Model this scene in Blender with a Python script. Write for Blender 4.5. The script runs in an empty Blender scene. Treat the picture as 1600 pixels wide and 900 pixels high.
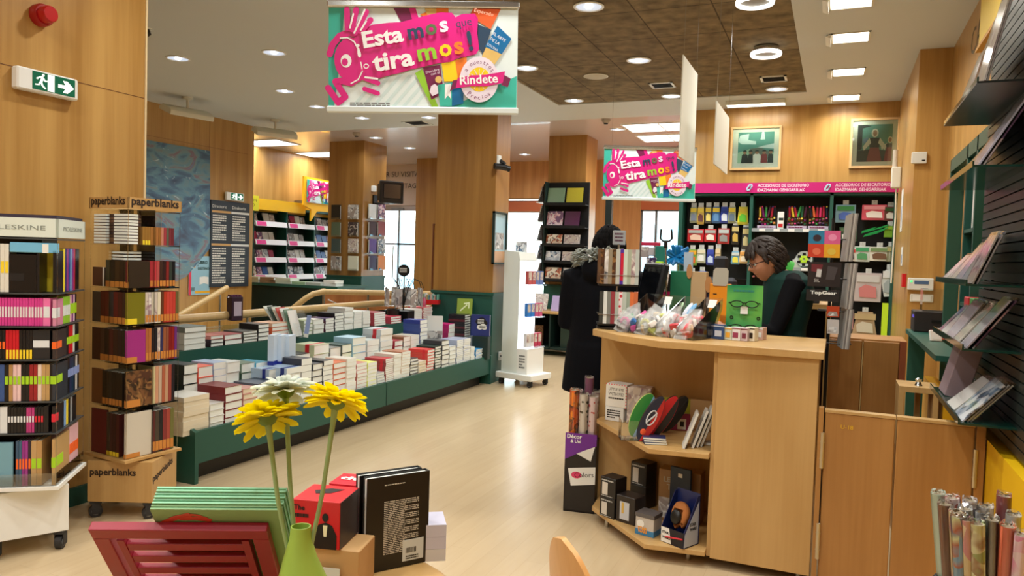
import bpy, math, random
from mathutils import Vector, Matrix, Euler
S = bpy.context.scene
COL = S.collection
random.seed(7)
R = math.radians
# ---------------------------------------------------------------- camera
FPX, YAW, PITCH, ROLL, CH = 1178.0, R(23.2), R(-2.4), R(1.78), 1.45
_F = Vector((-math.sin(YAW)*math.cos(PITCH), math.cos(YAW)*math.cos(PITCH), math.sin(PITCH)))
_r = Vector((math.cos(YAW), math.sin(YAW), 0)); _u = _r.cross(_F)
_R = _r*math.cos(ROLL) + _u*math.sin(ROLL); _U = -_r*math.sin(ROLL) + _u*math.cos(ROLL)
CAM = Vector((0, 0, CH))
cd = bpy.data.cameras.new('camera'); cam = bpy.data.objects.new('camera', cd); COL.objects.link(cam)
cd.sensor_width = 36; cd.lens = FPX/1600*36; cd.clip_start = .05; cd.clip_end = 200
mw = Matrix.Identity(4)
for i, a in enumerate((_R, _U, -_F)):
    for j in range(3): mw[j][i] = a[j]
mw.translation = CAM; cam.matrix_world = mw
S.camera = cam
# ---------------------------------------------------------------- exposure and daylight
S.view_settings.view_transform = 'Standard'; S.view_settings.look = 'None'
S.view_settings.exposure = 0.08; S.view_settings.gamma = 1; S.view_settings.use_curve_mapping = False
W = bpy.data.worlds.new('daylight'); S.world = W; W.use_nodes = True
W.node_tree.nodes['Background'].inputs[0].default_value = (.86, .93, 1, 1)
W.node_tree.nodes['Background'].inputs[1].default_value = 8.5
LAMP = 0.25          # scale of all ceiling lamps
S.cycles.transparent_max_bounces = 40
H = 3.35
def at(px, py, x=None, y=None, z=None, d=None):
    """point of the place seen at a photo position, on the plane given"""
    r = _F + _R*((px-800)/FPX) + _U*((450-py)/FPX)
    t = d if d is not None else (x/r.x if x is not None else (y/r.y if y is not None else (z-CH)/r.z))
    return CAM + r*t
# ---------------------------------------------------------------- materials
def lin(c):
    return tuple(((v/255)/12.92 if v/255 <= .04045 else ((v/255+.055)/1.055)**2.4) for v in c[:3])+(1,)
_M = {}
def mat(rgb, rough=.5, metal=0, emit=0, coat=0, key=None):
    k = key or (tuple(rgb), rough, metal, emit, coat)
    if k in _M: return _M[k]
    m = bpy.data.materials.new('m_%d' % len(_M)); m.use_nodes = True
    b = m.node_tree.nodes['Principled BSDF']
    b.inputs['Base Color'].default_value = lin(rgb); b.inputs['Roughness'].default_value = rough
    b.inputs['Metallic'].default_value = metal; b.inputs['Coat Weight'].default_value = coat
    if emit:
        b.inputs['Emission Color'].default_value = lin(rgb); b.inputs['Emission Strength'].default_value = emit
    _M[k] = m; return m
def nmat(name):
    m = bpy.data.materials.new(name); m.use_nodes = True; nt = m.node_tree
    return m, nt, nt.nodes['Principled BSDF']
def ramp(nt, fac, stops, const=False):
    n = nt.nodes.new('ShaderNodeValToRGB'); n.color_ramp.interpolation = 'CONSTANT' if const else 'LINEAR'
    e = n.color_ramp.elements
    while len(e) < len(stops): e.new(.5)
    for i, (p, c) in enumerate(stops): e[i].position = p; e[i].color = lin(c)
    nt.links.new(fac, n.inputs[0]); return n.outputs[0]
def wood(name, dark, light, rough=.4, stretch=(9, 9, .5), fine=(70, 70, 2.0), coat=0):
    m, nt, b = nmat(name)
    g = nt.nodes.new('ShaderNodeNewGeometry')
    mp = nt.nodes.new('ShaderNodeMapping'); mp.inputs['Scale'].default_value = stretch
    nt.links.new(g.outputs['Position'], mp.inputs[0])
    n = nt.nodes.new('ShaderNodeTexNoise'); n.inputs['Scale'].default_value = 1; n.inputs['Detail'].default_value = 3
    nt.links.new(mp.outputs[0], n.inputs[0])
    mp2 = nt.nodes.new('ShaderNodeMapping'); mp2.inputs['Scale'].default_value = fine
    nt.links.new(g.outputs['Position'], mp2.inputs[0])
    n2 = nt.nodes.new('ShaderNodeTexNoise'); n2.inputs['Scale'].default_value = 1
    nt.links.new(mp2.outputs[0], n2.inputs[0])
    mx = nt.nodes.new('ShaderNodeMath'); mx.operation = 'MULTIPLY_ADD'; mx.inputs[1].default_value = .3
    nt.links.new(n2.outputs[0], mx.inputs[0]); nt.links.new(n.outputs[0], mx.inputs[2])
    nt.links.new(ramp(nt, mx.outputs[0], [(.42, dark), (.88, light)]), b.inputs['Base Color'])
    b.inputs['Roughness'].default_value = rough; b.inputs['Coat Weight'].default_value = coat
    b.inputs['Coat Roughness'].default_value = .15
    return m
def art(name, cols, scale=14, detail=1.5, rough=.35, stretch=(1, 1, 1)):
    m, nt, b = nmat(name)
    tc = nt.nodes.new('ShaderNodeTexCoord'); oi = nt.nodes.new('ShaderNodeObjectInfo')
    mp = nt.nodes.new('ShaderNodeMapping'); mp.inputs['Scale'].default_value = stretch
    ad = nt.nodes.new('ShaderNodeVectorMath'); ad.operation = 'ADD'
    sc = nt.nodes.new('ShaderNodeMath'); sc.operation = 'MULTIPLY'; sc.inputs[1].default_value = 37
    nt.links.new(oi.outputs['Random'], sc.inputs[0])
    nt.links.new(tc.outputs['Object'], ad.inputs[0]); nt.links.new(sc.outputs[0], ad.inputs[1])
    nt.links.new(ad.outputs[0], mp.inputs[0])
    n = nt.nodes.new('ShaderNodeTexNoise'); n.inputs['Scale'].default_value = scale*.55; n.inputs['Detail'].default_value = detail
    nt.links.new(mp.outputs[0], n.inputs[0])
    k = len(cols)
    st = [(.0, cols[0])]+[(.36+.28*i/max(1, k-1), c) for i, c in enumerate(cols[1:])]
    vo = nt.nodes.new('ShaderNodeTexVoronoi'); vo.inputs['Scale'].default_value = scale*1.1; nt.links.new(mp.outputs[0], vo.inputs[0])
    sx = nt.nodes.new('ShaderNodeSeparateColor'); nt.links.new(vo.outputs['Color'], sx.inputs[0])
    ma = nt.nodes.new('ShaderNodeMath'); ma.operation = 'MULTIPLY_ADD'; ma.inputs[1].default_value = .42; nt.links.new(sx.outputs[0], ma.inputs[0])
    m2 = nt.nodes.new('ShaderNodeMath'); m2.operation = 'SUBTRACT'; m2.inputs[1].default_value = .21; nt.links.new(n.outputs[0], m2.inputs[0]); nt.links.new(m2.outputs[0], ma.inputs[2])
    nt.links.new(ramp(nt, ma.outputs[0], st, False), b.inputs['Base Color'])
    b.inputs['Roughness'].default_value = rough
    return m
def clear(name, tint=(1, 1, 1), op=.06, rough=.05):
    m = bpy.data.materials.new(name); m.use_nodes = True; nt = m.node_tree; nt.nodes.clear()
    o = nt.nodes.new('ShaderNodeOutputMaterial'); t = nt.nodes.new('ShaderNodeBsdfTransparent')
    t.inputs[0].default_value = tuple(tint)+(1,)
    g = nt.nodes.new('ShaderNodeBsdfGlossy'); g.inputs['Roughness'].default_value = rough
    g.inputs['Color'].default_value = (1, 1, 1, 1)
    f = nt.nodes.new('ShaderNodeFresnel'); f.inputs[0].default_value = 1.35
    a = nt.nodes.new('ShaderNodeMath'); a.operation = 'ADD'; a.inputs[1].default_value = op; nt.links.new(f.outputs[0], a.inputs[0])
    x = nt.nodes.new('ShaderNodeMixShader'); nt.links.new(a.outputs[0], x.inputs[0])
    nt.links.new(t.outputs[0], x.inputs[1]); nt.links.new(g.outputs[0], x.inputs[2]); nt.links.new(x.outputs[0], o.inputs[0])
    return m
WALLW = wood('wall_veneer', (166, 122, 60), (196, 154, 88), .33)
COLW = wood('column_veneer', (146, 102, 50), (172, 128, 68), .33)
COUNT = wood('counter_maple', (184, 145, 88), (202, 165, 108), .38, (5, 5, .9))
GATEW = wood('gate_wood', (158, 110, 56), (182, 134, 76), .4, (5, 5, .8))
CRATE = wood('crate_wood', (182, 142, 84), (202, 164, 106), .45)
RAILW = wood('rail_wood', (190, 156, 102), (214, 184, 130), .35, (6, 1.2, 6))
GREEN = mat((30, 84, 72), .42); DGREEN = mat((16, 42, 37), .5); BLACK = mat((12, 12, 13), .4); MBLACK = mat((10, 11, 11), .8)
WHITE = mat((236, 238, 234), .5); OFFW = mat((224, 222, 208), .5); PAGE = mat((232, 238, 232), .75); PAGEC = mat((226, 216, 190), .8)
METAL = mat((190, 192, 192), .25, 1); STEEL = mat((150, 150, 150), .35, 1); MAG = mat((196, 28, 118), .4); YEL = mat((250, 190, 20), .45)
GREY = mat((120, 122, 124), .5); RUB = mat((40, 40, 42), .6); RED = mat((200, 24, 30), .4)
ACR = clear('acrylic', (.96, .98, .98), .05); CELLO = clear('cellophane', (.97, .98, .99), .07, .1); ACR2 = clear('thick_acrylic', (.99, .995, .995), .05, .08); GLASS = clear('glass', (.93, .98, .97), .04, .02)
PEGB = mat((14, 20, 19), .6)
# ---------------------------------------------------------------- mesh building
class MB:
    def __init__(s): s.v = []; s.f = []; s.m = []; s.M = Matrix.Identity(4)
    def add(s, vs, fs, mi=0):
        o = len(s.v)
        for p in vs: s.v.append(tuple(s.M @ Vector(p)))
        for f in fs: s.f.append([o+i for i in f]); s.m.append(mi)
        return s
    def box(s, x0, x1, y0, y1, z0, z1, mi=0, T=None):
        vs = [(x, y, z) for x in (x0, x1) for y in (y0, y1) for z in (z0, z1)]
        if T is not None: vs = [T @ Vector(p) for p in vs]
        return s.add(vs, [(0, 1, 3, 2), (4, 6, 7, 5), (0, 4, 5, 1), (2, 3, 7, 6), (0, 2, 6, 4), (1, 5, 7, 3)], mi)
    def rbox(s, x0, x1, y0, y1, z0, z1, b=.004, mi=0):
        """box with chamfered edges"""
        vs = []; idx = {}
        for ix, X in enumerate((x0, x1)):
            for iy, Y in enumerate((y0, y1)):
                for iz, Z in enumerate((z0, z1)):
                    sx, sy, sz = (1, -1)[ix]*b, (1, -1)[iy]*b, (1, -1)[iz]*b
                    for a in range(3):
                        p = [X+sx, Y+sy, Z+sz]; p[a] = (X, Y, Z)[a]
                        idx[ix, iy, iz, a] = len(vs); vs.append(tuple(p))
        F = []
        g = lambda *k: idx[k]
        for a in range(3):
            o = [i for i in range(3) if i != a]
            for side in (0, 1):
                loop = []
                for p, q in ((0, 0), (1, 0), (1, 1), (0, 1)):
                    k = [0, 0, 0]; k[a] = side; k[o[0]] = p; k[o[1]] = q; loop.append(g(*k, a))
                F.append(loop if (side == 1) ^ (a == 1) else loop[::-1])
        for a in range(3):
            o = [i for i in range(3) if i != a]
            for p in (0, 1):
                for q in (0, 1):
                    k0 = [0, 0, 0]; k0[o[0]] = p; k0[o[1]] = q; k1 = list(k0); k1[a] = 1
                    F.append([g(*k0, o[0]), g(*k1, o[0]), g(*k1, o[1]), g(*k0, o[1])])
        for ix in (0, 1):
            for iy in (0, 1):
                for iz in (0, 1): F.append([g(ix, iy, iz, a) for a in range(3)])
        return s.add(vs, F, mi)
    def prism(s, pts, h0, h1, axis='z', mi=0, mcap=None):
        n = len(pts)
        mk = {'z': lambda p, h: (p[0], p[1], h), 'y': lambda p, h: (p[0], h, p[1]), 'x': lambda p, h: (h, p[0], p[1])}[axis]
        vs = [mk(p, h0) for p in pts]+[mk(p, h1) for p in pts]
        fs = [[i, (i+1) % n, n+(i+1) % n, n+i] for i in range(n)]
        s.add(vs, fs, mi); o = len(s.v)-2*n
        for f in (list(range(n))[::-1], list(range(n, 2*n))): s.f.append([o+i for i in f]); s.m.append(mi if mcap is None else mcap)
        return s
    def face(s, pts, mi=0): return s.add(pts, [list(range(len(pts)))], mi)
    def tube(s, pts, r, n=8, mi=0, caps=True, closed=False):
        P = [Vector(p) for p in pts]; k = len(P); rs = r if isinstance(r, (list, tuple)) else [r]*k
        vs = []; ref = None
        for i, p in enumerate(P):
            t = (P[(i+1) % k if closed else min(i+1, k-1)]-P[(i-1) % k if closed else max(i-1, 0)])
            t = t.normalized() if t.length > 1e-9 else Vector((0, 0, 1))
            if ref is None: ref = Vector((0, 0, 1)) if abs(t.z) < .9 else Vector((1, 0, 0))
            a = ref-t*ref.dot(t)
            if a.length < 1e-6: a = t.orthogonal()
            a.normalize(); ref = a; b = t.cross(a)
            for j in range(n):
                q = 2*math.pi*j/n; vs.append(p+(a*math.cos(q)+b*math.sin(q))*rs[i])
        fs = []
        for i in range(k if closed else k-1):
            for j in range(n):
                i2 = (i+1) % k
                fs.append([i*n+j, i*n+(j+1) % n, i2*n+(j+1) % n, i2*n+j])
        if caps and not closed: fs += [list(range(n))[::-1], [(k-1)*n+j for j in range(n)]]
        return s.add(vs, fs, mi)
    def cyl(s, p0, p1, r, r1=None, n=16, mi=0, caps=True): return s.tube([p0, p1], [r, r if r1 is None else r1], n, mi, caps)
    def lathe(s, prof, n=24, c=(0, 0, 0), mi=0):
        vs = []; k = len(prof)
        for r, z in prof:
            for j in range(n):
                q = 2*math.pi*j/n; vs.append((c[0]+r*math.cos(q), c[1]+r*math.sin(q), c[2]+z))
        fs = [[i*n+j, i*n+(j+1) % n, (i+1)*n+(j+1) % n, (i+1)*n+j] for i in range(k-1) for j in range(n)]
        return s.add(vs, fs, mi)
    def ell(s, c, rx, ry, rz, nu=16, nv=10, mi=0, fn=None):
        vs = []
        for i in range(nv+1):
            ph = math.pi*i/nv-math.pi/2
            for j in range(nu):
                th = 2*math.pi*j/nu
                p = Vector((math.cos(ph)*math.cos(th), math.cos(ph)*math.sin(th), math.sin(ph)))
                q = Vector((p.x*rx, p.y*ry, p.z*rz))
                if fn: q = fn(p, q)
                vs.append((c[0]+q.x, c[1]+q.y, c[2]+q.z))
        fs = [[i*nu+j, i*nu+(j+1) % nu, (i+1)*nu+(j+1) % nu, (i+1)*nu+j] for i in range(nv) for j in range(nu)]
        return s.add(vs, fs, mi)
    def loft(s, rings, mi=0, caps=True):
        n = len(rings[0]); vs = [p for r in rings for p in r]
        fs = [[i*n+j, i*n+(j+1) % n, (i+1)*n+(j+1) % n, (i+1)*n+j] for i in range(len(rings)-1) for j in range(n)]
        if caps: fs += [list(range(n))[::-1], [(len(rings)-1)*n+j for j in range(n)]]
        return s.add(vs, fs, mi)
    def text(s, body, x, z, w=None, h=None, y=0, mi=0, ang=0, align='l', bold=0, plane='xz'):
        """lettering in the x-z plane facing -y; w = fitted width, h = cap height"""
        cu = bpy.data.curves.new('t', 'FONT'); cu.body = body; cu.size = 1; cu.offset = bold; cu.resolution_u = 2
        ob = bpy.data.objects.new('t', cu); me = ob.to_mesh()
        vs = [v.co.copy() for v in me.vertices]; fs = [list(p.vertices) for p in me.polygons]
        ob.to_mesh_clear(); bpy.data.objects.remove(ob); bpy.data.curves.remove(cu)
        if not vs: return s
        x0 = min(v.x for v in vs); x1 = max(v.x for v in vs)
        sz = (h/.73) if h else w/(x1-x0)
        sx = (w/(x1-x0)) if w else sz
        off = {'l': 0, 'c': -.5, 'r': -1}[align]*(x1-x0)
        ca, sa = math.cos(ang), math.sin(ang)
        out = []
        for v in vs:
            a = (v.x-x0+off)*sx; b = v.y*sz
            X, Z = x+a*ca-b*sa, z+a*sa+b*ca
            out.append((X, y, Z) if plane == 'xz' else (X, Z, y))
        return s.add(out, fs, mi)
    def greek(s, x0, x1, z0, z1, rows, y=0, mi=0, fill=.9, th=.55):
        dz = (z1-z0)/rows
        for i in range(rows):
            x = x0; zz = z1-(i+.8)*dz; xe = x0+(x1-x0)*(fill if i % 4 != 3 else fill*.6)
            while x < xe-1e-6:
                w = min(random.uniform(.06, .16)*(x1-x0), xe-x)
                s.face([(x, y, zz), (x+w, y, zz), (x+w, y, zz+dz*th), (x, y, zz+dz*th)], mi); x += w+.02*(x1-x0)
        return s
    def build(s, name, mats, parent=None, smooth=False, bevel=0):
        me = bpy.data.meshes.new(name); me.from_pydata(s.v, [], s.f); me.validate()
        if not isinstance(mats, (list, tuple)): mats = [mats]
        for m in mats: me.materials.append(m)
        if len(mats) > 1: me.polygons.foreach_set('material_index', [min(i, len(mats)-1) for i in s.m][:len(me.polygons)])
        if smooth:
            me.shade_smooth()
            try: me.set_sharp_from_angle(angle=R(42))
            except Exception: pass
        me.update()
        o = bpy.data.objects.new(name, me); COL.objects.link(o)
        if parent is not None: o.parent = parent
        if bevel:
            b = o.modifiers.new('bevel', 'BEVEL'); b.width = bevel; b.segments = 2; b.limit_method = 'ANGLE'
        return o
def tag(o, label, cat, group=None):
    o['label'] = label; o['category'] = cat
    if group: o['group'] = group
    return o
def thing(name, label, cat, loc=(0, 0, 0), rz=0, group=None, rot=None):
    o = bpy.data.objects.new(name, None); COL.objects.link(o); o.empty_display_size = .05
    o.location = loc; o.rotation_euler = rot if rot else (0, 0, rz)
    return tag(o, label, cat, group)
def place(o, loc, rz=0, rot=None):
    o.location = loc; o.rotation_euler = rot if rot else (0, 0, rz); return o
def struct(name, mb, m, **k):
    o = mb.build(name, m, **k); o['kind'] = 'structure'; return o
ORD = ['first', 'second', 'third', 'fourth', 'fifth', 'sixth', 'seventh', 'eighth', 'ninth', 'tenth', 'eleventh', 'twelfth', 'thirteenth', 'fourteenth', 'fifteenth', 'sixteenth', 'seventeenth', 'eighteenth', 'nineteenth', 'twentieth', 'twenty-first', 'twenty-second', 'twenty-third', 'twenty-fourth', 'twenty-fifth', 'twenty-sixth', 'twenty-seventh', 'twenty-eighth', 'twenty-ninth', 'thirtieth', 'thirty-first', 'thirty-second']
def cname(c):
    r, g, b = c; mx, mn = max(c), min(c); v = mx
    if mx-mn < 28:
        return 'black' if v < 50 else 'dark grey' if v < 100 else 'grey' if v < 175 else 'pale grey' if v < 222 else 'white'
    import colorsys
    h, sa, vv = colorsys.rgb_to_hsv(r/255, g/255, b/255); h *= 360
    base = ('red' if h < 14 or h > 345 else 'orange' if h < 34 else 'yellow' if h < 66 else 'green' if h < 165 else 'teal' if h < 195 else 'blue' if h < 250 else 'purple' if h < 295 else 'pink')
    if base == 'orange' and vv < .75: base = 'brown'
    if base == 'yellow' and sa < .35: base = 'cream'
    elif base in ('orange', 'brown') and sa < .45: base = 'beige' if vv > .6 else 'tan'
    if base == 'yellow' and vv < .6: base = 'olive'
    return ('dark ' if vv < .48 else 'pale ' if sa < .3 and base not in ('beige', 'cream') else '')+base
# ================================================================ the setting
fl, nt, b = nmat('floor_planks')
g = nt.nodes.new('ShaderNodeNewGeometry'); mp = nt.nodes.new('ShaderNodeMapping'); mp.inputs['Rotation'].default_value = (0, 0, R(90))
nt.links.new(g.outputs['Position'], mp.inputs[0])
br = nt.nodes.new('ShaderNodeTexBrick'); br.inputs['Scale'].default_value = 1; br.inputs['Brick Width'].default_value = 1.1; br.inputs['Row Height'].default_value = .1
br.inputs['Mortar Size'].default_value = .0012; br.inputs['Color1'].default_value = lin((204, 182, 146)); br.inputs['Color2'].default_value = lin((200, 178, 142)); br.inputs['Mortar'].default_value = lin((194, 171, 134)); br.inputs['Bias'].default_value = 0
nt.links.new(mp.outputs[0], br.inputs[0])
mp2 = nt.nodes.new('ShaderNodeMapping'); mp2.inputs['Scale'].default_value = (30, 2, 1); nt.links.new(g.outputs['Position'], mp2.inputs[0])
no = nt.nodes.new('ShaderNodeTexNoise'); no.inputs['Scale'].default_value = 1; no.inputs['Detail'].default_value = 4; nt.links.new(mp2.outputs[0], no.inputs[0])
mx = nt.nodes.new('ShaderNodeMix'); mx.data_type = 'RGBA'; mx.blend_type = 'MULTIPLY'; mx.inputs[0].default_value = .12
nt.links.new(br.outputs[0], mx.inputs[6]); nt.links.new(ramp(nt, no.outputs[0], [(.3, (205, 190, 170)), (.7, (255, 255, 255))]), mx.inputs[7])
nt.links.new(mx.outputs[2], b.inputs['Base Color']); b.inputs['Roughness'].default_value = .24
struct('floor', MB().box(-11.5, 1.4, -3.5, 14.2, -.12, 0), fl)
PLAST = mat((208, 213, 212), .7)
cork, nt, b = nmat('cork_panels')
g = nt.nodes.new('ShaderNodeNewGeometry')
mp = nt.nodes.new('ShaderNodeMapping'); mp.inputs['Location'].default_value = (.93, .0, 0); nt.links.new(g.outputs['Position'], mp.inputs[0])
br = nt.nodes.new('ShaderNodeTexBrick'); br.inputs['Scale'].default_value = 1; br.offset = 0; br.inputs['Brick Width'].default_value = .575; br.inputs['Row Height'].default_value = .72
br.inputs['Mortar Size'].default_value = .006; br.inputs['Color1'].default_value = lin((146, 130, 98)); br.inputs['Color2'].default_value = lin((136, 120, 90)); br.inputs['Mortar'].default_value = lin((84, 72, 52))
nt.links.new(mp.outputs[0], br.inputs[0])
no = nt.nodes.new('ShaderNodeTexNoise'); no.inputs['Scale'].default_value = 9; no.inputs['Detail'].default_value = 6; nt.links.new(g.outputs['Position'], no.inputs[0])
mx = nt.nodes.new('ShaderNodeMix'); mx.data_type = 'RGBA'; mx.blend_type = 'MULTIPLY'; mx.inputs[0].default_value = .8
nt.links.new(br.outputs[0], mx.inputs[6]); nt.links.new(ramp(nt, no.outputs[0], [(.3, (150, 140, 125)), (.7, (255, 250, 240))]), mx.inputs[7])
nt.links.new(mx.outputs[2], b.inputs['Base Color']); b.inputs['Roughness'].default_value = .9
CX0, CX1, CY0, CY1, LY = -3.27, -.385, 1.5, 8.93, 9.9
m = MB()
for x0, x1, y0, y1 in ((-11.5, CX0, -3.5, LY), (CX1, 1.4, -3.5, LY), (CX0, CX1, -3.5, CY0), (CX0, CX1, CY1, LY)): m.box(x0, x1, y0, y1, H, H+.15)
struct('ceiling', m, PLAST)
struct('ceiling_cork', MB().box(CX0, CX1, CY0, CY1, H+.012, H+.15), cork)
LAC = mat((238, 232, 236), .16, 0, 0, .7)
struct('ceiling_lacquered', MB().box(-11.5, 1.4, LY, 14.2, H, H+.15), LAC)
# walls
SEAM = mat((120, 78, 36), .6)
m = MB().box(-4.05, -3.82, -3.5, 3.28, 0, H)
m.box(-3.8205, -3.8185, -3.5, 3.28, 2.318, 2.322, 1)
struct('wall_left', m, [WALLW, SEAM])
struct('baseboard_left', MB().box(-3.82, -3.795, -3.5, 3.28, 0, .1), GREEN)
struct('trim_1', MB().box(-4.06, -3.812, 3.28, 3.292, 0, H), mat((226, 204, 160), .4))
m = MB().box(-8.6, -8.45, 2.5, 9.17, 0, H); m.box(-8.4505, -8.4485, 2.5, 9.17, 2.9, 2.904, 1); m.box(-8.4505, -8.4485, 8.385, 8.39, 0, H, 1)
struct('wall_left_stair', m, [WALLW, SEAM])
struct('wall_left_far', MB().box(-10.1, -9.93, 9.17, 14.2, 0, H), WALLW)
struct('wall_left_return', MB().box(-9.95, -8.45, 9.17, 9.3, 0, H), WALLW)
struct('wall_near', MB().box(-4.05, 1.2, -3.6, -3.45, 0, H), WALLW)
struct('wall_stair_end', MB().box(-8.6, -3.83, 2.4, 2.55, 0, H), WALLW)
m = MB().box(.84, 1.05, -3.5, 9.8, 0, H); m.box(.585, .84, 7.45, 9.8, 0, H)
struct('wall_right', m, WALLW)
m = MB().box(-1.82, .84, 9.65, 9.85, 0, H)
struct('wall_back', m, WALLW)
# far street front with its shop windows and the glass door
FW = wood('far_veneer', (196, 138, 84), (226, 172, 116), .3)
OR = mat((214, 122, 84), .35)
Y = 14.0
m = MB()
for x0, x1, z0, z1, k in ((-10.1, -9.4, 0, H, 0), (-9.4, -8.05, 2.47, H, 2), (-8.05, -6.5, 0, H, 0), (-6.5, -4.75, 2.62, H, 0), (-6.5, -4.75, 2.36, 2.56, 1), (-6.5, -4.75, 0, .45, 0),
                          (-4.75, -4.62, 0, H, 0), (-4.62, -4.3, 2.36, H, 1), (-4.62, -4.3, 0, .4, 0), (-4.3, -3.42, 0, H, 0), (-3.42, -1.82, 2.4, H, 1), (-3.42, -1.82, 0, .35, 0), (-1.82, 1.2, 0, H, 0)):
    m.box(x0, x1, Y, Y+.15, z0, z1, k)
struct('wall_street', m, [FW, OR, mat((206, 188, 174), .5)])
struct('wall_right_far', MB().box(-1.7, -1.55, 9.85, 14.0, 0, H), FW)
k = 0
for x0, x1, z0, z1 in ((-6.5, -4.75, .45, 2.36), (-6.5, -4.75, 2.56, 2.62), (-4.62, -4.3, .4, 2.36), (-3.42, -1.82, .35, 2.4)):
    k += 1
    w = struct('window_%d' % k, MB().box(x0, x1, Y+.06, Y+.07, z0, z1), GLASS)
    f = MB()
    t = min(.025, (z1-z0)*.3)
    for a, b2, c, d in ((x0, x0+.035, z0, z1), (x1-.035, x1, z0, z1), (x0, x1, z0, z0+t), (x0, x1, z1-t, z1)): f.box(a, b2, Y+.03, Y+.1, c, d)
    if k == 4: f.box(-3.15, -3.11, Y+.03, Y+.1, z0, z1)
    f.build('window_frame', GREY if k > 1 else WHITE, w)
d = struct('door_1', MB().box(-9.36, -8.09, Y+.06, Y+.072, .06, 2.44), GLASS)
f = MB()
for a, b2, c, e in ((-9.4, -9.36, 0, 2.47), (-8.09, -8.05, 0, 2.47), (-9.4, -8.05, 2.36, 2.47), (-9.36, -8.09, 0, .08), (-8.74, -8.70, .06, 2.44), (-9.36, -8.09, 1.62, 1.66)): f.box(a, b2, Y+.03, Y+.1, c, e)
f.build('door_frame', STEEL, d)
MB().tube([(-8.8, Y-.05, .9), (-8.8, Y-.05, 1.6)], .014).build('door_handle', METAL, d)
MB().box(-8.9, -8.6, Y+.0, Y+.05, 2.36, 2.42).build('door_closer', GREY, d)
# what stands outside in the street, washed out by daylight
struct('pavement_outside', MB().box(-14, 5, 14.2, 24, -.2, -.02), mat((205, 205, 202), .8))
m = MB().box(-16, 6, 24, 24.6, -.1, 9)
for i in range(7):
    m.box(-15+3*i, -13.3+3*i, 23.93, 24, 0.2, 2.6, 1)
struct('facade_outside', m, [mat((226, 226, 222), .8), mat((150, 186, 200), .3)])
# square columns
def column(n, x0, x1, y0, y1, gz=1.03, loc='column'):
    struct('column_%s' % n, MB().box(x0, x1, y0, y1, 0 if not gz else gz, H), COLW)
    if gz:
        e = .012
        m = MB().box(x0-e, x1+e, y0-e, y1+e, 0, gz); m.box(x0-.025, x1+.025, y0-.025, y1+.025, gz-.03, gz)
        struct('baseboard_column_%s' % n, m, GREEN)
column('centre', -4.32, -3.56, 7.75, 8.13)
column('left', -8.22, -7.5, 10.9, 11.6)
column('right', -4.22, -3.6, 11.15, 11.7)
struct('column_middle', MB().box(-7.82, -6.7, 13.2, 13.55, 0, H), COLW)
p = MB().box(-7.4, -7.38, 13.17, 13.2, 0, 2.05).box(-7.4, -6.75, 13.17, 13.2, 2.03, 2.05); struct('trim_2', p, mat((110, 60, 30), .5))
struct('trim_3', MB().box(-2.7, -2.62, 9.2, 9.28, 0, 2.3), mat((20, 34, 34), .4))
# ---------------------------------------------------------------- ceiling lamps
REFL = mat((196, 208, 226), .3, .2, emit=.8)  # emission stands in for the lamp's light caught by the reflector
def disk_lamp(parent, loc, power, size, col=(1, .97, .93), rot=None, shape='DISK', sy=None, spread=150):
    l = bpy.data.lights.new('bulb_light', 'AREA'); l.shape = shape; l.size = size
    if sy: l.size_y = sy
    l.energy = power*LAMP; l.color = col; l.spread = R(spread)
    o = bpy.data.objects.new('bulb_light', l); COL.objects.link(o); o.parent = parent; o.location = loc
    if rot: o.rotation_euler = rot
def downlight(px, py, lab, power=38, r=.105, z=H, pos=None, col=(.97, 1, .98)):
    p = pos or at(px, py, z=z)
    t = thing('downlight', lab, 'ceiling light', (p[0], p[1], z), 0, 'round recessed ceiling downlights')
    MB().lathe([(r+.012, 0), (r+.012, -.006), (r, -.01), (r-.008, -.004), (r-.008, .0)], 28).build('trim_ring', WHITE, t, True)
    MB().lathe([(r-.008, -.003), (r-.02, -.001), (.05, -.0005), (.0, -.0002)], 28).build('reflector', REFL, t, True)
    MB().lathe([(.03, -.004), (.026, -.012), (.0, -.014)], 16).build('lamp', mat((244, 248, 255), .3, emit=7), t, True)
    disk_lamp(t, (0, 0, -.03), power, .16, col)
for px, py, lab in ((278, 91, 'round recessed downlight in the white ceiling, nearest above the painting wall'), (428, 82, 'round recessed downlight in the white ceiling left of the big hanging banner'),
                    (445, 142, 'small round downlight in the white ceiling above the tilted floodlight'), (566, 184, 'round downlight just below the left end of the big banner'),
                    (670, 183, 'round downlight half hidden by the bottom edge of the big banner'), (920, 10, 'largest recessed downlight in the brown ceiling at the top edge'), (823, 106, 'recessed downlight in the brown ceiling beside the right end of the big banner'),
                    (998, 94, 'recessed downlight at the middle of the brown ceiling'), (897, 157, 'recessed downlight near the far left corner of the brown ceiling'),
                    (1049, 150, 'recessed downlight in the brown ceiling beyond the square vent by the white cards'), (1214, 139, 'recessed downlight in the far right corner of the brown ceiling')):
    downlight(px, py, lab, 55, z=H+.005 if px > 800 else H, col=(.98, 1, .97))
for px, py, lab in ((587, 215, 'small downlight in the glossy ceiling in front of the left column'), (965, 202, 'downlight in the glossy far ceiling right of the smoke detector'), (820, 241, 'far downlight in the glossy ceiling behind the right column'),
                    (640, 231, 'faint downlight in the glossy ceiling over the street door')):
    downlight(px, py, lab, 30, col=(.92, .96, 1))
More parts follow.
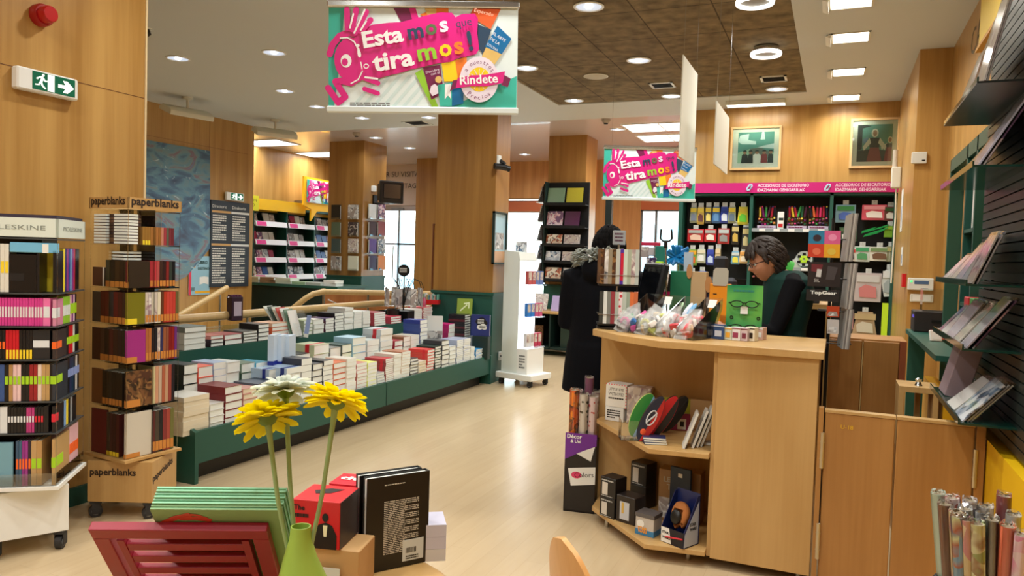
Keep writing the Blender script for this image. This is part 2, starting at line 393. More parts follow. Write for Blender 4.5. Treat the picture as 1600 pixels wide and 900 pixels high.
# unseen rows of downlights, added overhead to light the near half of the shop
for x in (-3.0, -1.8, -.6):
    for y in (-2.2, -.2, 1.4, 3.2):
        downlight(0, 0, 'round recessed downlight in the rows over the near half of the shop', 55, pos=(x, y), col=(1, .985, .93))
for y in (5.2, 8.2):
    downlight(0, 0, 'round recessed downlight over the stairwell', 45, pos=(-6.4, y))
def ring(px, py, lab, power=30):
    p = at(px, py, z=H-.03)
    t = thing('ring_lamp', lab, 'ceiling light', (p[0], p[1], H), 0, 'surface ring lamps')
    MB().lathe([(.105, 0), (.11, -.015), (.105, -.03), (.075, -.03), (.07, -.01), (.07, 0)], 32).build('canopy', METAL, t, True)
    MB().lathe([(.13, -.04), (.134, -.055), (.13, -.07), (.108, -.07), (.104, -.055), (.108, -.04), (.13, -.04)], 36).build('glowing_ring', mat((250, 250, 245), .4, emit=2.2), t, True)
    MB().lathe([(.104, -.045), (.104, -.05), (0, -.052)], 28).build('centre_plate', mat((150, 146, 136), .5), t, True)
    disk_lamp(t, (0, 0, -.1), power, .22)
ring(1180, -2, 'glowing ring lamp on the brown ceiling at the top edge'); ring(1197, 80, 'glowing ring lamp on the brown ceiling left of the square lights')
# square recessed fixtures along the right
for i, (px, py) in enumerate(((1330, 2), (1329, 58), (1326, 112), (1322, 152))):
    p = at(px, py, z=H)
    t = thing('square_light', ['topmost', 'second from the top', 'third from the top', 'lowest'][i]+' of the four square recessed lights along the right ceiling', 'ceiling light', (p.x, p.y, H), 0, 'square recessed lights')
    f = MB(); a = .135; c = .15
    for q in ((-c, c, -c, -a), (-c, c, a, c), (-c, -a, -c, c), (a, c, -c, c)): f.box(q[0], q[1], q[2], q[3], -.008, 0)
    f.build('frame', OFFW, t)
    MB().box(-a, a, -a, a, -.003, -.001).build('diffuser', mat((255, 252, 240), .4, emit=6), t)
    MB().prism([(-.15, -.002), (-.15, -.035), (-.19, -.02)], -.14, .14, 'y').build('flap', WHITE, t)
    disk_lamp(t, (0, 0, -.02), 42, .26, (1, .96, .87), shape='SQUARE')
for y in (1.5, 3.0, 4.5):  # added out of view, more square lights for the near end
    t = thing('square_light', 'square recessed light of the right row, overhead of the near shelves', 'ceiling light', (.03, y, H), 0, 'square recessed lights overhead')
    MB().box(-.15, .15, -.15, .15, -.006, 0).build('frame', OFFW, t)
    MB().box(-.135, .135, -.135, .135, -.009, -.006).build('diffuser', mat((255, 252, 240), .4, emit=6), t)
    disk_lamp(t, (0, 0, -.02), 40, .26, (1, .96, .87), shape='SQUARE')
p = at(1181, 160, z=H-.02)
t = thing('wall_washer', 'long white strip light over the picture of people by a white building', 'ceiling light', (p.x, p.y, H))
MB().rbox(-.33, .33, -.07, .07, -.05, 0, .006).build('housing', OFFW, t); MB().box(-.32, .32, -.05, .06, -.056, -.05).build('diffuser', mat((255, 248, 225), .4, emit=6), t)
disk_lamp(t, (0, .03, -.07), 16, .6, (1, .92, .76), rot=(R(25), 0, 0), shape='RECTANGLE', sy=.1)
# long recessed lights in the lacquered ceiling
for i, (px, py, w, lab) in enumerate(((418, 223, .9, 'long bright recessed panel over the left end of the white bookcase'), (505, 241, .9, 'long bright recessed panel in front of the left column'),
                     (1035, 198, 1.0, 'large bright recessed panel behind the hanging white cards'), (1048, 215, .9, 'bright recessed panel above the small hanging banner'))):
    p = at(px, py, z=H)
    t = thing('recessed_panel', lab, 'ceiling light', (p.x, p.y, H), 0)
    f = MB().box(-w/2-.03, w/2+.03, -.33, -.3, -.012, 0).box(-w/2-.03, w/2+.03, .3, .33, -.012, 0).box(-w/2-.03, -w/2, -.3, .3, -.012, 0).box(w/2, w/2+.03, -.3, .3, -.012, 0).box(-.012, .012, -.3, .3, -.01, 0)
    f.build('frame', WHITE, t); MB().box(-w/2, w/2, -.3, .3, -.004, -.002).build('diffuser', mat((240, 246, 255), .4, emit=5), t)
    disk_lamp(t, (0, 0, -.03), 75, w, (.93, .96, 1), shape='RECTANGLE', sy=.55)
# vents, speakers, detectors
def vent(px, py, lab, s=.15, zz=H):
    p = at(px, py, z=zz)
    t = thing('air_vent', lab, 'vent', (p.x, p.y, zz))
    f = MB()
    for q in ((-s, s, -s, -s+.025), (-s, s, s-.025, s), (-s, -s+.025, -s, s), (s-.025, s, -s, s)): f.box(q[0], q[1], q[2], q[3], -.008, .002)
    f.build('frame', WHITE, t); g2 = MB().box(-s+.02, s-.02, -s+.02, s-.02, -.0005, .003)
    g2.build('backing', BLACK, t); l = MB()
    for i in range(7): l.box(-s+.025, s-.025, -s+.035+i*.036, -s+.042+i*.036, -.006, -.001)
    l.build('louvres', RUB, t)
vent(1035, 133, 'square air vent in the brown ceiling beside the white cards', .13, H+.01); vent(1209, 123, 'square air vent in the far right part of the brown ceiling', .13, H+.01)
vent(652, 192, 'dark air vent in the white ceiling under the big banner', .17); vent(1075, 230, 'air vent in the glossy ceiling over the small banner', .15)
p = at(931, 120, z=H); t = thing('ceiling_speaker', 'flat round beige speaker in the brown ceiling', 'speaker', (p.x, p.y, H+.01))
MB().lathe([(.12, 0), (.12, -.012), (.105, -.016), (0, -.018)], 28).build('grille', mat((196, 190, 172), .6), t, True); MB().lathe([(.125, .0), (.13, -.008), (.12, -.012)], 28).build('rim', OFFW, t, True)
for px, py, lab in ((947, 186, 'smoke detector on the glossy ceiling right of the right column'), (557, 207, 'smoke detector on the glossy ceiling above the left column')):
    p = at(px, py, z=H); t = thing('smoke_detector', lab, 'smoke detector', (p.x, p.y, H))
    MB().lathe([(.06, 0), (.062, -.02), (.045, -.05), (.02, -.06), (0, -.06)], 20).build('housing', mat((170, 160, 150), .5), t, True)
    MB().lathe([(.03, -.056), (.028, -.07), (0, -.072)], 16).build('sensor', RUB, t, True)
def flood(px, py, lab, rz, tilt=R(20)):
    p = at(px, py, z=H)
    t = thing('floodlight', lab, 'floodlight', (p.x, p.y, H), rz)
    MB().lathe([(.07, 0), (.07, -.02), (.03, -.035), (0, -.035)], 20).build('mount', OFFW, t, True)
    MB().tube([(0, 0, -.03), (0, 0, -.15)], .016).build('stem', OFFW, t)
    m = MB(); m.M = Matrix.Translation((0, 0, -.2)) @ Matrix.Rotation(tilt, 4, 'X')
    m.prism([(-.14, -.03), (-.13, .03), (-.06, .055), (.08, .055), (.15, .01), (.15, -.03)], -.3, .3, 'x')
    m.build('housing', OFFW, t, bevel=.01)
    m = MB(); m.M = Matrix.Translation((0, 0, -.2)) @ Matrix.Rotation(tilt, 4, 'X'); m.box(-.27, .27, -.11, .12, -.034, -.03)
    m.build('lens', mat((60, 66, 70), .15), t)
flood(293, 152, 'beige floodlight on a stem in front of the painting wall', R(78)); flood(430, 187, 'beige floodlight on a stem at the edge of the glossy ceiling', R(60))
p = at(228, 44, z=H); t = thing('spot_lamp', 'small dark pointed spot on the ceiling edge beside the left wall', 'spotlight', (p.x, p.y, H))  # sprinkler at the ceiling edge, gives no light
MB().lathe([(.05, 0), (.05, -.01), (0, -.012)], 16).build('mount', WHITE, t, True); MB().lathe([(.03, -.01), (.045, -.05), (.0, -.09)], 12).build('head', BLACK, t, True)
# ================================================================ books
A_WARM = art('print_warm', [(150, 40, 40), (220, 200, 170), (196, 96, 50), (90, 50, 40), (236, 226, 206)], 16)
A_COOL = art('print_cool', [(40, 70, 120), (210, 216, 222), (110, 140, 170), (60, 60, 80), (236, 236, 238)], 16)
A_PALE = art('print_pale', [(222, 218, 210), (180, 170, 170), (240, 236, 230), (150, 120, 130), (206, 196, 186)], 18)
A_DARK = art('print_dark', [(30, 30, 36), (90, 80, 80), (20, 20, 24), (200, 190, 180), (60, 50, 60)], 16)
A_PINK = art('print_pink', [(210, 120, 160), (240, 220, 226), (170, 60, 110), (250, 240, 236), (120, 80, 120)], 18)
A_MIX = art('print_mixed', [(196, 60, 50), (240, 236, 228), (60, 110, 160), (230, 190, 60), (80, 130, 90), (40, 40, 50)], 16)
A_GREY = art('print_grey', [(120, 122, 126), (206, 206, 206), (70, 72, 78), (236, 236, 234), (160, 150, 146)], 14)
A_BROWN = art('print_brown', [(60, 40, 28), (120, 82, 50), (36, 26, 20), (150, 110, 66), (80, 50, 36)], 24)
ARTS = [A_WARM, A_COOL, A_PALE, A_DARK, A_PINK, A_MIX, A_GREY]
def book_mesh(L, Wd, t, cov, page=None, hard=False, band=None, spine='-x', curve=True):
    """book lying flat, centre at origin in x-y, base z=0. L along x, Wd along y, spine on one side"""
    m = MB(); c = .0028 if hard else .0012; o = .003 if hard else 0
    x0, x1, y0, y1 = -L/2, L/2, -Wd/2, Wd/2
    px0, px1, py0, py1 = x0+o, x1-o, y0+o, y1-o
    if spine == '-y': py0 = y0+c
    elif spine == '+y': py1 = y1-c
    elif spine == '-x': px0 = x0+c
    else: px1 = x1-c
    m.box(px0, px1, py0, py1, c, t-c, 1)
    m.box(x0, x1, y0, y1, 0, c, 0); m.box(x0, x1, y0, y1, t-c, t, 0)
    if spine == '-y': m.box(x0, x1, y0, y0+c, c, t-c, 0)
    elif spine == '+y': m.box(x0, x1, y1-c, y1, c, t-c, 0)
    elif spine == '-x': m.box(x0, x0+c, y0, y1, c, t-c, 0)
    else: m.box(x1-c, x1, y0, y1, c, t-c, 0)
    if band:
        b0, b1 = band[1], band[2]; e = .0006
        X0, X1 = x0+(x1-x0)*b0, x0+(x1-x0)*b1
        m.box(X0, X1, y0-e, y1+e, -e*.2, t+e, 2)
    return m
def flat_book(L, Wd, t, cov, page, loc, rz, label, group, hard=False, band=None, spine='-y', cat='book', name='book'):
    mats = [cov if not isinstance(cov, tuple) else mat(cov, .35), page] + ([mat(band[0], .4)] if band else [])
    o = book_mesh(L, Wd, t, cov, page, hard, band, spine).build(name, mats)
    place(o, loc, rz); return tag(o, label, cat, group)
def count_word(i, n):
    if n == 1: return 'single'
    if i == n-1: return 'topmost'
    if i == 0: return 'bottom'
    if i == n-2: return 'second from the top'
    return ORD[n-1-i]+' from the top'
def stack(px_l, px_r, xf, zb, ztop_px, n, cov, row, idx, page=PAGE, hard=False, band=None, L=.21, top=None, spine='-y', desc=None, jit=.004):
    a = at(px_l+1, 600, x=xf); b2 = at(px_r-1, 600, x=xf)
    # px -> y on the plane x=xf at the base height
    def yy(px):
        py = 600
        for _ in range(6):
            q = at(px, py, x=xf); py += (q.z-(zb+.1))*FPX/((q-CAM).dot(_F))
        return at(px, py, x=xf).y
    y0, y1 = yy(px_l+.5), yy(px_r-.5)
    wd = min(y1-y0, .2)
    yc = (y0+y1)/2
    zt = at((px_l+px_r)/2, ztop_px, x=xf).z
    t = max(.008, (zt-zb)/n)
    for i in range(n):
        c = cov
        if top is not None and i == n-1: c = top
        cn = cname(c) if isinstance(c, tuple) else 'patterned'
        flat_book(L, wd, t*.985, c, page, (xf-L/2+random.uniform(-jit, jit), yc+random.uniform(-.002, .002), zb+i*t), random.uniform(-.012, .012),
                  '%s book, %s, %s' % (cn, count_word(i, n), desc or '%s pile of the %s' % (ORD[idx], row)), 'books in the '+row, hard, band, spine)
    return yc, zb+n*t
# ---------------------------------------------------------------- the long green book platform
PX0, PXF, PY0, PY1, PZ, TX, TZ = -4.3, -3.54, 3.42, 7.72, .30, -4.2, .71
t = thing('display_platform', 'long low dark green stepped platform covered in piles of books', 'display platform', (0, 0, 0))
MB().box(TX, PXF-.03, PY0+.03, PY1-.03, .12, PZ).build('deck', GREEN, t)
m = MB().box(PXF-.03, PXF, PY0+.03, PY1-.03, .12, PZ+.02)
m.box(PXF-.001, PXF+.003, 5.56, 5.566, .12, PZ+.02, 1); m.build('front_panel', [GREEN, DGREEN], t)
MB().box(-4.55, TX, PY0+.03, PY1, .12, TZ).build('rear_step', GREEN, t)
MB().box(-4.5, PXF-.09, PY0+.1, PY1-.1, 0, .12).build('plinth', BLACK, t)  # shadow under the platform put into the black plinth colour
for y in (PY0, PY1-.03):
    MB().prism([(-4.55, 0), (PXF+.012, 0), (PXF+.012, PZ+.02), (TX+.02, PZ+.28), (TX-.02, TZ+.02), (-4.55, TZ+.02)], y, y+.03, 'y').build('end_panel', GREEN, t)
B = lambda *a: a
FRONT = [(285, 328, 618, 8, (232, 226, 206), (222, 222, 214)), (328, 351, 630, 4, (214, 214, 210), None), (351, 379, 603, 5, (120, 30, 34), (120, 24, 28)), (379, 402, 606, 6, (206, 150, 140), None),
         (402, 424, 598, 4, (40, 44, 56), (90, 96, 110)), (424, 446, 594, 4, (40, 50, 66), None), (446, 470, 574, 7, (176, 200, 224), None), (470, 487, 560, 7, (60, 62, 70), None), (487, 504, 568, 6, (70, 72, 76), None),
         (504, 520, 563, 8, (36, 40, 44), None), (520, 541, 566, 6, (214, 100, 56), (220, 110, 60)), (541, 556, 560, 9, (226, 222, 210), None), (557, 574, 567, 8, (206, 120, 110), None), (574, 589, 566, 7, (220, 230, 90), (226, 236, 110)),
         (589, 602, 582, 5, (190, 196, 200), None), (602, 615, 560, 13, (150, 60, 56), (190, 60, 70)), (615, 627, 553, 8, (230, 226, 214), None), (627, 641, 549, 10, (222, 196, 170), (190, 130, 100)), (641, 654, 560, 6, (48, 50, 54), None),
         (654, 667, 564, 5, (220, 214, 200), None), (667, 679, 546, 8, (206, 70, 60), (222, 60, 56)), (679, 690, 541, 9, (40, 60, 50), None), (690, 702, 532, 6, (60, 64, 70), None), (702, 713, 541, 5, (200, 206, 206), None),
         (713, 724, 531, 14, (170, 180, 206), None), (724, 735, 529, 13, (180, 186, 210), None), (735, 742, 542, 8, (224, 226, 222), None), (742, 758, 545, 9, (70, 160, 220), None), (758, 770, 526, 11, (210, 214, 220), (206, 214, 220))]
for i, (a, b2, zt, n, c, tp) in enumerate(FRONT):
    hard = n <= 6 or i in (20, 21)
    band = ((210, 40, 50), .72, .86) if i in (15, 20) else ((30, 50, 130), .74, .9) if i == 6 else None
    stack(a, b2, PXF-.025-random.uniform(0, .012), PZ, zt, n, c, 'front row, green platform', i, PAGE if i not in (0, 3, 19) else PAGEC, hard, band, .215 if i != 2 else .235, tp)
MID = [(286, 309, 569, 6, (24, 40, 44), None), (309, 333, 572, 5, (236, 110, 90), (240, 112, 92)), (333, 354, 566, 8, (170, 190, 220), None), (354, 375, 565, 5, (214, 220, 220), None), (376, 399, 567, 5, (60, 90, 70), (120, 140, 120)),
       (399, 419, 566, 7, (226, 150, 90), (70, 160, 190)), (455, 488, 553, 4, (30, 30, 36), None), (488, 515, 538, 5, (196, 206, 170), None), (515, 533, 543, 4, (150, 150, 146), None), (533, 549, 538, 5, (70, 90, 84), None),
       (550, 572, 527, 6, (170, 206, 230), (176, 214, 236)), (573, 592, 531, 7, (200, 210, 210), None), (592, 614, 514, 8, (206, 216, 222), None), (615, 629, 532, 6, (170, 40, 60), None), (629, 641, 526, 7, (44, 44, 48), (150, 110, 80)),
       (641, 655, 524, 8, (212, 206, 190), None), (655, 667, 500, 12, (60, 80, 150), (44, 60, 150))]
for i, (a, b2, zt, n, c, tp) in enumerate(MID):
    band = ((206, 40, 50), .55, .75) if i in (7, 12) else None
    stack(a, b2, -3.80-random.uniform(0, .02), PZ, zt, n, c, 'middle row, green platform', i, PAGE, n <= 6, band, .2, tp)
stack(690, 722, -3.9, PZ, 506, 8, (214, 60, 130), 'right end of the middle row', 0, PAGE, False, None, .2, (220, 40, 130), desc='pink-topped pile at the right end of the middle row')
stack(694, 712, -4.0, PZ, 522, 7, (224, 90, 70), 'right end of the middle row', 0, desc='low red and white pile beside the standing photo book')
REAR = [(284, 327, 510, 4, (210, 214, 210), (120, 130, 126)), (329, 350, 524, 3, (40, 20, 30), (196, 120, 110)), (351, 379, 522, 2, (60, 40, 44), (170, 90, 90)), (380, 403, 517, 4, (90, 90, 84), None), (403, 421, 506, 4, (30, 30, 34), (30, 30, 34)),
        (422, 453, 504, 4, (222, 100, 60), (226, 180, 150)), (474, 489, 500, 4, (150, 170, 120), None), (490, 507, 499, 3, (220, 222, 216), None), (508, 522, 497, 5, (90, 40, 60), (70, 40, 90)), (523, 537, 489, 6, (22, 24, 34), (22, 24, 34)),
        (538, 552, 481, 7, (224, 226, 224), None), (553, 566, 487, 6, (214, 220, 216), None), (567, 579, 486, 5, (220, 224, 220), None), (580, 607, 488, 6, (170, 60, 70), None), (608, 630, 494, 3, (190, 60, 80), (196, 60, 80)), (646, 660, 483, 6, (220, 214, 206), None), (661, 676, 480, 7, (196, 60, 70), None)]
for i, (a, b2, zt, n, c, tp) in enumerate(REAR):
    stack(a, b2, TX-.015, TZ+.001, zt, n, c, 'back row, green platform', i, PAGE, n <= 4, None, .2, tp)
# books standing upright on the platform
def standing(px_l, px_r, py_t, py_b, xf, cov, label, cat='book', th=.03, page=PAGE, lean=0, rz=R(38), name='book', band=None, face=None, yf=None):
    c = at((px_l+px_r)/2, py_b, x=xf, y=yf); tp = at((px_l+px_r)/2, py_t, x=xf, y=yf)
    dep = (c-CAM).dot(_F); w = (px_r-px_l)/FPX*dep/math.cos(abs(rz-YAW)*.7); h = tp.z-c.z
    t = thing(name, label, cat, c, 0, rot=(-lean, 0, rz))
    t.rotation_mode = 'XYZ'
    m = MB(); m.box(-w/2, w/2, 0, .0025, 0, h, 0); m.box(-w/2, w/2, th-.0025, th, 0, h, 0); m.box(-w/2, -w/2+.003, 0, th, 0, h, 0)
    m.build('cover', cov if not isinstance(cov, tuple) else mat(cov, .35), t)
    MB().box(-w/2+.003, w/2-.004, .0025, th-.0025, .003, h-.003).build('page_block', page, t)
    if face: face(t, w, h)
    return t, w, h
for i in range(3):
    c = at(428+i*12, 574, x=-3.78)
    o = MB().box(-.022, .022, -.07, .07, 0, .245, 0).box(-.0225, .0225, -.0705, .0705, 0, .055, 1).build('book', [mat((196, 214, 232), .4), mat((24, 44, 140), .4)])
    place(o, (c.x, c.y, c.z), R(20)); tag(o, 'pale blue upright book with a navy foot, %s of three on the platform' % ['left', 'middle', 'right'][i], 'book', 'three pale blue upright books')
stack(417, 451, -3.66, PZ, 575, 4, (176, 200, 224), 'pale blue pile', 0, PAGE, True, ((24, 44, 140), .7, .85), .2, desc='pale blue pile under the three upright books')
def whitebook(t, w, h):
    MB().box(-w/2+.002, w/2-.002, -.0006, 0, 0, h*.42).build('cover_picture', A_GREY, t)
standing(667, 691, 494, 534, -3.86, (226, 230, 230), 'white book with a grey photo along its foot, standing upright on the platform', face=whitebook)
def arrow(t, w, h):
    m = MB(); s = w
    m.add([(-.3*s, -.001, .3*h), (-.24*s, -.001, .24*h), (.2*s, -.001, .62*h), (.14*s, -.001, .68*h)], [(0, 1, 2, 3)])
    m.add([(-.05*s, -.001, .74*h), (.32*s, -.001, .8*h), (.32*s, -.001, .42*h), (.24*s, -.001, .42*h), (.24*s, -.001, .7*h), (-.05*s, -.001, .66*h)], [(0, 1, 2, 3, 4, 5)])
    m.build('arrow_picture', mat((226, 236, 190), .5), t)
standing(713, 737, 466, 493, None, (134, 158, 44), 'green book with a pale diagonal arrow leaning on the dark pile by the column', lean=R(14), face=arrow, rz=R(20), yf=7.62)
for i in range(18):
    c = at(716, 531, y=7.56)
    flat_book(.2, .17, .0255, (34, 32, 38) if i % 3 else (90, 40, 46), PAGE, (c.x, 7.58, PZ+.001+i*.0268), R(4), 'dark spiral-bound book, %s in the pile under the arrow book' % count_word(i, 18), 'dark pile under the arrow book', True)
def splash(t, w, h):
    m = MB()
    for cx, cz, r, k in ((-.06, .68, .2, 0), (.08, .74, .2, 0), (.2, .62, .18, 0), (0, .6, .2, 0), (-.02, .42, .16, 1), (.14, .46, .18, 1), (.22, .4, .13, 1)):
        m.add([(cx*w+r*w*math.cos(q*math.pi/10), -.001-.0004*k, cz*h+r*w*.8*math.sin(q*math.pi/10)) for q in range(20)], [list(range(20))], k)
    m.greek(-.14*w, .22*w, .58*h, .8*h, 4, -.002, 1); m.greek(-.04*w, .26*w, .38*h, .48*h, 2, -.002, 0)
    m.build('cover_picture', [mat((14, 16, 24), .5), WHITE], t)
c = at(750, 525, y=7.55); o = MB().rbox(-.09, .09, -.06, .06, 0, c.z-PZ-.002, .003).build('display_riser', DGREEN); place(o, (c.x, c.y+.04, PZ), R(10)); tag(o, 'dark green riser block under the navy splash book at the column', 'riser')
standing(735, 765, 492, 525, None, (36, 50, 120), 'navy blue book with black and white splash shapes, far end of the platform', face=splash, rz=R(14), th=.045, yf=7.55)
# magazine rack holding leaning brochures, on the rear step
c = at(452, 521, x=-4.25)
t = thing('brochure_rack', 'clear acrylic rack on the back step of the platform', 'rack', (c.x, c.y, TZ+.001), R(10))
MB().box(-.09, .13, -.05, -.046, 0, .12).build('front_panel', ACR, t); MB().box(-.09, .13, .05, .054, 0, .22).build('back_panel', ACR, t); MB().box(-.09, .13, -.05, .054, 0, .004).build('base', ACR, t)
for i in range(7):
    o = MB(); o.M = Matrix.Rotation(-R(36-3.2*i), 4, 'Y'); o.box(-.003, .003, -.07, .07, 0, .30-.012*i, 0).box(-.002, .002, -.068, .072, .003, .297-.012*i, 1)
    cc = [(226, 232, 224), (60, 80, 70), (210, 220, 206), (200, 80, 70), (230, 236, 230), (120, 150, 130), (236, 238, 236)][i]
    o = o.build('magazine', [mat(cc, .35), PAGE]); place(o, (c.x-.04+.022*i, c.y, TZ+.008), R(10)); tag(o, '%s magazine, %s from the left, fanned out in the acrylic rack' % (cname(cc), ORD[i]), 'magazine', 'magazines in the acrylic rack')
o = MB().box(-.018, .018, -.003, .003, 0, .19).box(-.0185, .0185, -.0035, .0035, 0, .03, 1).build('bookmark', [mat((150, 170, 220), .3), WHITE])
place(o, (c.x+.15, c.y+.03, TZ+.001), 0, rot=(0, R(8), R(24))); tag(o, 'blue bookmark standing upright to the right of the magazine rack', 'bookmark')
# small wire card stand with a round sign
c = at(630, 497, x=-4.3)
t = thing('bookmark_stand', 'black wire stand with drooping bookmark loops and a round black sign', 'display stand', (c.x, c.y, TZ+.001))
MB().rbox(-.1, .1, -.07, .07, 0, .115, .004).build('base', BLACK, t)
MB().tube([(0, 0, .1), (0, 0, .38), (0, 0, .5)], .008).build('stem', BLACK, t)
for k in range(8):
    q = k*math.pi/4+.3; r = .2
    MB().tube([(0, 0, .14), (r*.25*math.cos(q), r*.25*math.sin(q), .36), (r*.6*math.cos(q), r*.6*math.sin(q), .46), (r*.95*math.cos(q), r*.95*math.sin(q), .43), (r*1.1*math.cos(q), r*1.1*math.sin(q), .36)], .004, 5).build('wire_arm', MAG if k == 9 else BLACK, t)
    m = MB(); m.M = Matrix.Translation((r*1.0*math.cos(q), r*1.0*math.sin(q), .2)) @ Matrix.Rotation(q, 4, 'Z'); m.box(-.004, .004, -.035, .035, -.04, .16)
    m.build('card_pack', A_GREY, t)
m = MB(); m.M = Matrix.Translation((0, -.01, .55)) @ Matrix.Rotation(R(15), 4, 'Z') @ Matrix.Rotation(R(90), 4, 'X'); m.lathe([(0, .004), (.062, .004), (.066, 0), (.062, -.004), (0, -.004)], 28)
m.build('round_sign', BLACK, t, True)
m = MB(); m.M = Matrix.Translation((0, -.016, .55)) @ Matrix.Rotation(R(15), 4, 'Z'); m.greek(-.045, .045, -.022, .03, 3, 0)
m.build('lettering', WHITE, t)
c = at(673, 480, x=-4.3)
t = thing('card_box', 'small red open box of upright multicoloured cards beside the round black sign', 'box', (c.x, c.y, TZ+.16), R(15))
MB().box(-.14, .1, -.05, .05, 0, .05).build('tray', RED, t)
m = MB()
for i in range(14): m.box(-.09+i*.013, -.082+i*.013, -.045, .045, .02, .11+.01*math.sin(i), i % 4)
m.build('card_row', [A_MIX, mat((120, 190, 170), .5), A_COOL, mat((226, 196, 170), .5)], t)
o = MB().lathe([(0, 0), (.022, 0), (.024, .01), (.022, .07), (.012, .085), (.01, .1), (0, .1)], 16).build('glue_bottle', [mat((190, 90, 120), .3)], None, True)
place(o, (c.x-.02, c.y-.12, TZ+.14)); tag(o, 'small pink and white bottle in front of the red card box', 'bottle')
o = MB().lathe([(0, 0), (.06, 0), (.068, .14), (.062, .14), (.058, .01), (0, .01)], 20).build('pen_pot', BLACK, None, True)
c = at(614, 494, x=-4.32); place(o, (c.x, c.y, TZ+.001)); tag(o, 'dark round metal pot left of the black wire stand', 'pot')
m = MB().lathe([(.0, 0), (.07, 0), (.085, .02), (.085, .16), (.075, .16), (.075, .03), (0, .03)], 20)
# ---------------------------------------------------------------- stair rails and low partitions
RX = -4.68
t = thing('stair_rail', 'long round light wooden handrail running behind the book platform', 'handrail')
MB().tube([(RX, 3.7, .88), (RX, 7.62, .88)], .036, 14).build('handrail', RAILW, t, True)
for y in (3.9, 5.1, 6.3, 7.5): MB().tube([(RX, y, 0), (RX, y, .87)], .012).build('post', METAL, t)
MB().box(RX-.004, RX+.004, 3.8, 7.55, .08, .8).build('glass_panel', GLASS, t)
t = thing('stair_rail', 'slanting wooden stair rail rising against the wall below the directory board', 'handrail')
MB().tube([(-7.0, 6.3, .55), (-7.0, 7.27, .95)], .034, 12).build('handrail', RAILW, t, True)
MB().tube([(-7.0, 6.4, 0), (-7.0, 6.4, .58)], .012).build('post', METAL, t); MB().tube([(-7.0, 7.15, 0), (-7.0, 7.15, .9)], .012).build('post', METAL, t)
t = thing('stair_rail', 'bent light wooden rail with metal posts at the far side of the stairwell', 'handrail')
MB().tube([at(455, 484, x=-5.9), at(478, 466, x=-5.75), at(490, 459, x=-5.68), at(506, 456, x=-5.6), at(560, 457, x=-5.35), at(620, 458, x=-5.08), at(676, 459, x=-4.85)], .034, 12).build('handrail', RAILW, t, True)
for px, x in ((506, -5.6), (575, -5.28), (650, -4.95)):
    q = at(px, 460, x=x); MB().tube([(q.x, q.y, 0), (q.x, q.y, q.z)], .014).build('post', METAL, t)
a, b2 = at(512, 478, x=-5.58), at(672, 478, x=-4.87)
MB().tube([a, b2], .007).build('tension_rod', METAL, t)
a, b2 = at(512, 468, x=-5.58), at(560, 490, x=-5.35); MB().tube([a, b2], .007).build('tension_rod', METAL, t)
t = thing('stair_partition', 'low brown wooden partition behind the bent stair rail', 'partition')
a, b2 = at(505, 470, x=-6.2), at(690, 470, x=-5.1)
q = (b2-a).normalized()
m = MB().add([(a.x, a.y, 0), (b2.x, b2.y, 0), (b2.x-q.y*.06, b2.y+q.x*.06, 0), (a.x-q.y*.06, a.y+q.x*.06, 0)]+[(p_[0], p_[1], .93) for p_ in ((a.x, a.y), (b2.x, b2.y), (b2.x-q.y*.06, b2.y+q.x*.06), (a.x-q.y*.06, a.y+q.x*.06))],
       [(0, 1, 5, 4), (1, 2, 6, 5), (2, 3, 7, 6), (3, 0, 4, 7), (4, 5, 6, 7), (3, 2, 1, 0)])
m.build('panel', wood('dark_veneer', (140, 86, 44), (168, 108, 60), .4), t)
MB().box(-.02, .02, -.02, .02, 0, .02).build('cap', RAILW, t).location = (a.x, a.y, .93)
# far low table of books in front of the left column
t = thing('low_table', 'far green table with flat books at the foot of the left column', 'table', (-8.0, 9.9, 0))
MB().box(-.9, 1.0, -.35, .5, .86, .9).build('table_top', GREEN, t); MB().box(-.85, .95, -.3, .45, 0, .86).build('base', DGREEN, t)
for i, (x, w, c, n) in enumerate(((-.75, .3, (206, 200, 170), 2), (-.42, .3, (150, 120, 90), 2), (-.1, .3, (214, 220, 200), 2), (.2, .25, (160, 190, 150), 1), (.5, .3, (196, 200, 190), 1), (.8, .22, (230, 230, 226), 2))):
    for k in range(n):
        flat_book(w, .22, .045, c, PAGE, (-8.0+x, 9.72, .901+k*.046), random.uniform(-.1, .1), '%s book on the far green table, %s pile from the left, %s' % (cname(c), ORD[i], count_word(k, n)), 'flat books on the far table', True)
# black hanging bag on the rail
c = at(363, 462, x=RX+.02)
t = thing('notebook_display', 'small dark purple hanging rack of notebooks on the wooden rail', 'rack', (RX+.05, c.y, .84), R(70))
MB().rbox(-.05, .05, -.045, .045, 0, .2, .003).build('body', mat((44, 22, 48), .4), t)
MB().box(-.03, .035, -.048, -.045, .04, .16).build('label_plate', mat((190, 180, 200), .4), t)
m = MB()
for i in range(4): m.box(-.045+.024*i, -.03+.024*i, -.03, .04, .2, .215)
m.build('notebook_edges', mat((90, 30, 80), .4), t)
MB().tube([(-.08, 0, .195), (.06, 0, .2)], .003, 6).build('hook', METAL, t)
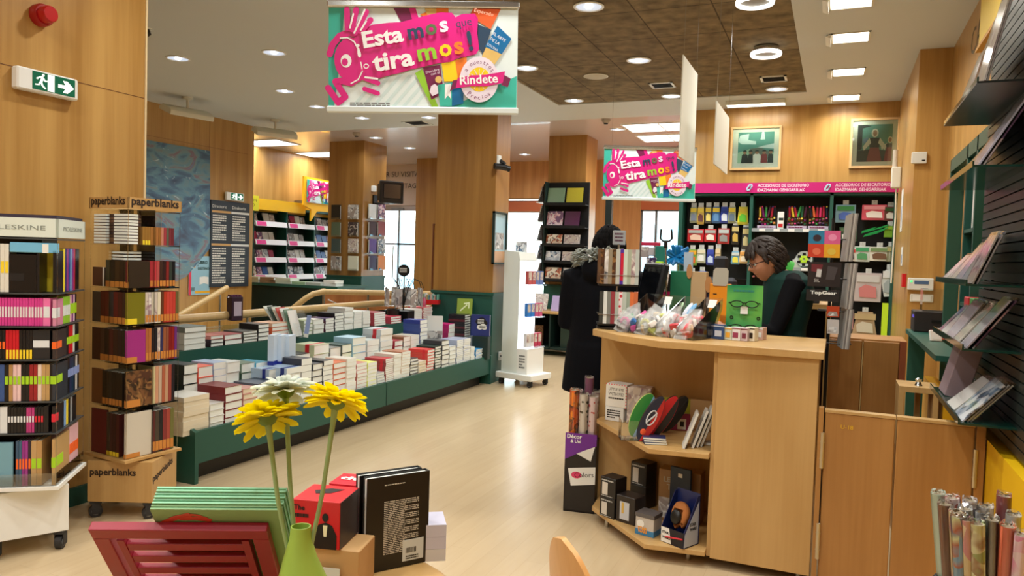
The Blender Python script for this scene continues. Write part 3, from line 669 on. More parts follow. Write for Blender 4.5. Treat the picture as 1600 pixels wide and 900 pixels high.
# ---------------------------------------------------------------- mural, directory, poster, exit signs
mur, nt, bs = nmat('sea_painting')
g = nt.nodes.new('ShaderNodeNewGeometry'); mp = nt.nodes.new('ShaderNodeMapping'); mp.inputs['Scale'].default_value = (1, 1.3, 2.6); mp.inputs['Rotation'].default_value = (R(-24), 0, 0)
nt.links.new(g.outputs['Position'], mp.inputs[0])
no = nt.nodes.new('ShaderNodeTexNoise'); no.inputs['Scale'].default_value = 1.5; no.inputs['Detail'].default_value = 7; no.inputs['Distortion'].default_value = 1.4; nt.links.new(mp.outputs[0], no.inputs[0])
base = ramp(nt, no.outputs[0], [(.28, (56, 66, 92)), (.42, (72, 106, 134)), (.5, (96, 140, 160)), (.58, (116, 142, 146)), (.64, (130, 104, 116)), (.7, (100, 130, 160)), (.78, (206, 220, 224))])
wv = nt.nodes.new('ShaderNodeTexNoise'); wv.inputs['Scale'].default_value = 3; wv.inputs['Detail'].default_value = 4; wv.inputs['Distortion'].default_value = 2.5; nt.links.new(mp.outputs[0], wv.inputs[0])
mx = nt.nodes.new('ShaderNodeMix'); mx.data_type = 'RGBA'; nt.links.new(ramp(nt, wv.outputs[0], [(.66, (0, 0, 0)), (.72, (235, 235, 235))]), mx.inputs[0])
nt.links.new(base, mx.inputs[6]); mx.inputs[7].default_value = lin((190, 210, 220)); nt.links.new(mx.outputs[2], bs.inputs['Base Color']); bs.inputs['Roughness'].default_value = .35
pts = [(p_.y, p_.z) for p_ in (at(190, 212, x=-8.44), at(327, 236, x=-8.44), at(327, 388, x=-8.44), at(290, 432, x=-8.44), at(190, 480, x=-8.44))]
o = MB().prism(pts, -8.448, -8.425, 'x').build('wall_painting', mur); tag(o, 'large blue abstract sea painting on the wall behind the rotating stands', 'painting')
def wall_sign(name, label, cat, pts_px, xp, th=.02):
    a, c2 = at(*pts_px[0], x=xp), at(*pts_px[1], x=xp)
    t = thing(name, label, cat, (xp-.0, a.y, c2.z), R(90)); return t, c2.y-a.y, a.z-c2.z
t, w, h = wall_sign('directory_board', 'dark slate bilingual directory board on the wall at the stairs', 'sign', ((329, 312), (387, 447)), -8.43)
MB().box(0, w, -.015, .018, 0, h).build('board', mat((44, 52, 62), .5), t)
m = MB()
m.text('Directorio', .03*w, h*.915, w=.36*w, y=-.017); m.text('Direktorio', .53*w, h*.915, w=.36*w, y=-.017, bold=.01)
for z0, z1, r in ((.54, .84, 11), (.04, .46, 15)):
    for x0 in (.04, .54): m.greek(x0*w, (x0+.38)*w, z0*h, z1*h, r, -.017, 0)
m.build('lettering', mat((222, 222, 214), .6), t)
for z in (.86, .48):
    MB().box(.02*w, .5*w, -.017, -.015, z*h, (z+.025)*h).build('heading_bar', mat((206, 160, 96), .5), t); MB().box(.51*w, .99*w, -.017, -.015, z*h, (z+.025)*h).build('heading_bar', mat((226, 226, 222), .5), t)
t, w, h = wall_sign('poster', 'pale blue poster LIBRO DE DESTINO hanging left of the directory board', 'poster', ((295, 400), (327, 460)), -8.44)
m = MB().box(0, w, -.004, .002, 0, h, 0); m.box(0, .12*w, -.005, -.004, 0, h, 1); m.box(.3*w, w, -.005, -.004, .04*h, .1*h, 2); m.box(.12*w, .3*w, -.005, -.004, .7*h, h, 2)
m.add([(.2*w+.13*w*math.cos(q*.4), -.006, .8*h+.13*w*math.sin(q*.4)) for q in range(16)], [list(range(16))], 1)
m.face([(.5*w, -.006, .26*h), (.72*w, -.006, .3*h), (.94*w, -.006, .26*h), (.94*w, -.006, .46*h), (.72*w, -.006, .48*h), (.5*w, -.006, .46*h)], 3)
m.build('sheet', [mat((150, 196, 216), .5), mat((226, 60, 90), .5), mat((240, 180, 40), .5), WHITE], t)
m = MB(); m.text('EL', .36*w, .9*h, h=.045*h, y=-.007); m.text('LIBRO', .44*w, .8*h, w=.44*w, y=-.007, bold=.03); m.text('DE', .36*w, .74*h, h=.04*h, y=-.007); m.text('DESTINO', .42*w, .65*h, w=.54*w, y=-.007, bold=.03); m.greek(.1*w, .3*w, .1*h, .2*h, 3, -.007)
m.build('lettering', mat((20, 60, 50), .5), t)
def running_man(m, x, z, s, mi, y):
    P = lambda pts: m.face([(x+a*s, y, z+b*s) for a, b in pts], mi)
    m.add([(x+(.56+.09*math.cos(q*.5))*s, y, z+(.9+.09*math.sin(q*.5))*s) for q in range(13)], [list(range(13))], mi)
    P([(.3, .78), (.5, .84), (.62, .72), (.5, .45), (.34, .5), (.4, .66)]); P([(.3, .78), (.36, .72), (.2, .58), (.1, .6), (.1, .66)])
    P([(.6, .74), (.72, .6), (.86, .62), (.86, .55), (.68, .5), (.55, .6)]); P([(.34, .5), (.5, .45), (.56, .28), (.76, .1), (.68, .04), (.44, .22), (.38, .36)])
    P([(.34, .5), (.42, .42), (.3, .22), (.02, .2), (.02, .28), (.22, .3)])
def exit_sign(loc, rz, w, label, glow=1.2):
    t = thing('exit_sign', label, 'exit sign', loc, rz)
    h = w*.34
    MB().rbox(-w/2, w/2, -.05, 0, -h/2, h/2, .008).build('housing', WHITE, t)
    MB().box(-w*.27, w*.43, -.052, -.05, -h*.38, h*.42).build('green_panel', mat((0, 88, 62), .3, emit=glow*.35), t)
    m = MB(); s = h*.72
    m.box(-w*.03, w*.08, -.0535, -.0525, -h*.36, h*.4)
    running_man(m, -w*.24, -h*.34, s, 0, -.0535)
    m.face([(w*.14, -.0535, -h*.08), (w*.26, -.0535, -h*.08), (w*.22, -.0535, -h*.28), (w*.3, -.0535, -h*.28), (w*.41, -.0535, 0), (w*.3, -.0535, h*.28), (w*.22, -.0535, h*.28), (w*.26, -.0535, h*.08), (w*.14, -.0535, h*.08)])
    m.build('pictogram', mat((240, 250, 244), .4, emit=glow*.5), t)
exit_sign((-3.818, 2.655, 2.265), R(90), .33, 'green and white emergency exit sign with an arrow on the left wall', 1)
exit_sign((-8.43, 8.85, 2.22), R(90), .36, 'small exit sign above the directory board', 2)
t = thing('fire_alarm', 'round red fire alarm sounder high on the left wall', 'alarm', (-3.818, 2.635, 2.61), R(90))
m = MB(); m.M = Matrix.Rotation(R(90), 4, 'X'); m.lathe([(0, 0), (.056, 0), (.056, .035), (.05, .045), (.04, .045)], 28); m.build('base', mat((160, 20, 22), .4), t, True)
m = MB(); m.M = Matrix.Rotation(R(90), 4, 'X'); m.lathe([(.042, .045), (.042, .085), (.036, .092), (0, .092)], 28); m.build('sounder', mat((186, 24, 26), .3), t, True)
# ================================================================ rotating stands on the left
def caster(parent, x, y, r=.032, rz=0):
    c = MB(); c.box(-.028, .028, -.02, .02, .075, .09); c.box(-.018, .024, -.021, -.017, .02, .08); c.box(-.018, .024, .017, .021, .02, .08)
    o = c.build('caster', RUB, parent); o.location = (x, y, 0); o.rotation_euler = (0, 0, rz)
    w = MB(); w.cyl((0, -.014, r), (0, .014, r), r, n=20, mi=0); w.cyl((0, -.0165, r), (0, .0165, r), r*.6, n=16, mi=1)
    w = w.build('wheel', [RUB, mat((130, 130, 128), .4)], o, True); return o
def upright(stand, T, face, s, u, z, th, h, dep, cov, labtxt, group, bands=(), lean=0, inset=.012, front=False, page=PAGE, mats_extra=None):
    """book standing in the stand: face 0..3, u along the face, spine outwards"""
    M4 = T @ Matrix.Rotation(face*math.pi/2, 4, 'Z') @ Matrix.Translation((u, -s/2+inset, z)) @ Matrix.Rotation(lean, 4, 'Y')
    m = MB()
    if front: m.box(0, th, 0, .012, 0, h, 0)
    else:
        c = .0016
        m.box(0, c, 0, dep, 0, h, 0); m.box(th-c, th, 0, dep, 0, h, 0); m.box(c, th-c, 0, c, 0, h, 0); m.box(c, th-c, c, dep-.002, .002, h-.002, 1)
    mats = [cov if not isinstance(cov, tuple) else mat(cov, .3), page]
    for bi, (b0, b1, bc) in enumerate(bands):
        m.box(.0016 if not front else -.0006, th-.0016 if not front else th*.55, -.0012, .0 if not front else .014, b0*h, b1*h, 2+bi); mats.append(mat(bc, .4))
    o = m.build('notebook', mats); o.matrix_world = M4; return tag(o, labtxt, 'notebook', group)
def plate(T, s, z, th, material, name, parent, ch=0):
    m = MB(); m.M = T.inverted() @ T; a = s/2
    if ch: m.prism([(-a+ch, -a), (a-ch, -a), (a, -a+ch), (a, a-ch), (a-ch, a), (-a+ch, a), (-a, a-ch), (-a, -a+ch)], z, z+th)
    else: m.box(-a, a, -a, a, z, z+th)
    return m.build(name, material, parent)
# --- wood-topped stand
PC, PA, PS = (-3.475, 2.94), R(85-90), .31
T = Matrix.Translation((PC[0], PC[1], 0)) @ Matrix.Rotation(PA, 4, 'Z')
t = thing('notebook_stand', 'tall rotating acrylic notebook stand with a wooden header and crate base', 'rotating stand', (PC[0], PC[1], 0), PA)
BA = R(24)-PA
m = MB(); m.M = Matrix.Rotation(BA, 4, 'Z'); m.box(-.17, .17, -.15, .15, .09, .31); bx = m.build('crate_base', CRATE, t, bevel=.004)
m = MB(); m.M = Matrix.Rotation(BA, 4, 'Z'); m.text('paperblanks', -.155, .235, w=.24, y=-.1515, bold=.03); m.build('lettering', mat((50, 34, 24), .6), bx)
m = MB(); m.M = Matrix.Rotation(BA+R(90), 4, 'Z'); m.text('paperblanks', -.14, .2, w=.24, y=-.1715, bold=.03, ang=R(10)); m.build('lettering', mat((50, 34, 24), .6), bx)
Rb = Matrix.Rotation(BA, 3, 'Z')
for x, y in ((-.14, -.12), (.14, -.12), (-.14, .12), (.14, .12)):
    q = Rb @ Vector((x, y, 0)); caster(t, q.x, q.y, .033, BA+R(30))
plate(T, PS+.03, .318, .014, CRATE, 'turntable', t)
MB().cyl((0, 0, .31), (0, 0, .32), .1, n=24).build('bearing', METAL, t)
HZ = 1.635
m = MB(); a = PS/2+.005
for x0, x1, y0, y1 in ((-a, a, -a, -a+.01), (-a, a, a-.01, a), (-a, -a+.01, -a, a), (a-.01, a, -a, a)): m.box(x0, x1, y0, y1, HZ, HZ+.058)
hd = m.build('header', CRATE, t)
for k in range(4):
    m = MB(); m.M = Matrix.Rotation(k*math.pi/2, 4, 'Z'); m.text('paperblanks', -.14, HZ+.02, w=.28, y=-a-.0015, bold=.03); m.build('lettering', mat((40, 28, 22), .6), hd)
TIERS = [.334, .60, .833, 1.035, 1.225, 1.45]
for i, z in enumerate(TIERS[1:]+[HZ-.004]): plate(T, PS, z-.006, .005, ACR, 'shelf_plate', t)
m = MB()
for k in range(4):
    m.M = Matrix.Rotation(k*math.pi/2, 4, 'Z')
    for x in (-PS/2, 0.0): m.box(x, x+.003, -PS/2, -.02 if x == 0 else -PS/2+.003, .334, HZ)
m.build('divider', ACR, t)
m = MB().box(-.02, .02, -.02, .02, .33, HZ); m.build('core', ACR, t)
ORG, YLB = (200, 132, 60), (236, 212, 50)
browns = [(70, 24, 26), (44, 30, 26), (96, 30, 34), (60, 44, 30), (110, 60, 40), (36, 30, 34), (130, 84, 50), (84, 30, 40), (30, 30, 34), (150, 70, 50)]
TN = ['bottom', 'second', 'third', 'fourth', 'fifth', 'top']
SIDE = {0: 'left', 1: 'right'}
def fill(tier, z, face, specs, h, s, T, standname, group, dep=.12, inset=.01, u0=None, tn=TN):
    u = -s/2+.006 if u0 is None else u0
    for i, sp in enumerate(specs):
        cov, th = sp[0], sp[1]; hh = sp[2] if len(sp) > 2 and sp[2] else h; bands = sp[3] if len(sp) > 3 else (); kw = sp[4] if len(sp) > 4 else {}
        if cov is None: u += th; continue
        cn = cname(cov) if isinstance(cov, tuple) else 'patterned'
        lab = '%s notebook, %s from left, %s face, %s tier, %s' % (cn, ORD[min(i, 31)], SIDE.get(face, 'far'), tn[tier], standname)
        upright(None, T, face, s, u, z+.001, th-.0015, hh, dep, cov, lab, group, bands, inset=inset, **kw); u += th+kw.get('gap', 0) if False else th
ob = lambda c: ((.05, .24, ORG),)
def seq(cols, th, h=None, band=ORG, b0=.04, b1=.26): return [(c, th, h, ((b0, b1, band),) if band else ()) for c in cols]
G1 = 'notebooks in the wood-topped rotating stand'; SN = 'wood-topped stand'
# face 0 shows to the left of the near corner, face 1 to the right
# bottom tier
fill(0, .334, 0, [((96, 24, 34), .13, .235, (), {'front': True})]+seq([(44, 32, 28), (60, 30, 30), (50, 26, 28), (70, 30, 30)], .026, .225, YLB, .0, .1), .22, PS, T, SN, G1)
fill(0, .334, 1, [((206, 200, 186), .15, .235, ((0, .1, ORG),), {'front': True})]+seq([(90, 40, 40), (70, 60, 50), (30, 30, 32), (130, 50, 50), (160, 70, 60), (110, 110, 60)], .023, .225), .22, PS, T, SN, G1)
fill(1, .60, 0, [((110, 70, 40), .09, .185, (), {'front': True})]+seq([(40, 34, 28)]*6, .028, .18, ORG, .02, .2), .18, PS, T, SN, G1)
fill(1, .60, 1, [(A_BROWN, .15, .19, ((0, .2, ORG),), {'front': True})]+seq([(206, 196, 150), (200, 150, 120), (190, 170, 150), (170, 96, 70), (190, 150, 120), (150, 70, 60), (40, 34, 40)], .02, .2, None), .18, PS, T, SN, G1)
fill(2, .833, 0, [((60, 30, 28), .07, .17, (), {'front': True})]+seq([(70, 50, 40), (40, 30, 28), (90, 40, 36), (60, 40, 34), (50, 36, 36), (44, 38, 30)], .036, .17, ORG, .0, .2), .17, PS, T, SN, G1)
fill(2, .833, 1, [((160, 50, 130), .11, .17, ((0, .18, ORG),), {'front': True})]+seq([(170, 100, 60), (180, 110, 60), (40, 40, 50), (34, 34, 40), A_PALE, (50, 50, 90), (150, 90, 60), (140, 80, 60), (130, 30, 30), (140, 34, 34), (110, 50, 130)], .0175, .175), .17, PS, T, SN, G1)
fill(3, 1.035, 0, [((60, 56, 54), .07, .16, (), {'front': True})]+seq([(80, 24, 26), (90, 26, 28), (50, 50, 56), (96, 30, 30), (70, 30, 28), (60, 40, 34)], .036, .165, ORG, .0, .2), .165, PS, T, SN, G1)
fill(3, 1.035, 1, [((120, 116, 30), .105, .165, ((0, .18, YLB),), {'front': True})]+seq([A_PALE, A_PALE, (220, 214, 196), A_PALE, (224, 216, 190), (96, 60, 40), (180, 60, 40), (200, 70, 60), (200, 70, 60), (196, 66, 56), (110, 100, 60)], .0185, .165), .165, PS, T, SN, G1)
fill(4, 1.225, 0, [((80, 50, 40), .085, .1, (), {'front': True}), ((226, 226, 220), .014, .1), ((40, 40, 44), .012, .1)]+seq([(50, 60, 50), (30, 28, 26), (60, 44, 30), (44, 34, 28), (50, 40, 30)], .038, .14, ORG, .0, .22), .15, PS, T, SN, G1)
fill(4, 1.225, 1, [((110, 36, 40), .13, .135, ((0, .2, ORG),), {'front': True})]+seq([(170, 50, 60), (196, 60, 70), (180, 80, 80), (60, 40, 34), (50, 30, 30), (130, 40, 40), (50, 60, 56), (24, 24, 30)], .0195, .14), .15, PS, T, SN, G1)
for k in range(3):
    o = MB().box(0, .1, 0, .1, 0, .0135, 1).box(-.001, .101, -.001, .101, 0, .002, 0).box(-.001, .101, -.001, .101, .0125, .0145, 0).build('notebook', [mat((34, 28, 26), .4), PAGE])
    o.matrix_world = T @ Matrix.Translation((-.005, -PS/2+.02, 1.367+k*.0165)); tag(o, 'small flat black notebook, %s of three, fifth tier of the wood-topped stand' % ['lowest', 'middle', 'topmost'][k], 'notebook', 'small flat notebooks in the wood-topped stand')
# top tier: piles lying flat with page edges out
for face, u, n, nm in ((0, -.14, 10, 'left'), (0, -.01, 10, 'middle'), (1, -.15, 10, 'corner'),):
    for k in range(n):
        dark = (nm == 'middle')
        o = MB().box(.0, .1 if nm != 'corner' else .06, 0, .11, .001, .0135, 1).box(-.001, .101 if nm != 'corner' else .061, -.001, .111, 0, .002, 0).build('notebook', [mat((60, 30, 30), .4), PAGE if not dark else mat(random.choice([(70, 50, 44), (110, 80, 60), (50, 40, 44)]), .5)])
        o.matrix_world = T @ Matrix.Rotation(face*math.pi/2, 4, 'Z') @ Matrix.Translation((u, -PS/2+.01, 1.451+k*.0158)); tag(o, 'small flat notebook, %s, %s pile, top tier of the wood-topped stand' % (count_word(k, n), nm), 'notebook', 'small flat notebooks in the wood-topped stand')
fill(5, 1.45, 1, [(None, .085)]+seq([(150, 110, 50)]*3, .0155, .095, YLB, 0, .25)+seq([(160, 110, 56), (170, 120, 60), (166, 110, 60), (150, 100, 50), (190, 130, 110), (160, 60, 70), (90, 96, 80), (120, 50, 60), (110, 40, 50)], .016, .095, None), .1, PS, T, SN, G1)
# --- white-headed stand
MC, MA, MS = (-3.49, 2.35), R(37), .39
T = Matrix.Translation((MC[0], MC[1], 0)) @ Matrix.Rotation(MA, 4, 'Z')
t = thing('notebook_stand', 'tall rotating notebook stand with a white header and white box base at the left edge', 'rotating stand', (MC[0], MC[1], 0), MA)
BA = R(62)-MA
m = MB(); m.M = Matrix.Rotation(BA, 4, 'Z'); m.box(-.16, .16, -.15, .15, .09, .31); m.build('box_base', WHITE, t, bevel=.003)
Rb = Matrix.Rotation(BA, 3, 'Z')
for x, y in ((-.13, -.12), (.13, -.12), (-.13, .12), (.13, .12)):
    q = Rb @ Vector((x, y, 0)); caster(t, q.x, q.y, .033, BA+R(60))
plate(T, MS+.02, .325, .016, WHITE, 'turntable', t)
MB().cyl((0, 0, .31), (0, 0, .326), .1, n=24).build('bearing', METAL, t)
HZ = 1.47; a = MS/2
m = MB()
for x0, x1, y0, y1 in ((-a, a, -a, -a+.01), (-a, a, a-.01, a), (-a, -a+.01, -a, a), (a-.01, a, -a, a)): m.box(x0, x1, y0, y1, HZ, HZ+.085)
hd = m.build('header', mat((222, 232, 222), .45), t)
for k in range(4): m = MB(); m.M = Matrix.Rotation(k*math.pi/2, 4, 'Z'); m.text('MOLESKINE', -.125, HZ+.032, w=.27, h=.021, y=-a-.0015); m.build('lettering', mat((140, 148, 140), .6), hd)
MB().box(-a+.01, a-.01, -a+.01, a-.01, HZ+.08, HZ+.1).build('top_tray', mat((50, 40, 60), .5), t)
TM = [.345, .575, .70, .89, 1.03, 1.17, 1.28]
TM = [.343, .585, .73, .92, 1.07, 1.22]
for i, z in enumerate(TM[1:]+[HZ-.004]): plate(T, MS, z-.007, .006, mat((70, 74, 76), .3), 'shelf_plate', t)
m = MB()
for k in range(4):
    m.M = Matrix.Rotation(k*math.pi/2, 4, 'Z'); m.box(-a, -a+.003, -a, -a+.003, .34, HZ); m.box(-a+.003, a-.003, -a, -a+.003, .34, .4)
m.build('corner_post', ACR, t); MB().box(-.1, .1, -.1, .1, .34, HZ).build('core', BLACK, t)
LG, OG, YG, WB, LB = (170, 220, 40), (250, 110, 40), (250, 220, 50), (226, 232, 236), (140, 160, 220)
G2 = 'notebooks in the white-headed rotating stand'; SM = 'white-headed stand'
def bnd(cols, th, h, bc, b0=.42, b1=.66): return [(c, th, h, ((b0, b1, bc),) if bc else ()) for c in cols]
K = (26, 26, 30); N = (34, 44, 80)
# left face seen = face 0, narrow right face = face 1 ; leftmost third of face 0 is outside the frame
fill(0, TM[0], 0, [(None, .08), ((206, 60, 60), .01, .22), ((120, 170, 190), .115, .2, (), {'front': True}), (None, .01)]+bnd([(60, 90, 120), (60, 100, 130), (150, 50, 140), (160, 56, 150), (50, 40, 50)], .0125, .205, OG, .38, .6)+bnd([(196, 160, 110), (190, 150, 96)], .022, .205, LG, .38, .6), .2, MS, T, SM, G2)
fill(0, TM[0], 1, [((196, 160, 106), .2, .21, ((.38, .6, LG),), {'front': True})]+bnd([(236, 190, 200)]*6, .022, .22, OG, .4, .62), .2, MS, T, SM, G2)
fill(1, TM[1], 0, [(None, .06), ((120, 80, 50), .04, .12, ())]+bnd([K]*4, .013, .115, LG)+bnd([WB], .03, .12, None)+bnd([K]*6, .0125, .115, WB)+bnd([(190, 60, 130)]*3, .011, .115, WB)+bnd([K]*3, .0125, .115, (220, 40, 60))+bnd([K], .02, .12, None), .12, MS, T, SM, G2)
fill(1, TM[1], 1, [(K, .08, .12, ((.4, .7, (220, 40, 60)),), {'front': True}), (K, .04, .12, ())]+bnd([(130, 170, 220), (240, 220, 60), K, (150, 156, 160), K, K], .03, .12, None), .12, MS, T, SM, G2)
fill(2, TM[2], 0, [(None, .07), ((60, 90, 150), .1, .165, ((.45, .68, (190, 216, 232)),), {'front': True})]+bnd([K, (180, 140, 90), (236, 200, 200), (240, 206, 206), K, K, (150, 36, 44), (160, 40, 46), (236, 214, 200), (196, 160, 110), (190, 154, 100), K], .0165, .165, LG, .46, .68), .16, MS, T, SM, G2)
fill(2, TM[2], 1, [((50, 56, 66), .17, .165, ((.46, .68, LG),), {'front': True})]+bnd([K, (40, 50, 90), (30, 60, 90), (34, 44, 60), (220, 220, 220), K], .028, .17, LB, .46, .68), .16, MS, T, SM, G2)
fill(3, TM[3], 0, [(None, .06), ((230, 150, 50), .02, .13)]+bnd([(232, 232, 228)]*3, .0125, .13, OG, .35, .6)+bnd([K]*4, .014, .13, OG, .35, .6)+bnd([(206, 30, 44)]*4, .0135, .13, YG, .0, .32)+bnd([K]*4, .0135, .13, YG, 0, .32)+bnd([(40, 42, 46)], .07, .13, WB, .4, .65), .13, MS, T, SM, G2)
fill(3, TM[3], 1, [((60, 52, 52), .15, .13, ((.35, .6, OG),), {'front': True})]+bnd([K, (200, 30, 40), (206, 34, 44), (220, 224, 220), K, K], .03, .135, LG, .35, .6), .13, MS, T, SM, G2)
fill(4, TM[4], 0, [(None, .05), ((40, 50, 90), .02, .13), ((236, 240, 240), .014, .13), (N, .014, .13)]+bnd([(216, 66, 150)]*19, .0118, .125, (226, 224, 226), .3, .68)+bnd([(240, 120, 180)], .03, .125, WB, .3, .7), .13, MS, T, SM, G2)
fill(4, TM[4], 1, [((214, 140, 170), .1, .12, ((.3, .68, WB),), {'front': True})]+bnd([(150, 206, 60)]*4, .024, .125, WB, .3, .68)+bnd([(240, 190, 210), (120, 50, 130), (236, 200, 224), K], .024, .13, LG, .3, .68), .13, MS, T, SM, G2)
fill(5, TM[5], 0, [(None, .03), (A_WARM, .045, .2, ((.9, 1, WHITE and (230, 230, 226)),)), (A_WARM, .045, .2, ())]+bnd([(228, 226, 214)]*4, .0165, .215, YG, .4, .64)+[((20, 20, 22), .11, .17, ((.3, .5, K),), {'front': True}), (K, .012, .2, ())], .2, MS, T, SM, G2)
fill(5, TM[5], 1, [((24, 24, 28), .1, .19, (), {'front': True})]+bnd([(240, 220, 60), (60, 50, 120), (150, 60, 140), (50, 70, 160), (120, 170, 220), (130, 60, 150), (200, 40, 80)], .024, .2, None)+bnd([K, K], .03, .2, None), .2, MS, T, SM, G2)
o = MB().rbox(0, .19, 0, .03, 0, .045, .003).box(.13, .155, -.001, 0, .0, .04, 1).build('notebook', [mat((120, 190, 226), .4), WHITE])
o.matrix_world = T @ Matrix.Translation((.0, -MS/2+.006, TM[5]+.18)); tag(o, 'pale blue boxed notebook lying across the top tier of the white-headed stand', 'notebook')
# ================================================================ far left: white bookcase, column displays, television
XB = -9.93; XFc = -9.65
YB = [at(388, 400, x=XFc).y-.9, at(397, 400, x=XFc).y, at(449, 400, x=XFc).y, at(492, 400, x=XFc).y, at(530, 400, x=XFc).y]
t = thing('bookcase', 'tall dark green bookcase with white price rails beyond the stairs', 'bookcase', (0, 0, 0))
MB().box(XB, XB+.02, YB[0], YB[-1], 0, 2.22).build('back_panel', DGREEN, t)
for y in YB: MB().box(XB, XFc-.02, y-.012, y+.012, 0, 2.22).build('side_panel', GREEN, t)
ZB = [.55, .90, 1.22, 1.545, 1.88]
for z in ZB: MB().box(XB, XFc-.02, YB[0], YB[-1], z-.015, z).build('shelf', GREEN, t)
MB().box(XB, XFc-.02, YB[0], YB[-1], 2.2, 2.24).build('top_panel', GREEN, t); MB().box(XB, XFc-.02, YB[0], YB[-1], 0, .35).build('base', GREEN, t)
for z in ZB:
    for j in range(1, 4):
        y0, y1 = YB[j]+.03, YB[j+1]-.03
        m = MB().prism([(XFc, z-.02), (XFc+.02, z-.02), (XFc-.005, z+.075), (XFc-.02, z+.075)], y0, y1, 'y')
        pr = m.build('price_rail', mat((236, 238, 240), .4), t)
        m = MB().face([(XFc+.021, y0+.02, z-.012), (XFc+.021, y0+.2*(y1-y0), z-.012), (XFc+.021, y0+.32*(y1-y0), z-.012), (XFc-.001, y0+.32*(y1-y0), z+.065), (XFc-.001, y0+.02, z+.065)])
        m.build('price_label', mat((222, 70, 140), .4), pr)
MB().box(XB+.02, XB+.03, YB[1], YB[-1], 2.14, 2.3).build('header_back', mat((236, 180, 40), .5), t)
t2 = thing('header_board', 'yellow header strip on top of the white bookcase', 'sign', (0, 0, 0))
a, b2 = at(398, 313, x=XFc+.01), at(475, 335, x=XFc+.01)
MB().box(XFc-.03, XFc-.01, YB[0]+.3, at(478, 330, x=XFc).y, 2.16, 2.36).build('board', mat((248, 196, 30), .45), t2)
MB().box(XFc-.009, XFc+.0, YB[0]+.3, at(404, 330, x=XFc).y, 2.13, 2.4).build('label_plate', mat((226, 220, 40), .5), t2)
m = MB(); m.M = Matrix.Translation((XFc+.002, at(392, 330, x=XFc).y-.06, 2.2)) @ Matrix.Rotation(R(90), 4, 'Z'); m.text('CIÓN', 0, .09, w=.2, y=0); m.text('ZIO', 0, .0, w=.15, y=0); m.build('lettering', mat((90, 90, 30), .5), t2)
palette = [A_PALE, A_PINK, A_GREY, A_DARK, A_COOL, A_WARM, A_PALE, (40, 90, 170), (226, 222, 214), (170, 40, 80), (60, 60, 66), A_GREY]
for zi, z in enumerate(ZB):
    for j in range(0, 4):
        y = YB[j]+.05; kk = 0
        while y < YB[j+1]-.14:
            w = random.choice([.13, .14, .15]); h = random.uniform(.2, .235); cv = random.choice(palette)
            if zi == 4 and j == 1 and kk == 1: y += w; kk += 1; continue
            m = MB(); m.box(0, .02, 0, w, 0, h, 0); m.box(.001, .018, w-.001, w, .003, h-.003, 1)
            o = m.build('book', [cv if not isinstance(cv, tuple) else mat(cv, .35), PAGE]); place(o, (XFc-.105, y, z+.003), rot=(0, R(-17), 0))
            tag(o, '%s book, %s from left, bay %s, %s shelf of the white-railed bookcase' % ('patterned' if not isinstance(cv, tuple) else cname(cv), ORD[kk], ['one', 'two', 'three', 'four'][j], ['lowest', 'second', 'third', 'fourth', 'topmost'][zi]), 'book', 'books facing out in the far bookcase')
            y += w+.015; kk += 1
            if kk > 3 and j: break
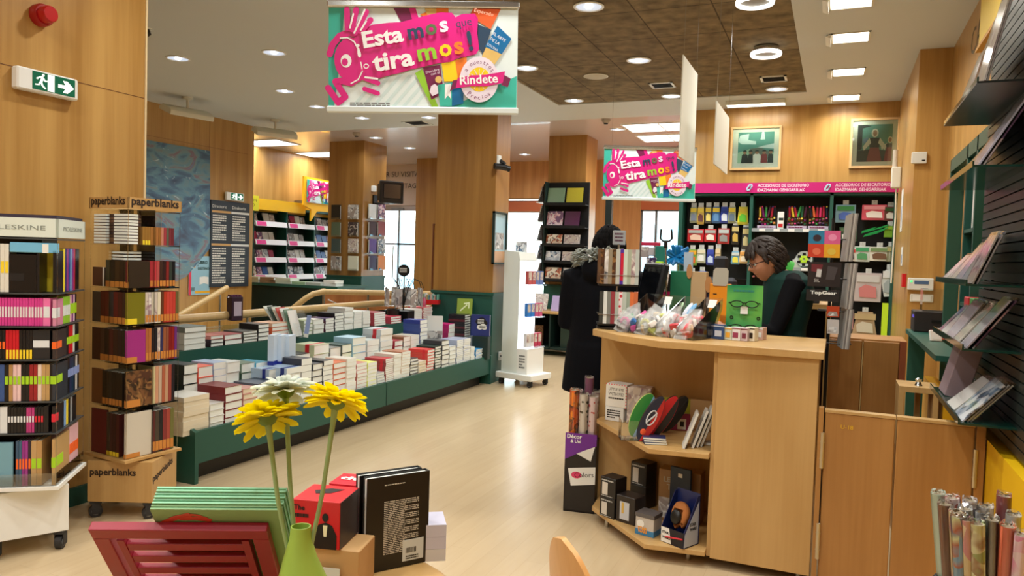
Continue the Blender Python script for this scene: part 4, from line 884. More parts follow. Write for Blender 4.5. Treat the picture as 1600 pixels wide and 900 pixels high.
# ---------------- promotional banner artwork
TEAL = mat((60, 186, 166), .4); NAVY = mat((40, 66, 92), .4); PLUM = mat((120, 24, 76), .4); LIME = mat((150, 206, 50), .4); ORNG = mat((244, 130, 40), .4); BLU = mat((0, 110, 170), .4)
YLW = mat((252, 214, 20), .4); PALEB = mat((226, 240, 240), .4); TAN = mat((226, 190, 110), .4); LAV = mat((236, 226, 240), .4); DGN = mat((60, 140, 60), .4); MGT = mat((220, 24, 132), .38); WHT = mat((246, 248, 248), .4)
def banner(name, lab, loc, rz, Wd, tilt=0, rails=True, group=None):
    t = thing(name, lab, 'banner', loc, 0, group, rot=(0, tilt, rz)); k = Wd/1320.0
    X = lambda px: (px-740)*k
    Z = lambda py: (400-py)*k
    Hh = 345*k
    MB().box(-Wd/2, Wd/2, 0, .004, -Hh, Hh).build('sheet', PALEB, t)
    m = MB(); mats = []; ly = [0]
    def mi(mm):
        if mm not in mats: mats.append(mm)
        return mats.index(mm)
    def P(pts, mm, up=1): ly[0] += up; m.face([(X(a), -.0004*ly[0], Z(b)) for a, b in pts], mi(mm))
    def stroke(pts, w, mm):
        ly[0] += 1; y = -.0004*ly[0]
        for (a, b), (c, d) in zip(pts, pts[1:]):
            L = math.hypot(c-a, d-b); nx, ny = -(d-b)/L*w/2, (c-a)/L*w/2
            m.face([(X(a+nx), y, Z(b+ny)), (X(c+nx), y, Z(d+ny)), (X(c-nx), y, Z(d-ny)), (X(a-nx), y, Z(b-ny))], mi(mm))
        for a, b in pts: m.add([(X(a+w/2*math.cos(q*.524)), y-.00005, Z(b+w/2*math.sin(q*.524))) for q in range(12)], [list(range(12))], mi(mm))
    def disc(cx, cy, rx, mm, ry=None, up=1):
        ly[0] += up; ry = ry or rx
        m.add([(X(cx+rx*math.cos(q*.2094)), -.0004*ly[0], Z(cy+ry*math.sin(q*.2094))) for q in range(30)], [list(range(30))], mi(mm))
    P([(80, 62), (190, 62), (165, 400), (120, 742), (80, 742)], TEAL)
    for i in range(7): P([(420+70*i-180, 742), (450+70*i-180, 742), (640+70*i-180, 520), (610+70*i-180, 520)], mat((206, 228, 228), .4), 0)
    P([(845, 742), (1020, 700), (1396, 520), (1396, 742)], TEAL)
    P([(530, 60), (645, 60), (700, 140), (600, 180)], PLUM); P([(640, 60), (685, 60), (712, 140), (668, 160)], MGT)
    P([(715, 105), (830, 60), (915, 60), (915, 120), (800, 140)], ORNG); P([(750, 62), (830, 62), (830, 110), (770, 110)], TAN)
    P([(1090, 60), (1280, 60), (1210, 200), (1060, 110)], mat((232, 100, 50), .4)); P([(1115, 165), (1215, 205), (1160, 375), (1105, 300)], NAVY)
    P([(1258, 175), (1357, 265), (1290, 372), (1172, 320)], BLU); P([(1180, 325), (1290, 372), (1240, 445), (1150, 390)], TAN)
    P([(685, 510), (735, 480), (850, 740), (805, 740)], LIME); P([(740, 470), (860, 450), (890, 645), (800, 692)], PLUM)
    P([(870, 440), (1030, 400), (1040, 560), (890, 565)], YLW); P([(965, 420), (1045, 390), (1050, 520), (985, 545)], ORNG)
    P([(845, 590), (945, 570), (945, 735), (862, 735)], TEAL); P([(945, 570), (1025, 600), (1025, 715), (945, 735)], BLU); P([(895, 585), (938, 580), (938, 685), (917, 662), (895, 690)], WHT)
    P([(255, 235), (345, 205), (385, 180), (500, 165), (585, 160), (680, 135), (760, 112), (860, 90), (940, 92), (965, 122), (1010, 100), (1100, 96), (1122, 130), (1118, 230), (1132, 340), (1110, 375), (1040, 392), (985, 405), (930, 430), (850, 440), (760, 462), (660, 484), (600, 505), (480, 535), (400, 560), (330, 565), (300, 420)], MGT)
    stroke([(90, 385), (110, 320), (160, 260), (230, 235), (300, 260), (350, 330)], 46, MGT)
    disc(240, 420, 118, MGT, 150); stroke([(300, 250), (340, 420), (310, 540), (240, 585), (170, 570), (130, 575), (200, 680), (150, 720), (80, 620)], 44, MGT)
    disc(205, 432, 38, WHT, 46); disc(196, 440, 22, MGT, 26)
    stroke([(165, 275), (215, 272), (262, 300), (285, 345)], 9, WHT); stroke([(320, 500), (290, 560), (240, 588)], 9, WHT)
    for q in (((210, 80), (215, 210)), ((275, 80), (245, 215)), ((345, 95), (268, 240)), ((375, 150), (310, 230))): stroke(q, 40, MGT)
    for q in (((255, 110), (232, 205)), ((335, 80), (262, 240)), ((345, 160), (308, 220))): stroke(q, 12, WHT)
    for q in (((330, 550), (430, 585)), ((335, 625), (428, 655))): stroke(q, 32, MGT)
    stroke([(340, 545), (425, 555)], 13, WHT)
    A = R(10.5); y = -.0004*(ly[0]+3)
    def Tx(s, px, py, w, mm, b=.03, ang=A, h=None): m.text(s, X(px), Z(py), w=w*k, h=(h*k if h else None), y=y, mi=mi(mm), ang=ang, bold=b)
    Tx('¡', 285, 385, 26, WHT, h=90); Tx('Esta', 330, 342, 285, WHT, h=112); Tx('m', 642, 282, 110, NAVY, h=108); Tx('o', 765, 252, 80, mat((90, 110, 70), .4), h=108); Tx('s', 862, 228, 60, LAV, h=108); Tx('que', 972, 196, 112, NAVY, .0, h=58)
    Tx('lo', 315, 492, 56, WHT, .0, h=56); Tx('tira', 400, 505, 290, WHT, h=125); Tx('m', 712, 430, 130, LIME, h=120); Tx('o', 862, 398, 88, YLW, h=120); Tx('s', 965, 378, 66, ORNG, h=120); Tx('!', 1062, 352, 34, NAVY, h=135)
    Tx('Esperado', 1095, 85, 135, mat((250, 200, 170), .4), 0, -R(14)); Tx('EL ARTE', 1225, 240, 100, WHT, 0, -R(32)); Tx('DE LA', 1205, 275, 75, WHT, 0, -R(32)); Tx('COCINA', 1182, 310, 90, WHT, 0, -R(32))
    Tx('Descubre', 765, 515, 95, LAV, 0, R(14)); Tx('con él', 800, 528, 62, LAV, 0, R(14))
    P([(800, 600), (825, 585), (845, 600), (850, 650), (810, 670), (790, 640)], LAV); disc(852, 555, 24, TAN)
    ly[0] += 4; disc(1135, 552, 135, LAV, 158); disc(1135, 552, 76, YLW, 84)
    for q in range(6):
        a = q*math.pi/6; stroke([(1135-66*math.cos(a), 552-74*math.sin(a)), (1135+66*math.cos(a), 552+74*math.sin(a))], 4, LAV)
    P([(930, 640), (955, 560), (1000, 555), (1000, 610), (960, 620)], PLUM); P([(1300, 515), (1355, 545), (1335, 605), (1290, 590)], PLUM)
    P([(985, 545), (1080, 525), (1180, 520), (1315, 495), (1300, 575), (1180, 600), (1080, 600), (972, 615)], MGT)
    y = -.0004*(ly[0]+2); Tx('Ríndete', 1003, 590, 265, WHT, .02, R(4))
    def arc(s, cx, cy, r, a0, a1, h, flip=1):
        for i, ch in enumerate(s):
            a = a0+(a1-a0)*i/max(1, len(s)-1)
            if ch == ' ': continue
            m.text(ch, X(cx+r*math.cos(a)*.88), Z(cy-r*math.sin(a)), h=h*k, y=y, mi=mi(PLUM), ang=(a-math.pi/2) if flip > 0 else (a+math.pi/2), align='c')
    arc('a nuestros', 1135, 552, 108, R(148), R(32), 30); arc('Precios', 1135, 552, 140, R(232), R(308), 32, -1)
    m.greek((230-740)*k, (540-740)*k, Z(742), Z(712), 2, -.0006, mi(GREY))
    m.build('printed_artwork', mats, t)
    if rails:
        for z, nm in ((Hh, 'top_rail'), (-Hh-.03, 'bottom_rail')):
            MB().rbox(-Wd/2-.008, Wd/2+.008, -.014, .014, z-.002, z+.032, .006).build(nm, METAL if nm[0] == 't' else mat((214, 224, 222), .35), t)
        top = (H-loc[2])
        for x in (-Wd*.42, Wd*.42): MB().tube([(x, 0, Hh+.03), (x, 0, top)], .0015, 5).build('wire', METAL, t)
    return t
p = at(661, 90, d=3.8); banner('hanging_banner', 'large hanging promotional banner reading Estamos que lo tiramos, nearest the camera', (p.x, p.y, p.z), YAW, .952, tilt=-R(1.1))
p = at(1015, 271.5, d=7.7); banner('hanging_banner', 'smaller distant hanging promotional banner above the customer in the black coat', (p.x, p.y, p.z), YAW, .94, tilt=-R(.2))
# yellow speech-bubble sign on the far wall
t = thing('speech_bubble_sign', 'yellow speech bubble sign with a pink poster above the far bookcase', 'sign', (XFc+.1, at(474, 300, x=XFc+.1).y, 0), R(90))
z0 = at(474, 320, x=XFc+.1).z; z1 = at(474, 275, x=XFc+.1).z
MB().box(.2, .26, 0.02, .4, z0, z0+.1).box(.9, .96, 0.02, .4, z0, z0+.1).build('wall_support', STEEL, t)
MB().prism([(0, z0), (0, z1), (1.3, z1-.02), (1.3, z0-.05), (.42, z0-.1), (.24, z0-.3), (.24, z0-.07)], -.01, .03, 'y').build('board', YEL, t)
banner('poster', 'pink promotional poster fixed on the yellow speech bubble sign', (XFc+.125, at(477, 300, x=XFc+.1).y+.45, (z0+z1)/2+.005), R(90), .86, rails=False)
# books on wall holders of the left column
cols_f = [(30, 30, 30), A_GREY, (90, 110, 90), A_DARK, (70, 90, 90), A_PALE, A_GREY, (226, 226, 206)]
k = 0
for r_, py in enumerate((332, 359, 385, 412)):
    for c_, px in enumerate((525, 552)):
        p = at(px, py, y=10.86); t = thing('wall_book_holder', 'clear book holder, left column front, %s row from the top, %s' % (ORD[r_], 'left' if c_ == 0 else 'right'), 'book holder', (p.x, 10.87, p.z-.12))
        MB().box(-.09, .09, -.035, -.032, 0, .03).box(-.09, .09, -.035, .02, -.003, 0).box(-.09, .09, .015, .018, 0, .2).build('cradle', ACR, t)
        cv = cols_f[k]; nb = 1 if c_ == 0 and r_ < 3 else 2
        for b_ in range(nb):
            m = MB().box(-.095, .095, -.012, .0, 0, .25, 0).box(.0945, .0955, -.011, -.001, .002, .233, 1)
            o = m.build('book', [cv if not isinstance(cv, tuple) else mat(cv, .35), PAGE]); place(o, (p.x+.012*b_, 10.865-.014*(nb-1-b_), p.z-.118))
            tag(o, '%s book, %s row %s of the left column front%s' % ('patterned' if not isinstance(cv, tuple) else cname(cv), ORD[r_], 'left' if c_ == 0 else 'right', ', rear copy' if b_ == 0 and nb == 2 else ''), 'book', 'books on the left column front')
        k += 1
cols_s = [(226, 230, 230), A_PINK, (60, 30, 36), (150, 60, 60), (90, 60, 140), A_COOL, (50, 40, 80), (226, 140, 70)]
k = 0
for r_, py in enumerate((331, 358, 385, 411)):
    for c_, px in enumerate((581, 595)):
        p = at(px, py, x=-7.46); t = thing('wall_book_holder', 'clear book holder, left column side, %s row from the top, %s' % (ORD[r_], 'near' if c_ == 0 else 'far'), 'book holder', (-7.47, p.y, p.z-.12), R(90))
        MB().box(-.09, .09, -.035, -.032, 0, .03).box(-.09, .09, -.035, .02, -.003, 0).box(-.09, .09, .015, .018, 0, .2).build('cradle', ACR, t)
        cv = cols_s[k]; m = MB().box(-.095, .095, -.03, -.01, 0, .25, 0).box(-.0955, -.0945, -.029, -.011, .002, .233, 1)
        o = m.build('book', [cv if not isinstance(cv, tuple) else mat(cv, .35), PAGE]); place(o, (-7.465, p.y, p.z-.118), R(82))
        tag(o, '%s book, %s row, %s holder on the side of the left column' % ('patterned' if not isinstance(cv, tuple) else cname(cv), ORD[r_], 'near' if c_ == 0 else 'far'), 'book', 'books on the left column side'); k += 1
# television on a bracket
p = at(608, 299, x=-7.1)
t = thing('television', 'small old black tube television on a bracket on the left column', 'television', (p.x, p.y, p.z-.02), R(58))
MB().rbox(-.22, .22, -.12, -.06, -.19, .19, .015).build('bezel', BLACK, t)
MB().loft([[(-.185, -.06, -.15), (.185, -.06, -.15), (.185, -.06, .15), (-.185, -.06, .15)], [(-.17, .1, -.14), (.17, .1, -.14), (.17, .1, .14), (-.17, .1, .14)], [(-.1, .24, -.09), (.1, .24, -.09), (.1, .24, .09), (-.1, .24, .09)]]).build('rear_shell', BLACK, t)
MB().rbox(-.165, .165, -.128, -.118, -.11, .14, .008).build('screen', mat((30, 34, 38), .1), t)
q = at(585, 316, x=-7.5)
MB().box(-.1, .1, -.1, .1, -.19, -.175).build('bracket_plate', BLACK, t)
t2 = thing('television_bracket', 'black swivel arm holding the old television on the left column', 'bracket', (0, 0, 0))
MB().tube([(-7.49, q.y, p.z-.2), (p.x, p.y, p.z-.2)], .02).build('arm', BLACK, t2); MB().box(-7.5, -7.47, q.y-.06, q.y+.06, p.z-.28, p.z-.05).build('wall_plate', BLACK, t2)
q = at(583, 295, x=-7.48); o = MB().rbox(-.02, .05, -.04, .04, -.05, .05, .008).build('socket_box', WHITE); place(o, (-7.48, q.y, q.z)); tag(o, 'small white socket box left of the old television', 'socket')
# thank-you lettering over the street door
m = MB(); q = at(595, 290, y=13.98); m.M = Matrix.Translation((0, 13.985, 0))
m.text('GRACIAS POR SU VISITA', at(655, 278, y=13.985).x, at(650, 276, y=13.985).z, w=1.75, align='r'); m.text('ESKERRIK ASKO ZURE BISITAGATIK', at(672, 296, y=13.985).x, at(650, 294, y=13.985).z, w=2.4, align='r')
o = m.build('wall_lettering', mat((70, 60, 54), .5)); tag(o, 'thank-you lettering on the wall above the street door', 'lettering')
# security camera, framed poster on the centre column, socket
q = at(781, 262, x=-3.56)
t = thing('security_camera', 'black security camera high on the side of the centre column', 'camera', (-3.56, q.y-.06, q.z+.0))
MB().rbox(0, .03, -.035, .035, -.02, .13, .004).build('mount_plate', WHITE, t)
MB().tube([(.03, 0, .07), (.09, .0, .03)], .022).build('arm', BLACK, t); MB().tube([(.0, -.09, .0), (.05, -.03, .0), (.1, .02, -.01)], .034, 12).build('body', BLACK, t, True)
MB().tube([(.1, .02, -.01), (.13, .045, -.02)], [.03, .038], 14).build('lens_hood', BLACK, t, True)
a, b2 = at(772, 330, x=-3.55), at(795, 413, x=-3.55)
t = thing('framed_poster', 'framed pale blue poster on the side of the centre column behind the white light box', 'picture', (-3.558, a.y-.02, b2.z), R(90)); w, h = .36, a.z-b2.z
MB().box(0, w, -.03, 0, 0, .02).box(0, w, -.03, 0, h-.02, h).box(0, .02, -.03, 0, 0, h).box(w-.02, w, -.03, 0, 0, h).build('frame', DGREEN, t)
MB().box(.02, w-.02, -.012, -.006, .02, h-.02).build('poster_sheet', mat((170, 206, 220), .3), t)
MB().box(.07, w-.07, -.0135, -.0125, .28*h, .6*h).build('photo_picture', A_GREY, t); MB().box(.02, w-.02, -.0135, -.0125, .02, .25*h).build('lower_picture', mat((206, 160, 120), .4), t)
q = at(781, 556, x=-3.545); t = thing('wall_socket', 'white wall socket with a black plug on the green column base', 'socket', (-3.548, q.y, q.z), R(90))
MB().rbox(-.04, .04, -.012, .002, -.05, .05, .003).build('plate', WHITE, t); MB().tube([(0, -.01, 0), (0, -.04, 0), (.02, -.045, -.1), (.03, -.04, -.3)], .01, 8).build('plug', BLACK, t)
# white internally lit display on casters
t = thing('light_display', 'white illuminated card display on casters beside the centre column', 'display stand', (-3.22, 7.92, 0), R(-14))
MB().rbox(-.25, .25, -.2, .2, .075, .14, .006).build('base', WHITE, t)
for x in (-.2, .2):
    for y in (-.15, .15): caster(t, x, y, .03)
MB().box(-.2, .02, -.16, .16, .14, 1.42).prism([(-.2, 1.42), (.02, 1.42), (-.0, 1.5), (-.2, 1.52)], -.16, .16, 'y').build('cabinet', mat((232, 240, 236), .4), t)
MB().box(.021, .026, -.15, .15, .42, 1.4).build('lit_panel', mat((244, 250, 255), .4, emit=3.0), t)
MB().box(.02, .16, -.16, .16, .14, .42).build('lower_box', mat((240, 242, 240), .4), t)
m = MB(); m.M = Matrix.Rotation(0, 4, 'Z'); m.greek(.05, .14, .2, .36, 5, -.1615); m.build('lettering', GREY, t)
MB().box(-.15, 0, -.02, -.01, 1.5, 1.62).build('top_sign', A_COOL, t)
sh = [(.44, ((226, 226, 230), (190, 60, 90))), (.78, ((60, 130, 210), (200, 90, 130))), (1.14, ((190, 90, 90), (110, 130, 190)))]
for si, (z, cc) in enumerate(sh):
    MB().box(.02, .17, -.16, .16, z-.01, z).build('shelf', ACR, t)
    for j in range(4):
        q = t.matrix_world  # matrix not updated yet; compute by hand
        lx, ly_ = .11, -.14+.075*j; ca, sa = math.cos(R(-14)), math.sin(R(-14))
        o = MB().box(-.02, .02, 0, .065, 0, .15, 0).box(.0195, .0205, .005, .06, .05, .14, 1).build('card_pack', [mat(cc[j//2], .3), A_PALE]); place(o, (-3.22+lx*ca-ly_*sa, 7.92+lx*sa+ly_*ca, z+.002), R(-14))
        tag(o, '%s card pack, %s from the near end, %s shelf of the illuminated display' % (cname(cc[j//2]), ORD[j], ['lowest', 'middle', 'top'][si]), 'card pack', 'card packs in the illuminated display')
# ---------------------------------------------------------------- right column rack
YR = 11.1
t = thing('column_rack', 'tall black shelf rack of picture books on the front of the right column', 'book rack', (-3.88, YR, 0))
MB().box(-.3, .36, -.0, .04, 1.07, 2.62).build('back_panel', MBLACK, t)
for i, z in enumerate((1.1, 1.38, 1.64, 1.92, 2.27)): MB().box(-.3, .36, -.16, 0, z-.015, z).box(-.3, .36, -.165, -.16, z-.015, z+.03).build('shelf', MBLACK, t)
MB().box(-.31, -.295, -.16, .02, 1.07, 2.62).build('side_panel', DGREEN, t)
bk = [[(A_WARM, .26, .2), (A_GREY, .34, .2)], [(A_COOL, .24, .17), (A_PALE, .24, .17)], [(A_WARM, .26, .17), (A_PALE, .26, .17)], [(A_PINK, .26, .25), ((90, 40, 80), .24, .25)], [((120, 150, 120), .28, .26), ((180, 170, 50), .26, .26)]]
for i, z in enumerate((1.1, 1.38, 1.64, 1.92, 2.27)):
    x = -.28
    for j, (cv, w, h) in enumerate(bk[i]):
        o = MB().box(0, w, -.012, .012, 0, h, 0).box(w-.002, w, -.011, .011, .002, h-.002, 1).build('picture_book', [cv if not isinstance(cv, tuple) else mat(cv, .3), PAGE])
        place(o, (-3.88+x, YR-.11, z+.002), rot=(R(-12), 0, 0)); x += w+.03
        tag(o, '%s picture book, %s, %s shelf of the black rack on the right column' % ('patterned' if not isinstance(cv, tuple) else cname(cv), 'left' if j == 0 else 'right', ['lowest', 'second', 'third', 'fourth', 'top'][i]), 'book', 'picture books on the right column rack')
# side rack facing the window
t = thing('side_rack', 'narrow black magazine rack on the left side of the right column', 'magazine rack', (-4.25, 11.2, 0))
MB().box(-.02, .02, -.1, .5, 1.05, 2.6).build('back_panel', MBLACK, t)
for i in range(5):
    z = 1.12+.3*i
    MB().box(-.14, -.02, -.1, .5, z-.012, z).build('shelf', WHITE if i else BLACK, t)
    o = MB(); o.M = Matrix.Rotation(R(14), 4, 'Y'); o.box(-.008, .008, 0, .22, 0, .25, 0)
    o = o.build('magazine', [A_PALE, A_COOL, A_GREY, A_PALE, A_GREY][i]); place(o, (-4.36, 11.12, z+.004)); tag(o, 'pale magazine on the %s shelf of the narrow rack left of the right column' % ['lowest', 'second', 'third', 'fourth', 'top'][i], 'magazine')
# low table with books before the right column
t = thing('low_table', 'low green and wood table of picture books in front of the right column', 'table', (-3.85, 10.7, 0))
MB().box(-.5, .55, -.3, .3, .62, .65).build('table_top', COUNT, t)
MB().box(-.48, -.45, -.28, .3, .1, .62).box(.5, .53, -.28, .3, .1, .62).box(.0, .02, -.28, .3, .1, .62).box(-.48, .53, -.28, .3, .1, .13).build('frame', DGREEN, t); MB().box(-.48, .53, .25, .28, .1, .62).build('back_panel', MBLACK, t)
for x in (-.46, .51): MB().cyl((x, -.25, 0), (x, -.25, .1), .015).build('leg', METAL, t)
for x, w, h, cv, lb in ((-.38, .26, .26, A_PALE, 'white and black picture book propped on the low table below the column rack'), (-.05, .22, .24, (176, 160, 206), 'lilac book propped on the low table behind the customer'), (.2, .14, .22, (170, 180, 120), 'green book propped at the right end of the low table by the customer')):
    o = MB().box(0, w, -.01, .01, 0, h).build('picture_book', cv if not isinstance(cv, tuple) else mat(cv, .3)); place(o, (-3.85+x, 10.6, .652), rot=(R(-18), 0, 0)); tag(o, lb, 'book')
o = MB().rbox(-.2, .1, -.09, .09, 0, .04, .003).build('book', mat((60, 50, 120), .35)); place(o, (-4.2, 10.48, .651)); tag(o, 'dark blue book lying at the left front of the low table', 'book')
for k_ in range(6):
    flat_book(.24, .17, .035, [(200, 200, 196), (60, 60, 70), (190, 170, 150)][k_ % 3], PAGE, (-4.24, 10.78, .652+.036*k_), 0, 'book in the pile on the left of the low table, %s' % count_word(k_, 6), 'pile on the low table')
for x, cv, lb in ((-.25, (190, 160, 60), 'yellow book standing inside the low table on the left'), (.25, (40, 60, 50), 'dark green box standing inside the low table on the right')):
    o = MB().box(-.11, .11, -.02, .02, 0, .3).build('book', A_BROWN if x < 0 else mat(cv, .4)); place(o, (-3.85+x, 10.55, .131)); tag(o, lb, 'book')
# hanging white cards
for nm, pts, xx, lb in (('a', ((1068, 88), (1088, 113), (1085, 262), (1060, 243)), -.95, 'tall plain white card hanging edge-on, the nearer and larger of two'), ('b', ((1120, 155), (1140, 189), (1134, 275), (1115, 252)), -.78, 'plain white card hanging edge-on, the smaller one to the right')):
    c = [at(*p_, x=xx) for p_ in pts]; y0 = (c[0].y+c[3].y)/2; y1 = (c[1].y+c[2].y)/2; z1 = (c[0].z+c[1].z)/2; z0 = (c[2].z+c[3].z)/2
    t = thing('hanging_card', lb, 'hanging card', (xx, (y0+y1)/2, z0)); hw = (y1-y0)/2
    MB().box(-.004, .004, -hw, hw, 0, z1-z0).build('card', mat((226, 226, 214), .6), t)
    for y in (-hw+.03, hw-.03): MB().tube([(0, y, z1-z0), (0, y, H-z0)], .0015, 5).build('wire', METAL, t)
# ================================================================ back wall with stationery
YB0 = 9.3
t = thing('stationery_unit', 'wide dark green stationery wall unit with a pink header on the back wall', 'wall unit', (0, 0, 0))
XS = [-1.77, -.95, -.08, .575]
MB().box(XS[0], XS[-1], 9.6, 9.63, 0, 2.28).build('back_panel', PEGB, t)
for i, x in enumerate(XS): MB().box(x-(.03 if i == 0 else .018), x+.018, YB0, 9.62, 0, 2.28).build('side_panel', GREEN, t)
MB().box(XS[0]-.03, XS[-1], YB0, 9.62, 2.255, 2.285).build('top_panel', GREEN, t)
hb = MB().box(XS[0]-.03, .615, YB0-.03, YB0, 2.285, 2.40).build('header_band', MAG, t)
m = MB()
for px in (1085-98, 1184, 1305): 
    x = at(px, 295, y=YB0).x
    m.text('ACCESORIOS DE ESCRITORIO', x, 2.350, w=.56, h=.036, y=YB0-.032, bold=.02); m.text('IDAZMAHAI GEHIGARRIAK', x, 2.298, w=.52, h=.036, y=YB0-.032, bold=.02)
m.build('lettering', mat((244, 214, 232), .5), hb)
for px in (1171, 1293, 1050):
    c = at(px, 293, y=YB0-.035); m = MB(); pts = []
    for q in range(41):
        a = q/40
        pts.append((0, 0))
    def clip(rx, rz_): return [(c.x+math.cos(R(40))*u*1-math.sin(R(40))*v*0 if False else c.x+.6*u+.45*v, YB0-.036, c.z-.5*u*0+.75*v-.35*u) for u, v in [(rx*math.cos(k_*.3142), rz_*math.sin(k_*.3142)*1.0+(rz_ if math.sin(k_*.3142) > 0 else -rz_)*.5) for k_ in range(21)]]
    m.tube(clip(.03, .032), .0045, 6); m.tube(clip(.018, .022), .004, 6); m.build('paperclip_picture', mat((190, 224, 244), .4), hb)
# shelves of the middle bay
for z, lb in ((1.865, 0), (1.42, 1)):
    MB().box(XS[1]+.018, XS[2]-.018, YB0-.02, 9.6, z-.02, z).build('shelf', GREEN, t); r_ = MB().box(XS[1]+.02, XS[2]-.02, YB0-.028, YB0-.02, z-.035, z+.005).build('price_rail', mat((150, 160, 164), .4), t)
    m = MB()
    for q in range(5): m.box(XS[1]+.1+q*.16, XS[1]+.17+q*.16, YB0-.031, YB0-.028, z-.03, z+.0)
    m.build('price_label', WHITE, r_)
MB().box(XS[1]+.018, XS[2]-.018, YB0-.02, 9.6, 1.0, 1.02).build('shelf', GREEN, t); MB().box(XS[0], XS[3], YB0-.02, 9.6, 0, .5).build('base', GREEN, t)
for x0, x1, z in ((XS[2]+.02, .57, 1.55), (XS[0]+.02, XS[1]-.02, 1.25)):
    MB().box(x0, x1, 9.5, 9.6, z, z+.01).build('hook_bar', BLACK, t)
def pack(px, py, w, h, cols, label, shape='bag', yy=9.42, group=None, hang=True, capc=(200, 206, 206)):
    """a hanging blister pack: cols = (top, body[, accent])"""
    c = at(px, py, y=yy); s = (c-CAM).dot(_F)/FPX; w *= s; h *= s
    t = thing('hanging_pack', label, 'stationery pack', (c.x, c.y, c.z-h/2), random.uniform(-.12, .12), group or 'hanging stationery packs')
    b = MB()
    if shape == 'bag':
        b.loft([[(-w*.47, -.008, 0), (w*.47, -.008, 0), (w*.47, .008, 0), (-w*.47, .008, 0)], [(-w*.5, -.02, h*.12), (w*.5, -.02, h*.12), (w*.5, .01, h*.12), (-w*.5, .01, h*.12)], [(-w*.44, -.018, h*.7), (w*.44, -.018, h*.7), (w*.44, .01, h*.7), (-w*.44, .01, h*.7)], [(-w*.4, -.004, h), (w*.4, -.004, h), (w*.4, .004, h), (-w*.4, .004, h)]], 0)
    elif shape == 'trap': b.prism([(-w/2, 0), (w/2, 0), (w*.3, h), (-w*.3, h)], -.012, .004, 'y')
    elif shape == 'oval': b.prism([(-w*.28, 0), (w*.2, .02*h), (w*.42, .3*h), (w*.46, .75*h), (w*.2, h), (-w*.25, .96*h), (-w*.5, .55*h), (-w*.42, .35*h)], -.012, .004, 'y')
    else: b.rbox(-w/2, w/2, -.014, .004, 0, h, .004)
    b.build('pack_body', cols[1] if not isinstance(cols[1], tuple) else mat(cols[1], .3), t)
    MB().box(-w*.42, w*.42, -.0235, -.021 if shape == 'bag' else -.0145, h*.68, h*.92).build('pack_header', mat(cols[0], .3), t)
    if len(cols) > 2: 
        MB().face([(-w*.3, -.0238, h*.16), (w*.34, -.0238, h*.14), (w*.3, -.0238, h*.52), (-.1*w, -.0238, h*.6), (-w*.34, -.0238, h*.46)]).build('pack_picture', mat(cols[2], .3) if isinstance(cols[2], tuple) else cols[2], t)
    if hang:
        MB().box(-.03, .03, -.003, .003, h-.005, h+.05).build('hang_tab', mat(capc, .4), t)
        MB().tube([(0, 9.6-c.y, h+.035), (0, -.05, h+.035)], .003, 6).build('hook', METAL, t)
    return t
BG = (228, 206, 70)
row1 = [(1084, 336, 11, 25, (BG, (150, 160, 140), (120, 130, 150))), (1095, 337, 11, 27, (BG, (200, 170, 80), (100, 60, 60))), (1107, 336, 10, 26, (BG, (90, 90, 90), (230, 214, 120))), (1119, 336, 12, 26, (BG, (60, 110, 170), (100, 150, 200))), (1132, 336, 13, 26, ((30, 60, 150), (40, 66, 170), (220, 230, 240))), (1144, 336, 12, 26, (BG, (150, 160, 130), (100, 120, 140))), (1161, 337, 16, 28, (BG, (220, 214, 60), (100, 190, 60)))]
for i, (x, y, w, h, c) in enumerate(row1): pack(x, y, w, h, c, 'hanging %s-topped stationery pack, %s from left, top row, left bay' % (cname(c[0]), ORD[i]))
for i, (x, y, w, h, c, sh_) in enumerate([(1087, 368, 25, 20, ((170, 180, 176), (200, 40, 50), (236, 200, 180)), 'box'), (1110, 368, 18, 20, ((170, 180, 176), (206, 44, 54), (236, 230, 220)), 'box'), (1131, 369, 18, 24, ((190, 200, 200), (180, 60, 60), (150, 150, 150)), 'box'), (1149, 367, 12, 30, ((206, 190, 130), (30, 30, 32), (214, 180, 90)), 'bag'), (1165, 372, 11, 34, ((206, 190, 130), (70, 70, 72), (220, 206, 150)), 'bag')]):
    pack(x, y, w, h, c, 'hanging %s stationery pack, %s from left, second row, left bay' % (cname(c[1]), ORD[i]), sh_)
for i, (x, y, w, h, c) in enumerate([(1082, 402, 14, 25, ((236, 180, 60), (120, 170, 70), (226, 110, 50))), (1096, 400, 14, 22, ((226, 220, 190), (200, 210, 190), (240, 244, 240))), (1110, 402, 12, 24, ((60, 80, 180), (50, 70, 170), (200, 220, 250))), (1122, 400, 9, 24, ((230, 210, 170), (210, 190, 150))), (1149, 403, 13, 20, ((214, 224, 220), (110, 170, 200), (240, 230, 90))), (1162, 402, 13, 19, ((236, 170, 90), (240, 200, 140), (250, 236, 210)))]):
    pack(x, y, w, h, c, 'hanging %s stationery pack, %s from left, third row, left bay' % (cname(c[1]), ORD[i]))
for i, (x, y, w, h, c) in enumerate([(1097, 437, 14, 27, ((244, 186, 60), (30, 90, 180), (240, 244, 250))), (1081, 440, 12, 30, ((190, 160, 120), (196, 166, 126), (150, 110, 80)))]):
    pack(x, y, w, h, c, 'hanging %s stationery pack, %s, lowest row, left bay' % (cname(c[1]), ['right one', 'left one'][i]))
